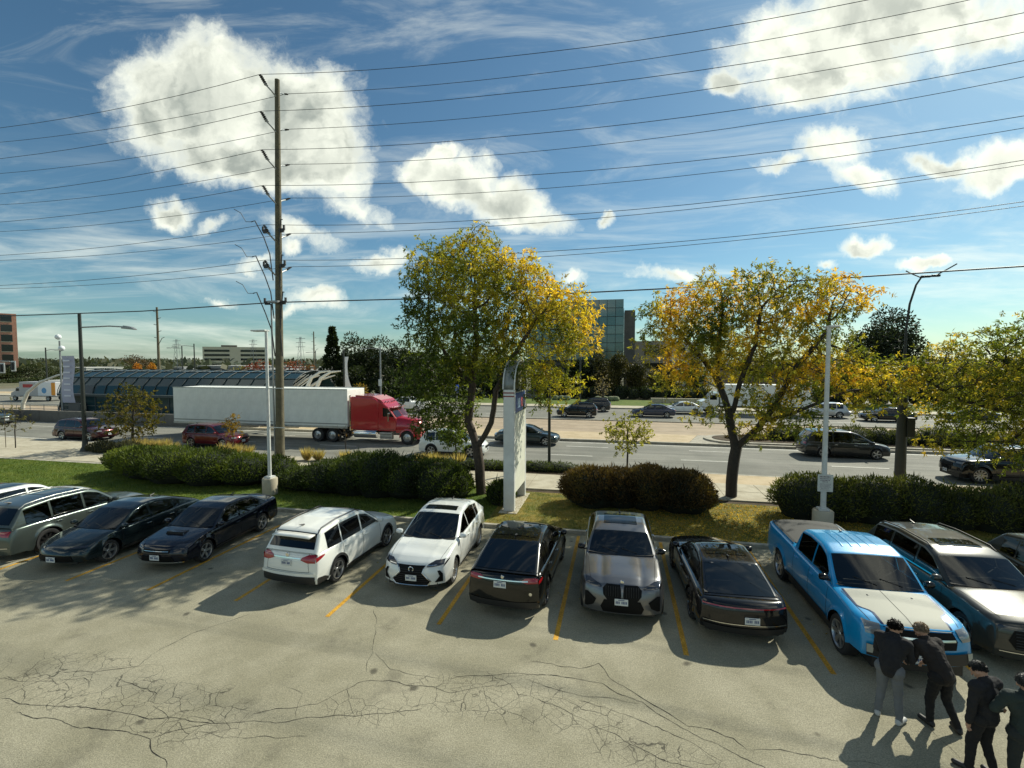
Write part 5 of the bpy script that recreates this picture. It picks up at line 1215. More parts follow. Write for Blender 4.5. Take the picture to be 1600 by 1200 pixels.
# local: +x forwards. sleeper, cab, bonnet
def px(poly, y0, y1): return MB().prism([(a, b) for a, b in poly], y0, y1, 'y')
px([(-2.75, 1.0), (-.45, 1.0), (-.45, 3.2), (-.75, 3.42), (-2.75, 3.52)], -1.2, 1.2).build('sleeper', RD, tk, bevel=.09)
px([(-.55, .95), (.95, .95), (.95, 1.95), (.35, 2.72), (-.1, 3.05), (-.55, 3.25)], -1.14, 1.14).build('cab', RD, tk, bevel=.08)
v = [(.9, -1.1, 1.0), (.9, 1.1, 1.0), (.9, 1.02, 2.02), (.9, -1.02, 2.02), (2.75, -.95, .95), (2.75, .95, .95), (2.68, .85, 1.72), (2.68, -.85, 1.72), (1.8, -1.0, 1.95), (1.8, 1.0, 1.95)]
hb = MB().grid([[(x, -w1, .85), (x, -w1*1.0, 1.3), (x, -w1*.92, z-.12), (x, -w1*.75, z), (x, 0, z+.04), (x, w1*.75, z), (x, w1*.92, z-.12), (x, w1, 1.3), (x, w1, .85)] for x, w1, z in ((.9, 1.08, 2.02), (1.4, 1.02, 1.97), (1.9, .97, 1.88), (2.4, .92, 1.76), (2.66, .86, 1.62), (2.72, .82, 1.4))])
hb.build('bonnet', RD, tk, smooth=50)
MB().box((2.72, 0, 1.18), (.06, 1.5, .75)).build('radiator_housing', RD, tk, bevel=.04)
for s in (-1, 1):
    MB().lathe([(.42, -.02), (.60, -.03), (.62, .1), (.6, .38)], 20, (1.85, s*1.03 if s > 0 else -1.03, .62), 'y').build('mudguard', RD, tk, smooth=50) if False else None
    g = [[(1.85+.62*math.cos(a_), s*.82, .56+.62*math.sin(a_)), (1.85+.62*math.cos(a_), s*1.22, .56+.62*math.sin(a_)), (1.85+.56*math.cos(a_), s*1.24, .52+.56*math.sin(a_))] for a_ in np.linspace(-.1, PI+.1, 14)]
    MB().grid(g).build('mudguard', RD, tk, smooth=40)
    MB().box((2.62, s*.92, 1.22), (.12, .34, .26)).build('headlight', m_lamp, tk, bevel=.04)
    MB().box((.5, s*1.42, 2.05), (.09, .22, .62)).box((.5, s*1.28, 2.3), (.04, .3, .03)).build('wing_mirror', m_chr, tk, bevel=.02)
    px([(-.1, 2.05), (.78, 2.05), (.28, 2.66), (-.1, 2.72)], s*1.145-.008, s*1.145+.008).build('side_window', m_glass, tk)
    MB().lathe([(.01, -.95), (.3, -.93), (.32, -.88), (.32, .88), (.3, .93), (.01, .95)], 20, (-1.55, s*1.0, .72), 'x').build('fuel_tank', m_chr, tk, smooth=40)
    MB().box((.15, s*1.05, .62), (1.0, .3, .5)).build('step_box', alu, tk, bevel=.03)
    MB().box((.15, s*1.206, .72), (.9, .01, .03)).box((.15, s*1.206, .52), (.9, .01, .03)).build('step_tread', m_blk, tk)
    px([(-.42, 1.1), (.85, 1.1), (.85, 1.12), (-.42, 1.12)], s*1.15-.005, s*1.15+.005).build('door_seam', m_seam, tk)
MB().add([(.965, -1.02, 2.02), (.965, 1.02, 2.02), (.375, .95, 2.72), (.375, -.95, 2.72), (.965+.012, 0, 2.02), (.39, 0, 2.72)], [(0, 4, 5, 3), (4, 1, 2, 5)]).build('windscreen', m_glassl, tk)
MB().box((.68, 0, 2.37), (.9, .04, .03), M4=Matrix.Rotation(rad(50), 4, 'Y')).build('windscreen_pillar', RD, tk)
px([(.32, 2.74), (.75, 2.72), (.70, 2.66), (.3, 2.66)], -1.0, 1.0).build('sun_visor', RD, tk)
for k in range(5): MB().tube([(.0-.3*abs(k-2)*.2, -.8+.4*k, 3.08), (.02, -.8+.4*k, 3.18)], .04, 6).build('marker_lamp', m_lamp, tk)
px([(-.75, 3.3), (-.1, 3.02), (.15, 2.85), (-.3, 3.28), (-1.0, 3.56), (-2.4, 3.62), (-2.4, 3.5)], -1.05, 1.05).build('roof_fairing', RD, tk, bevel=.05)
MB().box((2.76, 0, 1.28), (.04, .98, .74)).build('grille', m_chr, tk, bevel=.03)
for k in range(7): MB().box((2.785, 0, 1.0+.09*k), (.02, .84, .035)).build('grille_slat', m_blk, tk)
MB().prism([(-.0, 0), (.28, 0), (.3, .4), (0, .42)], -1.12, 1.12, 'y').build('bumper', RD, tk, bevel=.05).location = (2.55, 0, .42)
MB().box((2.86, 0, .6), (.02, 1.2, .14)).build('bumper_grille', m_blk, tk)
MB().box((-2.6, 0, .85), (5.4, .85, .22)).build('chassis', m_blk, tk)
MB().tube([(-2.95, -.9, .9), (-2.95, -.9, 3.6)], .07, 8).build('exhaust_stack', m_chr, tk)
for x, dual in ((1.85, 0), (-4.3, 1), (-5.55, 1)):
    for s in (-1, 1): 
        e = add_wheel(tk, x, s*(1.05 if not dual else .95), .52, .3 if not dual else .55, 0, 'truck', s); e.rotation_euler = (0, 0, -PI/2 if s < 0 else PI/2)
        MB().lathe([(.001, .1), (.09, .09), (.11, .0), (.2, -.02), (.22, .02), (.27, .0)], 16, axis='x').build('hub', m_alu, e, smooth=40, loc=((.15 if not dual else .275)-.02, 0, 0))
# orange and white moving-van on the cross street
uh = empty('moving_truck', tuple(gp(52, 624))+(0,), rad(4), 'small silver moving truck with colourful picture on its box, parked beyond the station', 'truck')
uh.location = (-86.5, 57.5, 0)
MB().prism([(-3.3, .75), (3.2, .75), (3.2, 2.9), (-3.3, 2.9)], -1.1, 1.1, 'y').build('box', M('van_silver', (.42, .42, .42), .5, .2), uh, bevel=.04)
MB().box((1.35, -1.106, 1.85), (2.5, .012, 2.05)).build('picture_panel', M('van_picture_white', (.75, .77, .78), .5), uh)
MB().box((2.85, -1.11, 1.85), (.7, .012, 1.9)).build('orange_panel', M('van_orange', (.75, .3, .02), .5), uh)
MB().lathe([(.001, 0), (.45, 0)], 10, (1.2, -1.118, 1.6), 'y').build('picture_blob', M('van_picture_blue', (.1, .3, .55), .5), uh)
MB().box((-1.7, -1.106, 2.3), (1.8, .012, .5)).build('red_panel', M('van_red', (.4, .03, .03), .5), uh)
MB().prism([(-5.0, .6), (-3.35, .6), (-3.35, 2.1), (-3.9, 2.1), (-4.3, 1.45), (-5.0, 1.25)], -1.0, 1.0, 'y').build('cab', M('van_silver', (.42, .42, .42)), uh, bevel=.05)
MB().box((-3.75, -1.006, 1.7), (.55, .012, .42)).build('side_window', m_glass, uh)
for x in (-4.3, 1.7):
    for s in (-1, 1): add_wheel(uh, x, s*.9, .4, .25, 5, 'plain', s).rotation_euler = (0, 0, -PI/2 if s < 0 else PI/2)
# white box truck behind the golden locust
bt = empty('box_truck', (15.6, 60.4, 0), 0, 'white box truck heading left, seen through the golden locust branches', 'truck')
MB().prism([(-4.0, 1.0), (5.6, 1.0), (5.6, 3.45), (-4.0, 3.45)], -1.2, 1.2, 'y').build('box', wt, bt, bevel=.04)
MB().prism([(-6.3, .55), (-4.15, .55), (-4.15, 2.5), (-4.9, 2.5), (-5.5, 1.65), (-6.3, 1.4)], -1.05, 1.05, 'y').build('cab', W1, bt, bevel=.06)
MB().box((-4.75, -1.056, 1.95), (.75, .012, .55)).build('side_window', m_glass, bt)
MB().box((.8, 0, .85), (9.5, .9, .2)).build('chassis', m_blk, bt)
for x in (-5.1, 3.3):
    for s in (-1, 1): add_wheel(bt, x, s*.98, .48, .3, 5, 'truck', s).rotation_euler = (0, 0, -PI/2 if s < 0 else PI/2)

# ---------------------------------------------------------------- poles, wires, signs
m_wood = M('weathered_pole_wood', (.125, .11, .068), .85, noise_amt=.35, scale=3, bump=.6, bscale=14)
m_ins = M('insulator_grey', (.04, .042, .045), .6)
m_galv = M('galvanised_steel', (.30, .31, .31), .45, .6, noise_amt=.15)
m_dkst = M('dark_green_steel', (.02, .024, .02), .5)
m_wpost = M('white_post_paint', (.60, .61, .58), .45, noise_amt=.12, scale=4)
m_wire = M('wire_black', (.03, .03, .032), .6)
up_ = empty('utility_pole', (-20.35, 25.9, .1), 0, 'tall weathered wooden utility pole carrying many wires, behind the white lamp post', 'utility pole')
lean = .42
MB().tube([(lean*k/10, 0, 22.8*k/10) for k in range(11)], [.27-.013*k for k in range(11)], 14).build('pole', m_wood, up_, smooth=60)
def sagwire(pts, label, r=.0145, group='overhead power wires'):
    P = [Vector(p) for p in pts]; mid = P[len(P)//2]; o = MB().tube([p-mid for p in P], r, 5).build('overhead_wire', m_wire); o.location = mid
    tag(o, label, 'overhead wire', group); return o
LZ = [(21.37, 22.76, 21.49, 21.78, 10.3), (19.42, 20.69, 19.69, 20.41, 16), (17.17, 18.51, 17.59, 18.51, 16.1), (15.36, 16.47, 15.59, 16.3, 16.2), (13.2, 14.21, 13.49, 14.52, 16.3), (11.23, 12.16, 11.72, 12.83, 16.35)]
RZ = [(22.1, 22.86, 22.09, 22.92, 15.7), (19.88, 20.71, 20.07, 21.18, 17.9), (17.64, 18.56, 17.9, 19.2, 18), (15.71, 16.48, 15.84, 16.91, 18.1), (13.62, 14.28, 13.95, 15.26, 18.15), (11.56, 12.19, 12.05, 13.38, 18.2)]
ORD = ['topmost', 'second highest', 'third highest', 'fourth highest', 'fifth highest', 'lowest']
for side, (ZZ, ya, y0, xl) in {'near': (LZ, 25.0, 24.4, -39.8), 'far': (RZ, 27.3, 27.2, -44.4)}.items():
    for i, (za, zp, zm, zr, xr) in enumerate(ZZ):
        pc = np.polyfit([-20.35, -5.4, xr], [zp, zm, zr], 2); R_ = [(x, ya+(y0-ya)*min(1, (x+20.35)/15), float(np.polyval(pc, x))) for x in np.linspace(-20.35, 48, 30)]
        # left span: meets the pole and the point seen at the left edge of the picture
        k = abs(pc[0]); s_ = (zp-za)/(-20.35-xl); 
        L_ = [(x, ya+(y0-ya)*min(1, (-20.35-x)/19), zp+s_*(x+20.35)+k*(x+20.35)*(x-xl)) for x in np.linspace(-20.35, -88, 26)]
        wr_ = 'near side' if side == 'near' else 'far side'
        sagwire(R_, ORD[i]+' power wire on the '+wr_+' of the wooden pole, running right')
        sagwire(L_, ORD[i]+' power wire on the '+wr_+' of the wooden pole, running left')
        # bracket and post insulator
        s = -1 if side == 'near' else 1; yy = ya-25.9; zb_ = zp-.1-(.55 if s < 0 else .35)
        lx = lean*zb_/22.8; MB().tube([(lx, s*.1, zb_-.35), (lx*.8, s*.4, zb_-.15), (lx*.25, yy*.8, zb_+.15)], .045, 6).build('bracket', m_galv, up_)
        b = MB(); 
        b.tube([(lx*.35, yy*.62, zb_+.05), (0, yy, zp-.12)], .04, 6)
        for q in range(6):
            t = .1+.16*q; b.lathe([(.03, -.03), (.12, 0), (.03, .04)], 8, (lx*.35*(1-t), yy*.62+yy*.38*t, zb_+.05+(zp-.12-zb_-.05)*t))
        b.build('insulator', m_ins, up_)
cab = [(-88, 25.4, 10.9), (-60, 25.4, 9.62), (-41.97, 25.4, 9.32), (-30, 25.5, 9.42), (-20.35, 25.7, 9.76), (-5.5, 25.4, 9.68), (5, 25.4, 9.9), (17.1, 25.4, 10.34), (30, 25.4, 11.1), (48, 25.4, 12.6)]
sagwire(cab, 'thick low communications cable slung under the power wires', .035)
# curved risers with cut-out arms on the left of the pole
for z0, z1 in ((12.6, 14.3), (10.3, 12.2), (8.0, 10.0)):
    for s in (-1, 1):
        k = 1.0 if s < 0 else .35
        P = [(s*.26+.15, -.1, z0-1.6), (s*.30, -.1, z0), (s*(.3+.35*k), -.15, z0+1.0), (s*(.3+.9*k), -.2, z1+.3), (s*(.3+1.15*k), -.2, z1+.25)]
        MB().tube(P, .035, 6).build('riser_cable', m_ins, up_)
        if s < 0: MB().tube([P[-1], (-1.75, -.3, z1+.25), (-2.0, -.4, z1+.75), (-2.3, -.6, z1+.95)], .02, 5).build('riser_cable', m_ins, up_)
    for s in (-1, 1): MB().box((s*.55, -.1, z1-.35), (.3, .12, .22)).box((s*.72, -.1, z1-.2), (.1, .1, .3)).tube([(s*.25, -.1, z1-.5), (s*.8, -.1, z1-.25)], .03, 5).build('cutout_switch', m_ins, up_)
MB().tube([(-.31, -.05, .2), (-.33, -.05, 9.6)], .05, 8).build('conduit', m_galv, up_)
MB().box((0, 0, 9.7), (.7, .7, .12)).build('clamp', m_galv, up_)

def post(name, label, cat, x, y, h, r0, r1, mat, z=.0, group=None, n=10):
    e = empty(name, (x, y, z), 0, label, cat, group); MB().tube([(0, 0, 0), (0, 0, h)], [r0, r1], n).build('pole', mat, e, smooth=60); return e
# white car-park lamp on concrete drum (left)
e = post('car_park_lamp', 'slim white lamp post on a round concrete base beside the utility pole', 'lamp post', -15.62, 19.15, 7.5, .085, .06, m_wpost, .1)
MB().lathe([(.33, -.14), (.33, .72), (.30, .76), (.001, .76)], 24).build('base_drum', m_conc, e, smooth=40)
MB().box((0, 0, .80), (.34, .34, .08)).build('base_plate', m_wpost, e)
MB().box((-.32, 0, 7.52), (.75, .34, .07)).build('lamp_head', m_wpost, e, bevel=.02)
MB().box((-.35, 0, 7.478), (.5, .22, .015)).build('lamp_lens', m_lamp, e)
for z_, w_ in ((3.1, .85), (4.9, .8)): MB().tube([(.05, 0, z_), (w_, 0, z_)], .02, 6).build('banner_arm', m_wpost, e)
# white lamp with notice (right)
e = post('car_park_lamp', 'white lamp post with a small printed notice, rising from the hedge behind the blue pickup', 'lamp post', 7.72, 19.6, 7.35, .10, .07, m_wpost, .1)
e.location = (at(1286, 795, 19.35).x, 19.35, .1)
MB().lathe([(.34, -.14), (.34, .70), (.31, .74), (.001, .74)], 22).build('base_drum', m_conc, e, smooth=40); MB().box((0, 0, .78), (.34, .34, .07)).build('base_plate', m_wpost, e)
MB().box((.15, .2, 7.38), (.3, .7, .08)).build('lamp_head', m_wpost, e, bevel=.02)
sgz = at(1287, 754, 19.3).z-.1-1.2
sg = MB().box((0, -.125, 1.2), (.50, .012, .62)).build('notice', M('notice_white', (.6, .6, .55), .5), e)
b = MB()
for (zz_, w_, h_) in ((1.43, .40, .045), (1.36, .38, .03), (1.30, .34, .03), (1.245, .2, .03), (1.17, .36, .015), (1.13, .38, .015), (1.09, .34, .015), (1.05, .37, .015), (1.0, .3, .015), (.95, .34, .015)):
    nn = int(w_/.045)
    for i in range(nn): b.box((-w_/2+.045*(i+.5), -.1325, zz_), (.034*random.uniform(.6, 1), .002, h_))
b.build('notice_lettering', M('notice_ink', (.12, .05, .08), .6), sg); sg.location.z = sgz
# dark street lamp at left
e = post('street_lamp', 'dark street lamp with a long single arm reaching right, at the left', 'street lamp', -35.1, 25.5, 9.3, .14, .10, m_dkst, .1, 'dark street lamps')
MB().lathe([(.32, -.05), (.30, .1), (.18, .35), (.15, .8)], 16).build('base', m_dkst, e, smooth=50)
MB().tube([(0, 0, 8.35), (2.2, .2, 8.42), (3.4, .3, 8.35)], .045, 8).build('arm', m_galv, e, smooth=60)
MB().prism([(3.1, 8.25), (4.15, 8.15), (4.2, 8.2), (3.9, 8.35), (3.3, 8.45)], .2, .45, 'y').build('lamp_head', m_galv, e, bevel=.03)
# dark post by the sign and dark pole with box at right
post('sign_post', 'slender dark post standing between the white sign and the young tree', 'post', -3.78, 27.3, 5.7, .085, .075, m_dkst, .1)
e = post('street_lamp', 'dark street lamp with a control box and a forked curved top, right', 'street lamp', 13.7, 27.2, 5.4, .24, .19, m_dkst, .1, 'dark street lamps', 14)
MB().box((.28, -.1, 2.9), (.34, .3, .95)).build('control_box', m_dkst, e, bevel=.02)
q0 = (.0, .0, 5.3)
MB().tube([q0, (.0, 0, 6.6), (.02, 0, 7.8), (.12, 0, 8.9), (.35, 0, 9.8), (.55, 0, 10.15)], [.07, .065, .055, .05, .045, .04], 8).build('curved_mast', m_dkst, e, smooth=60)
MB().tube([(.55, 0, 10.15), (.15, 0, 10.35), (-.1, 0, 10.5)], .03, 6).tube([(.55, 0, 10.15), (1.1, 0, 10.2), (1.6, 0, 10.5), (2.0, 0, 10.75)], .03, 6).build('fork', m_dkst, e)
MB().box((.75, 0, 10.2), (.4, .16, .1)).build('lamp_head', m_dkst, e, bevel=.02); MB().box((1.15, 0, 10.22), (.35, .16, .1)).build('lamp_head', m_dkst, e, bevel=.02)
# farther lamps with single arms
def armlamp(px, pyt, Y, adir, alen, label, h=None, group='street lamps far along the avenue', mat=None, sign=False):
    p = at(px, pyt, Y); e = post('street_lamp', label, 'street lamp', p.x, Y, p.z, .13, .09, mat or m_dkst, 0, group, 8)
    if alen: MB().tube([(0, 0, p.z-.5), (adir*alen*.5, 0, p.z-.35), (adir*alen, 0, p.z-.4)], .05, 6).build('arm', m_galv, e); MB().box((adir*(alen+.3), 0, p.z-.42), (.9, .3, .12)).build('lamp_head', m_galv, e, bevel=.03)
    return e
armlamp(71, 543, 62, 1, 2.2, 'street lamp left of the pole with a lilac banner')
armlamp(284, 540, 76, -1, 2.6, 'street lamp between the two utility poles, arm to the left'); armlamp(303, 537, 74, -1, 4.0, 'taller street lamp right of the far utility pole, long arm to the left')
armlamp(493, 548, 110, -1, 2.0, 'thin far lamp right of the rust-red trees')
e = armlamp(594, 540, 62, -1, 2.4, 'pale street lamp in front of the dark grove, with a small white sign', mat=m_galv); p = at(594, 540, 62)
MB().box((0, -.16, 3.1), (.5, .02, .95)).build('road_sign', m_plate, e)
e = armlamp(907, 535, 67, 0, 0, 'far lamp with a dome head, left of the glass office'); p = at(907, 535, 67); MB().lathe([(.05, .1), (.5, -.05), (.45, -.3), (.15, -.35)], 12, (0, 0, p.z)).build('lamp_head', m_galv, e, smooth=40)
# banner poles at the station
e = post('banner_pole', 'pole with a lilac banner and two round white lamps near the station', 'banner pole', -57.9, 40.0, 8.3, .1, .08, m_galv, 0)
for z_, x_ in ((8.7, -.15), (7.5, .25)): MB().lathe([(.01, -.3), (.22, -.2), (.3, 0), (.22, .2), (.01, .3)], 12, (x_, 0, z_)).build('globe_lamp', M('opal_globe', (.75, .78, .78), .3), e, smooth=60)
bm_ = M('lilac_banner', (.42, .42, .52), .7); G_ = [[(.25+(.08 if 0 < k < 8 else 0)*math.sin(k*.8)+w*1.6-.0*k, -.06+.1*math.sin(k*.7+w), 6.7-.62*k) for w in (0, .33, .66, 1)] for k in range(9)]
bo = MB().grid(G_).build('banner', bm_, e, smooth=60); b = MB()
for k in range(7): b.box((1.05, -.2, 6.2-.62*k), (.9, .01, .16))
b.build('banner_lettering', M('banner_print', (.68, .68, .75), .7), bo)
e = post('banner_pole', 'dark pole with a curved white feather banner behind the trailer', 'banner pole', -28.2, 46, 7.3, .1, .08, m_dkst, 0)
G_ = [[(.12, 0, 6.6-.33*k), (.12+.45*(1-.5*math.sin(PI*k/10))+.35*(k/10)**2, -.04*math.sin(k), 6.6-.33*k)] for k in range(11)]
MB().grid(G_).build('banner', M('white_banner', (.72, .73, .74), .6), e, smooth=60)
# distant utility poles
for px, py, Y, l in ((245, 480, 80, 'distant wooden utility pole with crossarms left of the paired lamps'), (490, 518, 150, 'thin distant utility pole left of the pointed evergreen'), (594+12, 548, 170, 'faint distant utility pole above the dark grove')):
    p = at(px, py, Y); e = post('utility_pole', l, 'utility pole', p.x, Y, p.z, .28, .18, m_wood, 0, None, 8)
    b = MB()
    for k in range(5): s = 1 if k % 2 else -1; b.tube([(0, 0, p.z-1-1.3*k), (s*.9, 0, p.z-.8-1.3*k)], .06, 5)
    b.tube([(.1, 0, p.z-7.5), (1.0, 0, p.z-6.2), (1.6, 0, p.z-6.0)], .06, 5); b.build('crossarms', m_ins, e)
for i, (x, Y) in enumerate(((-152, 210), (-196, 230), (-130, 240), (-236, 220), (-84, 240), (80, 230))):
    e = empty('transmission_tower', (x, Y, 0), 0, 'faint lattice transmission tower on the horizon, '+('left of the distant wooden pole', 'above the lilac banner pole', 'right of the paired street lamps', 'near the salmon tower', 'just left of the pointed evergreen', 'behind the right-hand trees')[i], 'transmission tower', 'lattice towers on the horizon'); b = MB(); h = 17.5
    for s in (-1, 1):
        for t in (-1, 1): b.tube([(s*1.6, t*1.6, 0), (s*.3, t*.3, h)], .08, 4)
    for z_ in (h*.72, h*.84, h*.95): b.tube([(-2.6, 0, z_), (2.6, 0, z_)], .1, 4)
    for k in range(6): z0_ = h*k/6; w0 = 1.6-1.3*k/6; w1 = 1.6-1.3*(k+1)/6; b.tube([(-w0, -w0, z0_), (w1, -w1, z0_+h/6)], .06, 4).tube([(w0, -w0, z0_), (-w1, -w1, z0_+h/6)], .06, 4)
    b.build('lattice', m_galv, e)
# traffic signals glimpsed at the left edge
for px, py in ((4, 575), (21, 572)):
    p = at(px, py, 44); e = empty('traffic_signal', (p.x, 44, p.z), 0, 'back of a white-plated traffic signal '+('by the left edge' if px < 10 else 'just right of the other signal'), 'traffic signal')
    MB().box((0, 0, 0), (.75, .05, 1.25)).build('backplate', m_plate, e, bevel=.02); MB().box((0, -.12, 0), (.3, .2, .95)).build('housing', m_blk, e, bevel=.03)
e = post('signal_mast', 'signal mast arm with small blue sign at the left edge', 'signal mast', at(-14, 600, 44).x, 44, 7.0, .12, .1, m_galv); MB().tube([(0, 0, 6.2), (3.2, 0, 6.1)], .06, 6).build('arm', m_galv, e)
MB().box((.9, -.1, 3.9), (.6, .03, 1.7)).build('blue_sign', M('blue_sign', (.03, .18, .42), .4), e)
# blue sign seen through the locust
p = at(714, 607, 45); e = post('road_sign', 'small blue sign seen through the left side of the big locust', 'road sign', p.x, 45, p.z+.3, .05, .05, m_galv); MB().box((0, -.06, p.z), (.42, .02, .75)).build('sign_plate', M('bright_blue_sign', (.02, .1, .55), .4), e)
b = MB().box((0, -.075, p.z+.1), (.2, .004, .25)).box((.04, -.075, p.z-.18), (.12, .004, .14)).build('sign_symbol', m_plate, e)

# tall plaza sign: a slab with an arched top, standing end-on to the lot
sn = empty('plaza_sign', (-4.28, 20.25, .1), 0, 'tall white plaza sign with arched dark top and blue panel, seen end-on', 'sign')
m_sg = M('sign_grey_white', (.64, .65, .62), .4, noise_amt=.12, scale=2); m_panel = M('sign_panel_white', (.72, .72, .60), .45, noise_amt=.06, scale=1.2)
H_ = 6.2; hw = 1.3; th = .23
arch = [(hw*math.cos(a_), 5.0+1.16*math.sin(a_)) for a_ in np.linspace(0, PI, 17)]
for s, z0 in ((-1, 0), (1, 0)):
    MB().box((0, s*(hw-.14), 2.5), (2*th, .28, 5.0)).build('pillar', m_sg, sn, bevel=.05)
G_ = [[(-th, y, z), (th, y, z)] for y, z in arch]
MB().grid(G_).build('arch_cap', M('arch_grey', (.2, .22, .21), .35, .3), sn, smooth=60).modifiers.new('thick', 'SOLIDIFY').thickness = .05
for s in (-1, 1):
    dk = MB().prism([(y*.93, 5.0+(z-5.0)*.93) for y, z in arch], s*(th-.06), s*(th-.03), 'x').build('arch_panel', M('arch_dark_green', (.03, .035, .022), .35), sn)
    b = MB()
    for (y, z, w_, h_) in ((-.28, 5.72, .22, .28), (.0, 5.72, .22, .28), (.28, 5.72, .2, .28), (-.3, 5.28, .14, .3), (-.1, 5.28, .16, .3), (.12, 5.28, .14, .3), (.34, 5.28, .14, .3), (0, 4.98, .1, .16)): b.box((s*(th-.024), y, z), (.01, w_, h_))
    b.build('arch_lettering', M('cream_lettering', (.5, .5, .36), .5), dk)
    MB().box((s*(th-.02), 0, 4.42), (.02, 2.1, .78)).build('blue_panel', M('sign_blue', (.02, .07, .28), .35), sn)
    MB().box((s*(th-.007), -.3, 4.38), (.006, .5, .4)).build('panel_mark', M('mark_pale_blue', (.4, .58, .8), .4), sn)
    MB().box((s*(th-.007), .35, 4.38), (.006, .42, .4)).build('panel_mark', M('mark_red', (.65, .12, .15), .4), sn)
    for k in range(6): MB().box((s*(th-.02), 0, 3.72-.545*k), (.02, 2.1, .535)).build('tenant_panel', m_panel, sn)
    MB().tube([(s*(th+.002), y, z) for y, z in arch], .03, 6).build('arch_edge', m_sg, sn)
MB().box((0, 0, 2.85), (.3, 2.1, 3.95)).build('lightbox', m_sg, sn)
for z_ in (4.72, 4.86): MB().box((0, -hw-.004, z_), (.47, .012, .05)).build('red_band', M('band_red', (.22, .05, .04), .5), sn)
MB().box((0, 0, -.03), (.75, 3.1, .12)).build('footing', m_conc, sn, bevel=.02)

# ---------------------------------------------------------------- station and buildings
m_sg1 = M('station_glass', (.02, .05, .058), .12, .0, spec=.35); m_rib = M('station_rib', (.035, .05, .052), .6, .0); m_arc = M('white_steel_arc', (.66, .64, .56), .4)
stn = empty('bus_station', (-46, 44.6, 0), 0, 'long glass-roofed bus station in the median behind the white trailer', 'bus station')
SX0, SX1, SR, SC = -13.5, 15.2, 2.6, 2.55      # barrel roof along x
def arcpt(a, r=1.0): return (3.9*math.cos(a)*r, SC+SR*math.sin(a)*r)
NA = 8
pan_i = 0
nx = 18; dx = (SX1-SX0)/nx; sea = MB
for j in range(NA):
    a0, a1 = PI*(.0+j/NA), PI*((j+1)/NA); (y0, z0), (y1, z1) = arcpt(a0), arcpt(a1)
    me = MB().add([(-dx/2+.04, y0, z0), (dx/2-.04, y0, z0), (dx/2-.04, y1, z1), (-dx/2+.04, y1, z1), (-dx/2+.04, y0*.99, z0-.03), (dx/2-.04, y0*.99, z0-.03), (dx/2-.04, y1*.99, z1-.03), (-dx/2+.04, y1*.99, z1-.03)], [(0, 1, 2, 3), (7, 6, 5, 4), (0, 4, 5, 1), (2, 6, 7, 3)]).mesh('roof_pane', m_sg1)
    for i in range(nx): link('roof_pane', me, stn, (SX0+dx*(i+.5), 0, 0))
rb = MB().tube([(0, *arcpt(PI*k/16, 1.01)) for k in range(17)], .035, 5).mesh('rib', m_rib)
for i in range(nx+1): link('rib', rb, stn, (SX0+dx*i, 0, 0))
for a_ in (.12, .25, .38, .5, .62, .75): MB().tube([(SX0, *arcpt(PI*a_, 1.015)), (SX1, *arcpt(PI*a_, 1.015))], .045, 5).build('purlin', m_rib, stn)
for s in (-1, 1):
    MB().box(((SX0+SX1)/2, s*3.9, 2.5), (SX1-SX0, .2, .22)).build('eaves_beam', m_rib, stn)
    MB().box(((SX0+SX1)/2, s*3.9, 2.64), (SX1-SX0, .24, .05)).build('eaves_trim', m_galv, stn)
    gm = MB().box((0, 0, 1.25), (dx-.1, .03, 2.2)).mesh('wall_pane', m_sg1)
    for i in range(nx): link('wall_pane', gm, stn, (SX0+dx*(i+.5), s*3.6, .1))
    pm_ = MB().box((0, 0, 1.2), (.12, .14, 2.4)).mesh('column', m_rib)
    for i in range(nx+1): link('column', pm_, stn, (SX0+dx*i, s*3.6, 0))
MB().box(((SX0+SX1)/2, 0, .2), (SX1-SX0+2, 7.6, .4)).build('platform', m_conc, stn)
# sloping glazed left end with curved hoops
for k, x in enumerate((-14.4, -15.4, -16.4, -17.3)):
    f = 1-.17*(k+1); MB().tube([(x+.0, 3.9*f*math.cos(PI*q/14), .3+(SC+SR*1.0-.3)*f*math.sin(PI*q/14)) for q in range(15)], .06, 5).build('hoop', m_rib, stn)
G_ = []
for k in range(5):
    f = 1-.17*k; x = SX0-.95*k; G_.append([(x, 3.85*f*math.cos(PI*q/14), .3+(SC+SR-.35)*f*math.sin(PI*q/14)) for q in range(15)])
MB().grid(G_).build('end_glazing', m_sg1, stn, smooth=60)
# white curved steel arms at both ends
def arcs(nm, pts, r): MB().tube(pts, r, 8).build(nm, m_arc, stn, smooth=60)
arcs('curved_arm', [(-20.8, -2.6, 0), (-20.6, -2.6, 1.3), (-19.8, -2.6, 2.6), (-18.2, -2.5, 3.7), (-16.0, -2.2, 4.5), (-14, -2, 4.9)], [.2, .2, .18, .15, .12, .08])
arcs('curved_arm', [(-20.3, 1.6, 0), (-20.1, 1.6, 1.4), (-19.2, 1.6, 2.7), (-17.6, 1.5, 3.8), (-15.6, 1.2, 4.6)], [.17, .16, .14, .12, .08])
for k in range(3): arcs('curved_arm', [(13.4+k*.9, -3.4+k, 2.9), (13.6+k*1.0, -3.2+k, 3.6), (14.3+k*1.1, -2.6+k, 4.3), (15.4+k*1.1, -1.9+k, 4.7)], [.16, .14, .12, .05])
for k in range(7):
    a_ = k*.42; arcs('truss_rod', [(12.6+.9*k*.5, -2.9, 3.4), (14.2+.35*k, -1.4, 5.0-.05*k)], .05)
for k in range(2): arcs('curved_arm', [(17.6+k*1.0, -4.8, 2.0), (17.7+k*1.0, -4.8, 3.6), (18.1+k*1.0, -4.6, 4.6), (18.9+k*1.1, -4.4, 5.15), (19.8+k*1.1, -4.2, 5.25)], [.2, .18, .15, .12, .05])
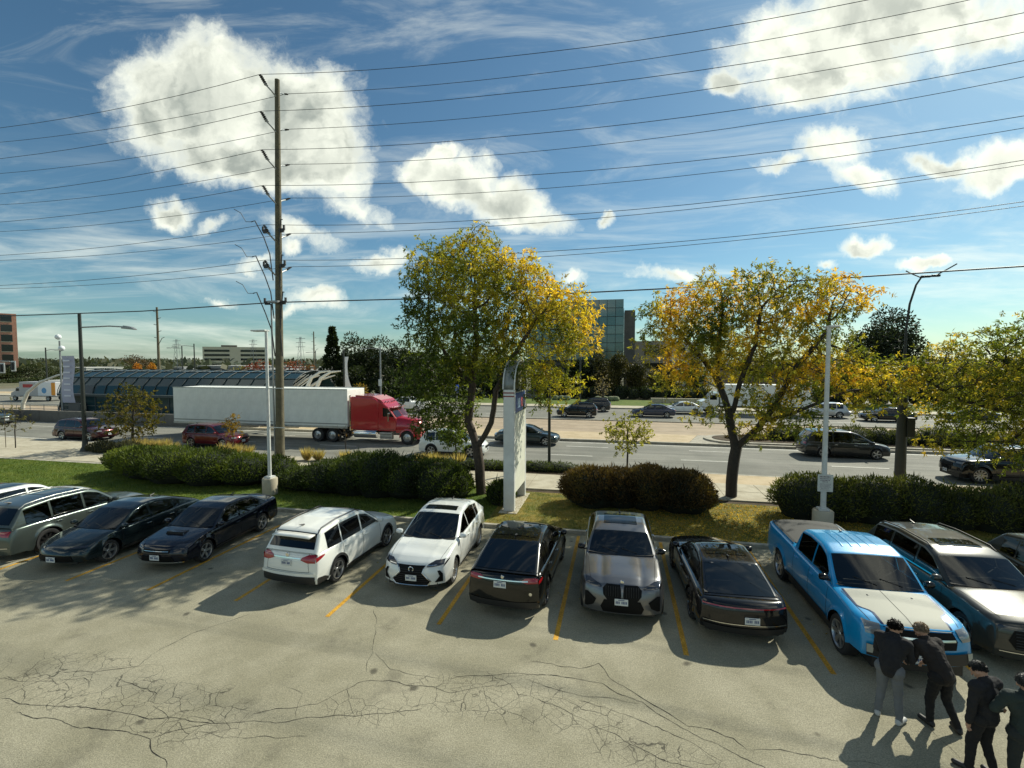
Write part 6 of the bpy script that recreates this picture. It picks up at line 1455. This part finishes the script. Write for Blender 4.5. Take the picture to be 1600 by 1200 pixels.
# low median wall, railing and shelter box left of the station
wl = empty('median_wall', (-58, 38.0, 0), 0, 'low dark concrete barrier wall along the road left of the station', 'barrier wall')
for k in range(14): MB().box((-9+2.6*k, 0, .55), (2.57, .3, 1.1)).build('wall_block', M('barrier_dark_concrete', (.14, .135, .12), .85, noise_amt=.2, scale=3), wl, bevel=.02)
rl = empty('railing', (-62, 41.0, .3), 0, 'thin grey railing on the platform ramp left of the station', 'railing')
for z_ in (.55, 1.05): MB().tube([(-6, 0, z_), (12, 0, z_)], .03, 5).build('rail', m_galv, rl)
pme = MB().tube([(0, 0, 0), (0, 0, 1.05)], .03, 5).mesh('post', m_galv)
for k in range(10): link('post', pme, rl, (-6+2*k, 0, 0))
o = MB().box((0, 0, .8), (1.6, .6, 1.4)).box((0, -.31, .85), (1.3, .03, 1.0)).build('utility_cabinet', M('cabinet_grey', (.10, .10, .095), .6), loc=(*gp(114, 642)[:1], 40, .0)); o.location = (at(114, 630, 40).x, 40.4, .2); tag(o, 'dark grey cabinet on the platform, left of the street lamp', 'cabinet')

# glass office with stone pier
m_cg = M('office_glass_teal', (.05, .12, .115), .05, .0, spec=1.0); m_cg2 = M('office_glass_pale', (.09, .17, .165), .06, .0, spec=1.0); m_frame = M('dark_mullion', (.03, .035, .035), .4, .5); m_stone = M('dark_stone_cladding', (.09, .085, .075), .7, noise_amt=.35, scale=.4)
go_ = empty('glass_office', (-8, 92, 0), 0, 'teal glass office block rising between the two golden trees', 'office building')
GX0, GX1, GZ0, GZ1 = -9, 9.0, 6.2, 17.5
MB().box((0, 8, 11.8), (17.9, 15.9, 11.3)).build('core', m_frame, go_)
cols_, rows_ = 12, 7; pw, ph_ = (GX1-GX0)/cols_, (GZ1-GZ0)/rows_
pa, pb_ = MB().box((0, 0, 0), (pw-.08, .05, ph_-.1)).mesh('glass_pane', m_cg), MB().box((0, 0, 0), (pw-.08, .05, ph_-.1)).mesh('glass_pane', m_cg2)
for i in range(cols_):
    for j in range(rows_): o = link('glass_pane', random.choice((pa, pa, pb_)), go_, (GX0+pw*(i+.5), -.03, GZ0+ph_*(j+.5))); o.rotation_euler = (random.uniform(-.006, .006), 0, random.uniform(-.006, .006))
for j in range(6):
    for i in range(5): o = link('glass_pane', pa, go_, (GX1+.03, 1.6+3.1*i, GZ0+ph_*(j+.5))); o.rotation_euler = (0, 0, PI/2); o.scale = (2.0, 1, 1)
MB().box((0, 1.2, 3.1), (17, 1.0, 6.2)).build('lower_storey', m_stone, go_)
lw = MB().box((0, 0, 0), (2.2, .06, 2.0)).mesh('window', m_glass)
for i in range(7):
    for j in range(2): link('window', lw, go_, (-7.2+2.4*i, .66, 1.6+2.7*j))
MB().box((10.1, 3.0, 7.7), (1.9, 6.0, 15.4)).build('stone_pier', m_stone, go_)
o = empty('low_office_wing', (5.2, 100, 0), 0, 'beige office wing with strip windows right of the glass office', 'office building'); MB().box((1, 4, 5.0), (7, 8, 10.0)).build('wall', M('beige_cladding', (.30, .27, .22), .8), o)
for k in range(3):
    MB().box((2, -.03, 2.4+2.7*k), (4, .06, 1.1)).build('window', m_glass, o)
o = empty('office_block', (16, 118, 0), 0, 'pale office block with dark windows just right of the glass office', 'office building'); MB().box((-3, 4, 5.0), (12, 8, 10.6)).build('wall', M('pale_cladding', (.48, .47, .42), .8), o)
for k in range(3):
    for i in range(4): MB().box((-7.5+2.9*i, -.03, 2.2+3.0*k), (1.9, .06, 1.7)).build('window', m_glass, o)
# brick tower far left
o = empty('brick_tower', (-198.1, 116, 0), rad(58.6), 'salmon brick building with stacked square windows, cut by the left edge', 'office building')
MB().box((0, 4, 10.3), (14, 8, 22.2)).build('wall', M('salmon_brick', (.55, .27, .18), .85, noise_amt=.15, scale=2), o)
for k in range(6):
    w_ = MB().box((4.6, -.05, 3.6+3.25*k), (2.6, .1, 2.3)).build('window', m_glass, o); MB().box((4.6, -.12, 2.38+3.25*k), (2.9, .12, .18)).build('sill', m_conc, w_)
MB().box((-3.2, -.1, 10.5), (6.6, .2, 21.5)).build('glass_strip', m_sg1, o)
# hotel-like block on the horizon
o = empty('banded_office', (-271, 300, 0), rad(40), 'cream office block with dark window bands on the horizon behind the tall pole', 'office building')
cream = M('cream_cladding', (.62, .57, .42), .8)
MB().box((0, 10, 8.5), (40, 20, 14.0)).build('wall', cream, o); MB().box((-4, 10, 15.8), (10, 8, 2.2)).build('roof_plant', m_stone, o)
for k in range(4):
    for x0, x1 in ((-19, -3.5), (3.5, 19)): MB().box(((x0+x1)/2, -.1, 3.4+3.1*k), (x1-x0, .3, 1.5)).build('window_band', m_glass, o)
# low sheds on the horizon
shed = [(322, 590, 585, 175, 20, (.55, .55, .5)), (345, 583, 572, 190, 26, (.2, .22, .22)), (370, 586, 579, 170, 24, (.72, .7, .66)), (395, 580, 572, 200, 20, (.25, .25, .24)), (300, 583, 577, 210, 16, (.5, .5, .48)), (440, 590, 578, 160, 28, (.10, .10, .10)), (470, 585, 574, 200, 24, (.3, .3, .28)), (275, 582, 574, 230, 12, (.35, .36, .4)), (118, 590, 575, 130, 10, (.6, .6, .55)), (84, 604, 596, 92, 8, (.55, .56, .55)), (108, 616, 608, 80, 5, (.6, .6, .55))]
for i, (px, pb, pt, Y, w_, col) in enumerate(shed):
    a = at(px, pt, Y); o = empty('warehouse', (a.x, Y, 0), rad(random.uniform(-4, 4)), ['pale shed above the middle of the station roof', 'dark teal shed under the cream office block', 'brightest white shed under the cream office block', 'dark low shed left of the wooden pole', 'grey shed right of the paired street lamps', 'black-walled shed right of the wooden pole', 'grey shed just left of the pointed evergreen', 'bluish shed between the distant pole and the paired lamps', 'pale shed right of the lilac banner', 'small pale shed behind the lilac banner', 'tiny pale shed right beside the lilac banner'][i], 'warehouse', 'low flat-roofed sheds near the horizon')
    mm = M('shed_%d_cladding' % i, col, .8); MB().box((0, 6, a.z/2), (w_, 12, a.z)).build('wall', mm, o); MB().box((0, 6, a.z+.1), (w_+.4, 12.4, .25)).build('roof', M('shed_roof', (.5, .5, .47), .8), o)
    MB().box((0, -.05, a.z*.55), (w_*.8, .1, a.z*.18)).build('window_band', m_glass, o)
o = empty('city_blocks', (0, 0, 0)); o['label'] = 'faint pale apartment slabs far on the horizon between pole and evergreen'; o['category'] = 'apartment blocks'; o.name = 'distant_apartments'; o.location = (-380, 700, 0)
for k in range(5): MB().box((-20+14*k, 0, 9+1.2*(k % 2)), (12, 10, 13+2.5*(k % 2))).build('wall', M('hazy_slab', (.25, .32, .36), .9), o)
# retail building behind the right-hand trees
o = empty('low_building', (62, 128, 0), 0, 'long low dark building behind the right-hand trees', 'building'); MB().box((0, 6, 2.8), (70, 12, 5.6)).build('wall', M('brown_brick', (.16, .11, .08), .85), o)
for i in range(16): MB().box((-31+4.1*i, -.05, 3.2), (2.6, .1, 2.2)).build('window', m_glass, o)
# parked cars in the far car park: small, whole but without detail
fc = make_car('far_parked_car', 'white car parked in the far lot beyond the big round pine', 'car', suv(detail=False), W1, (42, 86, 0), 0)
# picnic benches and low wall by the far pavement
o = empty('low_wall', (8.5, 72, .1), 0, 'low pale seating wall on the far verge', 'low wall'); 
for k in range(5): MB().box((-3+1.6*k, 0, .35), (1.57, .5, .7)).build('wall_block', m_conc, o, bevel=.02)

# ---------------------------------------------------------------- people
def person(name, label, loc, rz, J, mats, hair, group='people standing around the blue pickup'):
    """J: joints in metres (x right, y forward, z up). One remeshed body surface, materials chosen by the nearest limb."""
    root = empty(name, (*loc, 0), rz, label, 'person', group)
    V_ = {k: Vector(v) for k, v in J.items()}
    caps = []   # (a, b, ra, rb, material)
    def cap(a, b, ra, rb, m, n=5):
        a = V_[a] if isinstance(a, str) else Vector(a); b = V_[b] if isinstance(b, str) else Vector(b); caps.append((a, b, ra, rb, m))
    SK, TOP, LEG, SHOE = 0, 1, 2, 3
    cap('pelvis', 'waist', .155, .145, LEG); cap('waist', 'chest', .15, .17, TOP); cap('chest', 'neck0', .165, .085, TOP)
    cap('hipL', 'hipR', .13, .13, LEG)
    sh = (V_['shL']+V_['shR'])/2
    cap('shL', 'shR', .088, .088, TOP); cap('shL', 'waist', .08, .12, TOP); cap('shR', 'waist', .08, .12, TOP)
    cap('waist', 'pelvis', .16, .165, TOP)
    cap('neck0', 'head', .058, .055, SK)
    hd = V_['head']; f = (V_['look']-hd).normalized(); upv = (hd-V_['neck0']).normalized(); rt_ = f.cross(upv).normalized()
    caps.append((hd-f*.012, hd+upv*.055-f*.02, .088, .095, SK)); caps.append((hd+f*.02-upv*.02, hd+f*.035-upv*.075, .07, .045, SK))
    caps.append((hd+f*.098-upv*.005, hd+f*.115-upv*.035, .011, .016, SK))
    for s in (-1, 1): caps.append((hd+rt_*s*.088-upv*.0, hd+rt_*s*.095-upv*.03-f*.005, .018, .014, SK)); caps.append((hd+rt_*s*.03+f*.085+upv*.018, hd+rt_*s*.045+f*.08+upv*.018, .017, .014, SK))
    caps.append((hd+f*.088-upv*.062-rt_*.018, hd+f*.088-upv*.062+rt_*.018, .010, .010, SK))
    for s in 'LR':
        cap('sh'+s, 'el'+s, .07, .056, TOP); cap('el'+s, 'wr'+s, .055, .042, TOP)
        cap('hip'+s, 'kn'+s, .105, .072, LEG); cap('kn'+s, 'an'+s, .072, .055, LEG)
        an = V_['an'+s]; ft_ = V_['toe'+s]; d = (ft_-an); d.z = 0; d.normalize()
        caps.append((an+Vector((0, 0, -.03))-d*.03, an+Vector((0, 0, -.045))+d*.02, .05, .05, SHOE)); caps.append((Vector((an.x, an.y, .045))-d*.04, Vector((an.x, an.y, .04))+d*.17, .046, .042, SHOE))
        # hand: palm, four fingers and a thumb
        w = V_['wr'+s]; hdn = (w-V_['el'+s]).normalized(); side = hdn.cross(Vector((0, 1, 0))); side = side.normalized() if side.length > .1 else Vector((1, 0, 0)); nrm = hdn.cross(side)
        caps.append((w, w+hdn*.075, .026, .030, SK))
        for q in range(4):
            b0 = w+hdn*.075+side*(.011+(.018*(q-2))); l1 = (.040, .045, .042, .034)[q]; m1 = b0+hdn*l1+nrm*.012; m2 = m1+hdn*l1*.55+nrm*.028
            caps.append((b0, m1, .0095, .009, SK)); caps.append((m1, m2, .009, .008, SK))
        t0 = w+hdn*.02+side*.026; t1 = t0+hdn*.035+side*.022+nrm*.01; caps.append((t0, t1, .012, .011, SK)); caps.append((t1, t1+hdn*.03+nrm*.006, .0105, .009, SK))
    b = MB()
    for (a, c_, ra, rb, m) in caps:
        d = c_-a; L_ = d.length; q = Vector((0, 0, 1)).rotation_difference(d.normalized() if L_ > 1e-6 else Vector((0, 0, 1))); o = len(b.v); n = 12; rings = []
        for k in range(1, 5): t = -PI/2+PI/2*k/4; rings.append((ra*math.cos(t), ra*math.sin(t)))
        for k in range(0, 4): t = PI/2*k/4; rings.append((rb*math.cos(t), L_+rb*math.sin(t)))
        vs = [a+q @ Vector((0, 0, -ra))]
        for r, h in rings:
            for k in range(n): vs.append(a+q @ Vector((r*math.cos(2*PI*k/n), r*math.sin(2*PI*k/n), h)))
        vs.append(a+q @ Vector((0, 0, L_+rb))); fs = [(0, 1+(k+1) % n, 1+k) for k in range(n)]
        for i in range(len(rings)-1):
            for k in range(n): k2 = (k+1) % n; fs.append((1+i*n+k, 1+i*n+k2, 1+(i+1)*n+k2, 1+(i+1)*n+k))
        e_ = len(vs)-1; s0 = 1+(len(rings)-1)*n; fs += [(e_, s0+k, s0+(k+1) % n) for k in range(n)]; b.add(vs, fs)
    me = b.mesh('body', [bpy.data.materials.new('x')]); ob = bpy.data.objects.new('body', me); C.objects.link(ob)
    md = ob.modifiers.new('r', 'REMESH'); md.mode = 'VOXEL'; md.voxel_size = .0085; ms = ob.modifiers.new('s', 'SMOOTH'); ms.iterations = 3; ms.factor = .5
    dg = bpy.context.evaluated_depsgraph_get(); me2 = bpy.data.meshes.new_from_object(ob.evaluated_get(dg)); me2.name = 'body'
    bpy.data.objects.remove(ob)
    co = np.zeros(len(me2.vertices)*3, np.float32); me2.vertices.foreach_get('co', co); co = co.reshape(-1, 3)
    nn = np.zeros(len(co)*3, np.float32); me2.vertex_normals.foreach_get('vector', nn); nn = nn.reshape(-1, 3)
    def owner(P):
        best = np.full(len(P), 9.0); idx = np.zeros(len(P), int)
        for (a, c_, ra, rb, m) in caps:
            A = np.array(a); D_ = np.array(c_-a); L2_ = D_.dot(D_)+1e-9; t = np.clip(((P-A) @ D_)/L2_, 0, 1); d = np.linalg.norm(P-A-t[:, None]*D_, axis=1)-(ra+(rb-ra)*t)
            u_ = d < best; best[u_] = d[u_]; idx[u_] = m
        return idx
    ow = owner(co)
    # cloth folds
    amp = np.where(ow == 1, .009, np.where(ow == 2, .009, 0)); 
    f1 = np.array([noise.noise(Vector((p[0]*9, p[1]*9, p[2]*16)))+.5*noise.noise(Vector((p[0]*22, p[1]*22, p[2]*30))) for p in co])
    co = co+nn*(amp*f1+np.where(ow == 1, .006, 0))[:, None]; me2.vertices.foreach_set('co', co.astype(np.float32).ravel())
    me2.materials.clear()
    for m in mats: me2.materials.append(m)
    cen = np.zeros(len(me2.polygons)*3, np.float32); me2.polygons.foreach_get('center', cen); me2.polygons.foreach_set('material_index', owner(cen.reshape(-1, 3)).astype(np.int32))
    me2.polygons.foreach_set('use_smooth', [True]*len(me2.polygons)); me2.update(); link('body', me2, root)
    # hair: short tufts over the skull
    if hair:
        hc, cover, ln = hair; n = 5200; d = unit(rng.normal(size=(n, 3))); F = np.array(f); U_ = np.array(upv)
        ok = ((d @ U_ > -.12-.62*np.clip(d @ -F, 0, 1)*cover) & ((d @ F) < .35)) | (d @ U_ > .45); d = d[ok]; n = len(d)
        base_ = np.array(hd+upv*.052-f*.016); p = base_+d*np.array([.100, .100, .102]); dr = unit(d*.28+np.array(-upv)*.75-F*.15+rng.normal(size=(n, 3))*.25)
        V, Q, c_ = kites(p, dr, ln*rng.uniform(.6, 1.2, n), .012, mixcol(rng.random(n), [tuple(x*.6 for x in hc), hc]))
        link('hair', npmesh('hair', V, Q, leafmat('hair_strands', .45, .05), c_), root)
        ax = (upv*.74-f*.66).normalized(); a2 = rt_.cross(ax).normalized()
        G_ = [[tuple(hd+upv*.052-f*.020+(rt_*math.cos(ph)*math.sin(th_)+a2*math.sin(ph)*math.sin(th_)+ax*math.cos(th_))*.1045) for ph in np.linspace(0, 2*PI, 17)] for th_ in np.linspace(0.001, 1.5, 8)]
        MB().grid(G_).build('hair_base', M('hair_base_%d' % int(hc[0]*999), tuple(x*.8 for x in hc), .6), root, smooth=60)
    return root
def pose(**k):
    J = dict(pelvis=(0, 0, .96), waist=(0, 0, 1.10), chest=(0, .01, 1.30), neck0=(0, 0, 1.48), head=(0, .02, 1.60), look=(0, 1, 1.5), shL=(-.19, 0, 1.42), shR=(.19, 0, 1.42),
             elL=(-.25, .0, 1.13), elR=(.25, .0, 1.13), wrL=(-.24, .12, .90), wrR=(.24, .12, .90), hipL=(-.09, 0, .93), hipR=(.09, 0, .93), knL=(-.1, .03, .50), knR=(.1, .03, .50),
             anL=(-.11, -.02, .09), anR=(.11, -.02, .09), toeL=(-.13, .2, 0), toeR=(.13, .2, 0)); J.update(k); return J
skin = M('skin', (.42, .24, .16), .55); 
cl = lambda n, c, r=.85: M(n, c, r, noise_amt=.15, scale=8, bump=.3, bscale=120)
jb = cl('black_jacket', (.010, .010, .012)); gt = cl('grey_trousers', (.13, .14, .15)); bt_ = cl('black_trousers', (.007, .007, .008)); dn = cl('dark_green_coat', (.018, .03, .027)); wsh = M('pale_trainers', (.42, .43, .42), .6); bsh = M('black_shoes', (.015, .015, .015), .5)
person('person', 'person in a black jacket and grey trousers with pale trainers, leaning towards the pickup', (4.72, 9.42), rad(-38), pose(pelvis=(0, -.05, .95), waist=(0, -.02, 1.08), chest=(0, .08, 1.27), neck0=(0, .17, 1.43), head=(.0, .23, 1.54), look=(.1, 1.0, 1.15), shL=(-.19, .12, 1.37), shR=(.19, .12, 1.37),
       elL=(-.24, .16, 1.10), elR=(.25, .18, 1.10), wrL=(-.12, .38, 1.00), wrR=(.16, .40, .95), hipL=(-.09, -.05, .92), hipR=(.09, -.05, .92), knL=(-.12, .02, .5), knR=(.12, .0, .5), anL=(-.15, -.03, .09), anR=(.16, -.05, .09), toeL=(-.2, .2, 0), toeR=(.22, .2, 0)), [skin, jb, gt, wsh], ((.02, .012, .008), 1, .045))
person('person', 'light-haired person in a dark jacket and black trousers, bending at the pickup grille', (5.42, 9.42), rad(20), pose(pelvis=(0, -.08, .94), waist=(0, -.02, 1.07), chest=(0, .12, 1.24), neck0=(0, .24, 1.38), head=(.0, .31, 1.48), look=(-.1, 1.0, 1.0), shL=(-.19, .18, 1.33), shR=(.19, .18, 1.33),
       elL=(-.26, .2, 1.07), elR=(.26, .2, 1.05), wrL=(-.14, .42, .98), wrR=(.18, .36, .88), hipL=(-.09, -.08, .91), hipR=(.09, -.08, .91), knL=(-.10, .02, .48), knR=(.13, -.06, .48), anL=(-.1, .0, .09), anR=(.2, -.22, .09), toeL=(-.1, .2, 0), toeR=(.3, .0, 0)), [skin, cl('dark_brown_jacket', (.018, .014, .012)), bt_, bsh], ((.36, .27, .18), 1, .04))
person('person', 'person all in black with a cap, standing alone below the crossover', (5.45, 8.38), rad(25), pose(head=(0, .09, 1.57), look=(-.3, 1, 1.0), elR=(.31, -.02, 1.16), wrR=(.18, .14, 1.10), elL=(-.25, .0, 1.13), wrL=(-.22, .05, .86), knL=(-.1, .08, .5), anL=(-.09, .1, .09), anR=(.12, -.1, .09), toeR=(.16, .1, 0)), [skin, jb, bt_, bsh], ((.03, .03, .028), 1, .03))
person('person', 'broad person in a dark green coat, back to us at the bottom right corner', (5.78, 8.1), rad(-5), pose(chest=(0, .02, 1.36), neck0=(0, .02, 1.52), head=(0, .04, 1.64), look=(.3, 1, 1.3), shL=(-.22, 0, 1.45), shR=(.22, 0, 1.45), elL=(-.36, .03, 1.22), wrL=(-.2, .2, 1.12), elR=(.32, .0, 1.18), wrR=(.22, .2, 1.05), waist=(0, 0, 1.14), pelvis=(0, 0, 1.0)), [skin, dn, cl('dark_trousers', (.015, .02, .02)), bsh], ((.07, .065, .06), 1, .035))

print('OBJECTS', len(bpy.data.objects), 'TRIS', sum(len(o.data.polygons) for o in bpy.data.objects if o.type == 'MESH')*2)
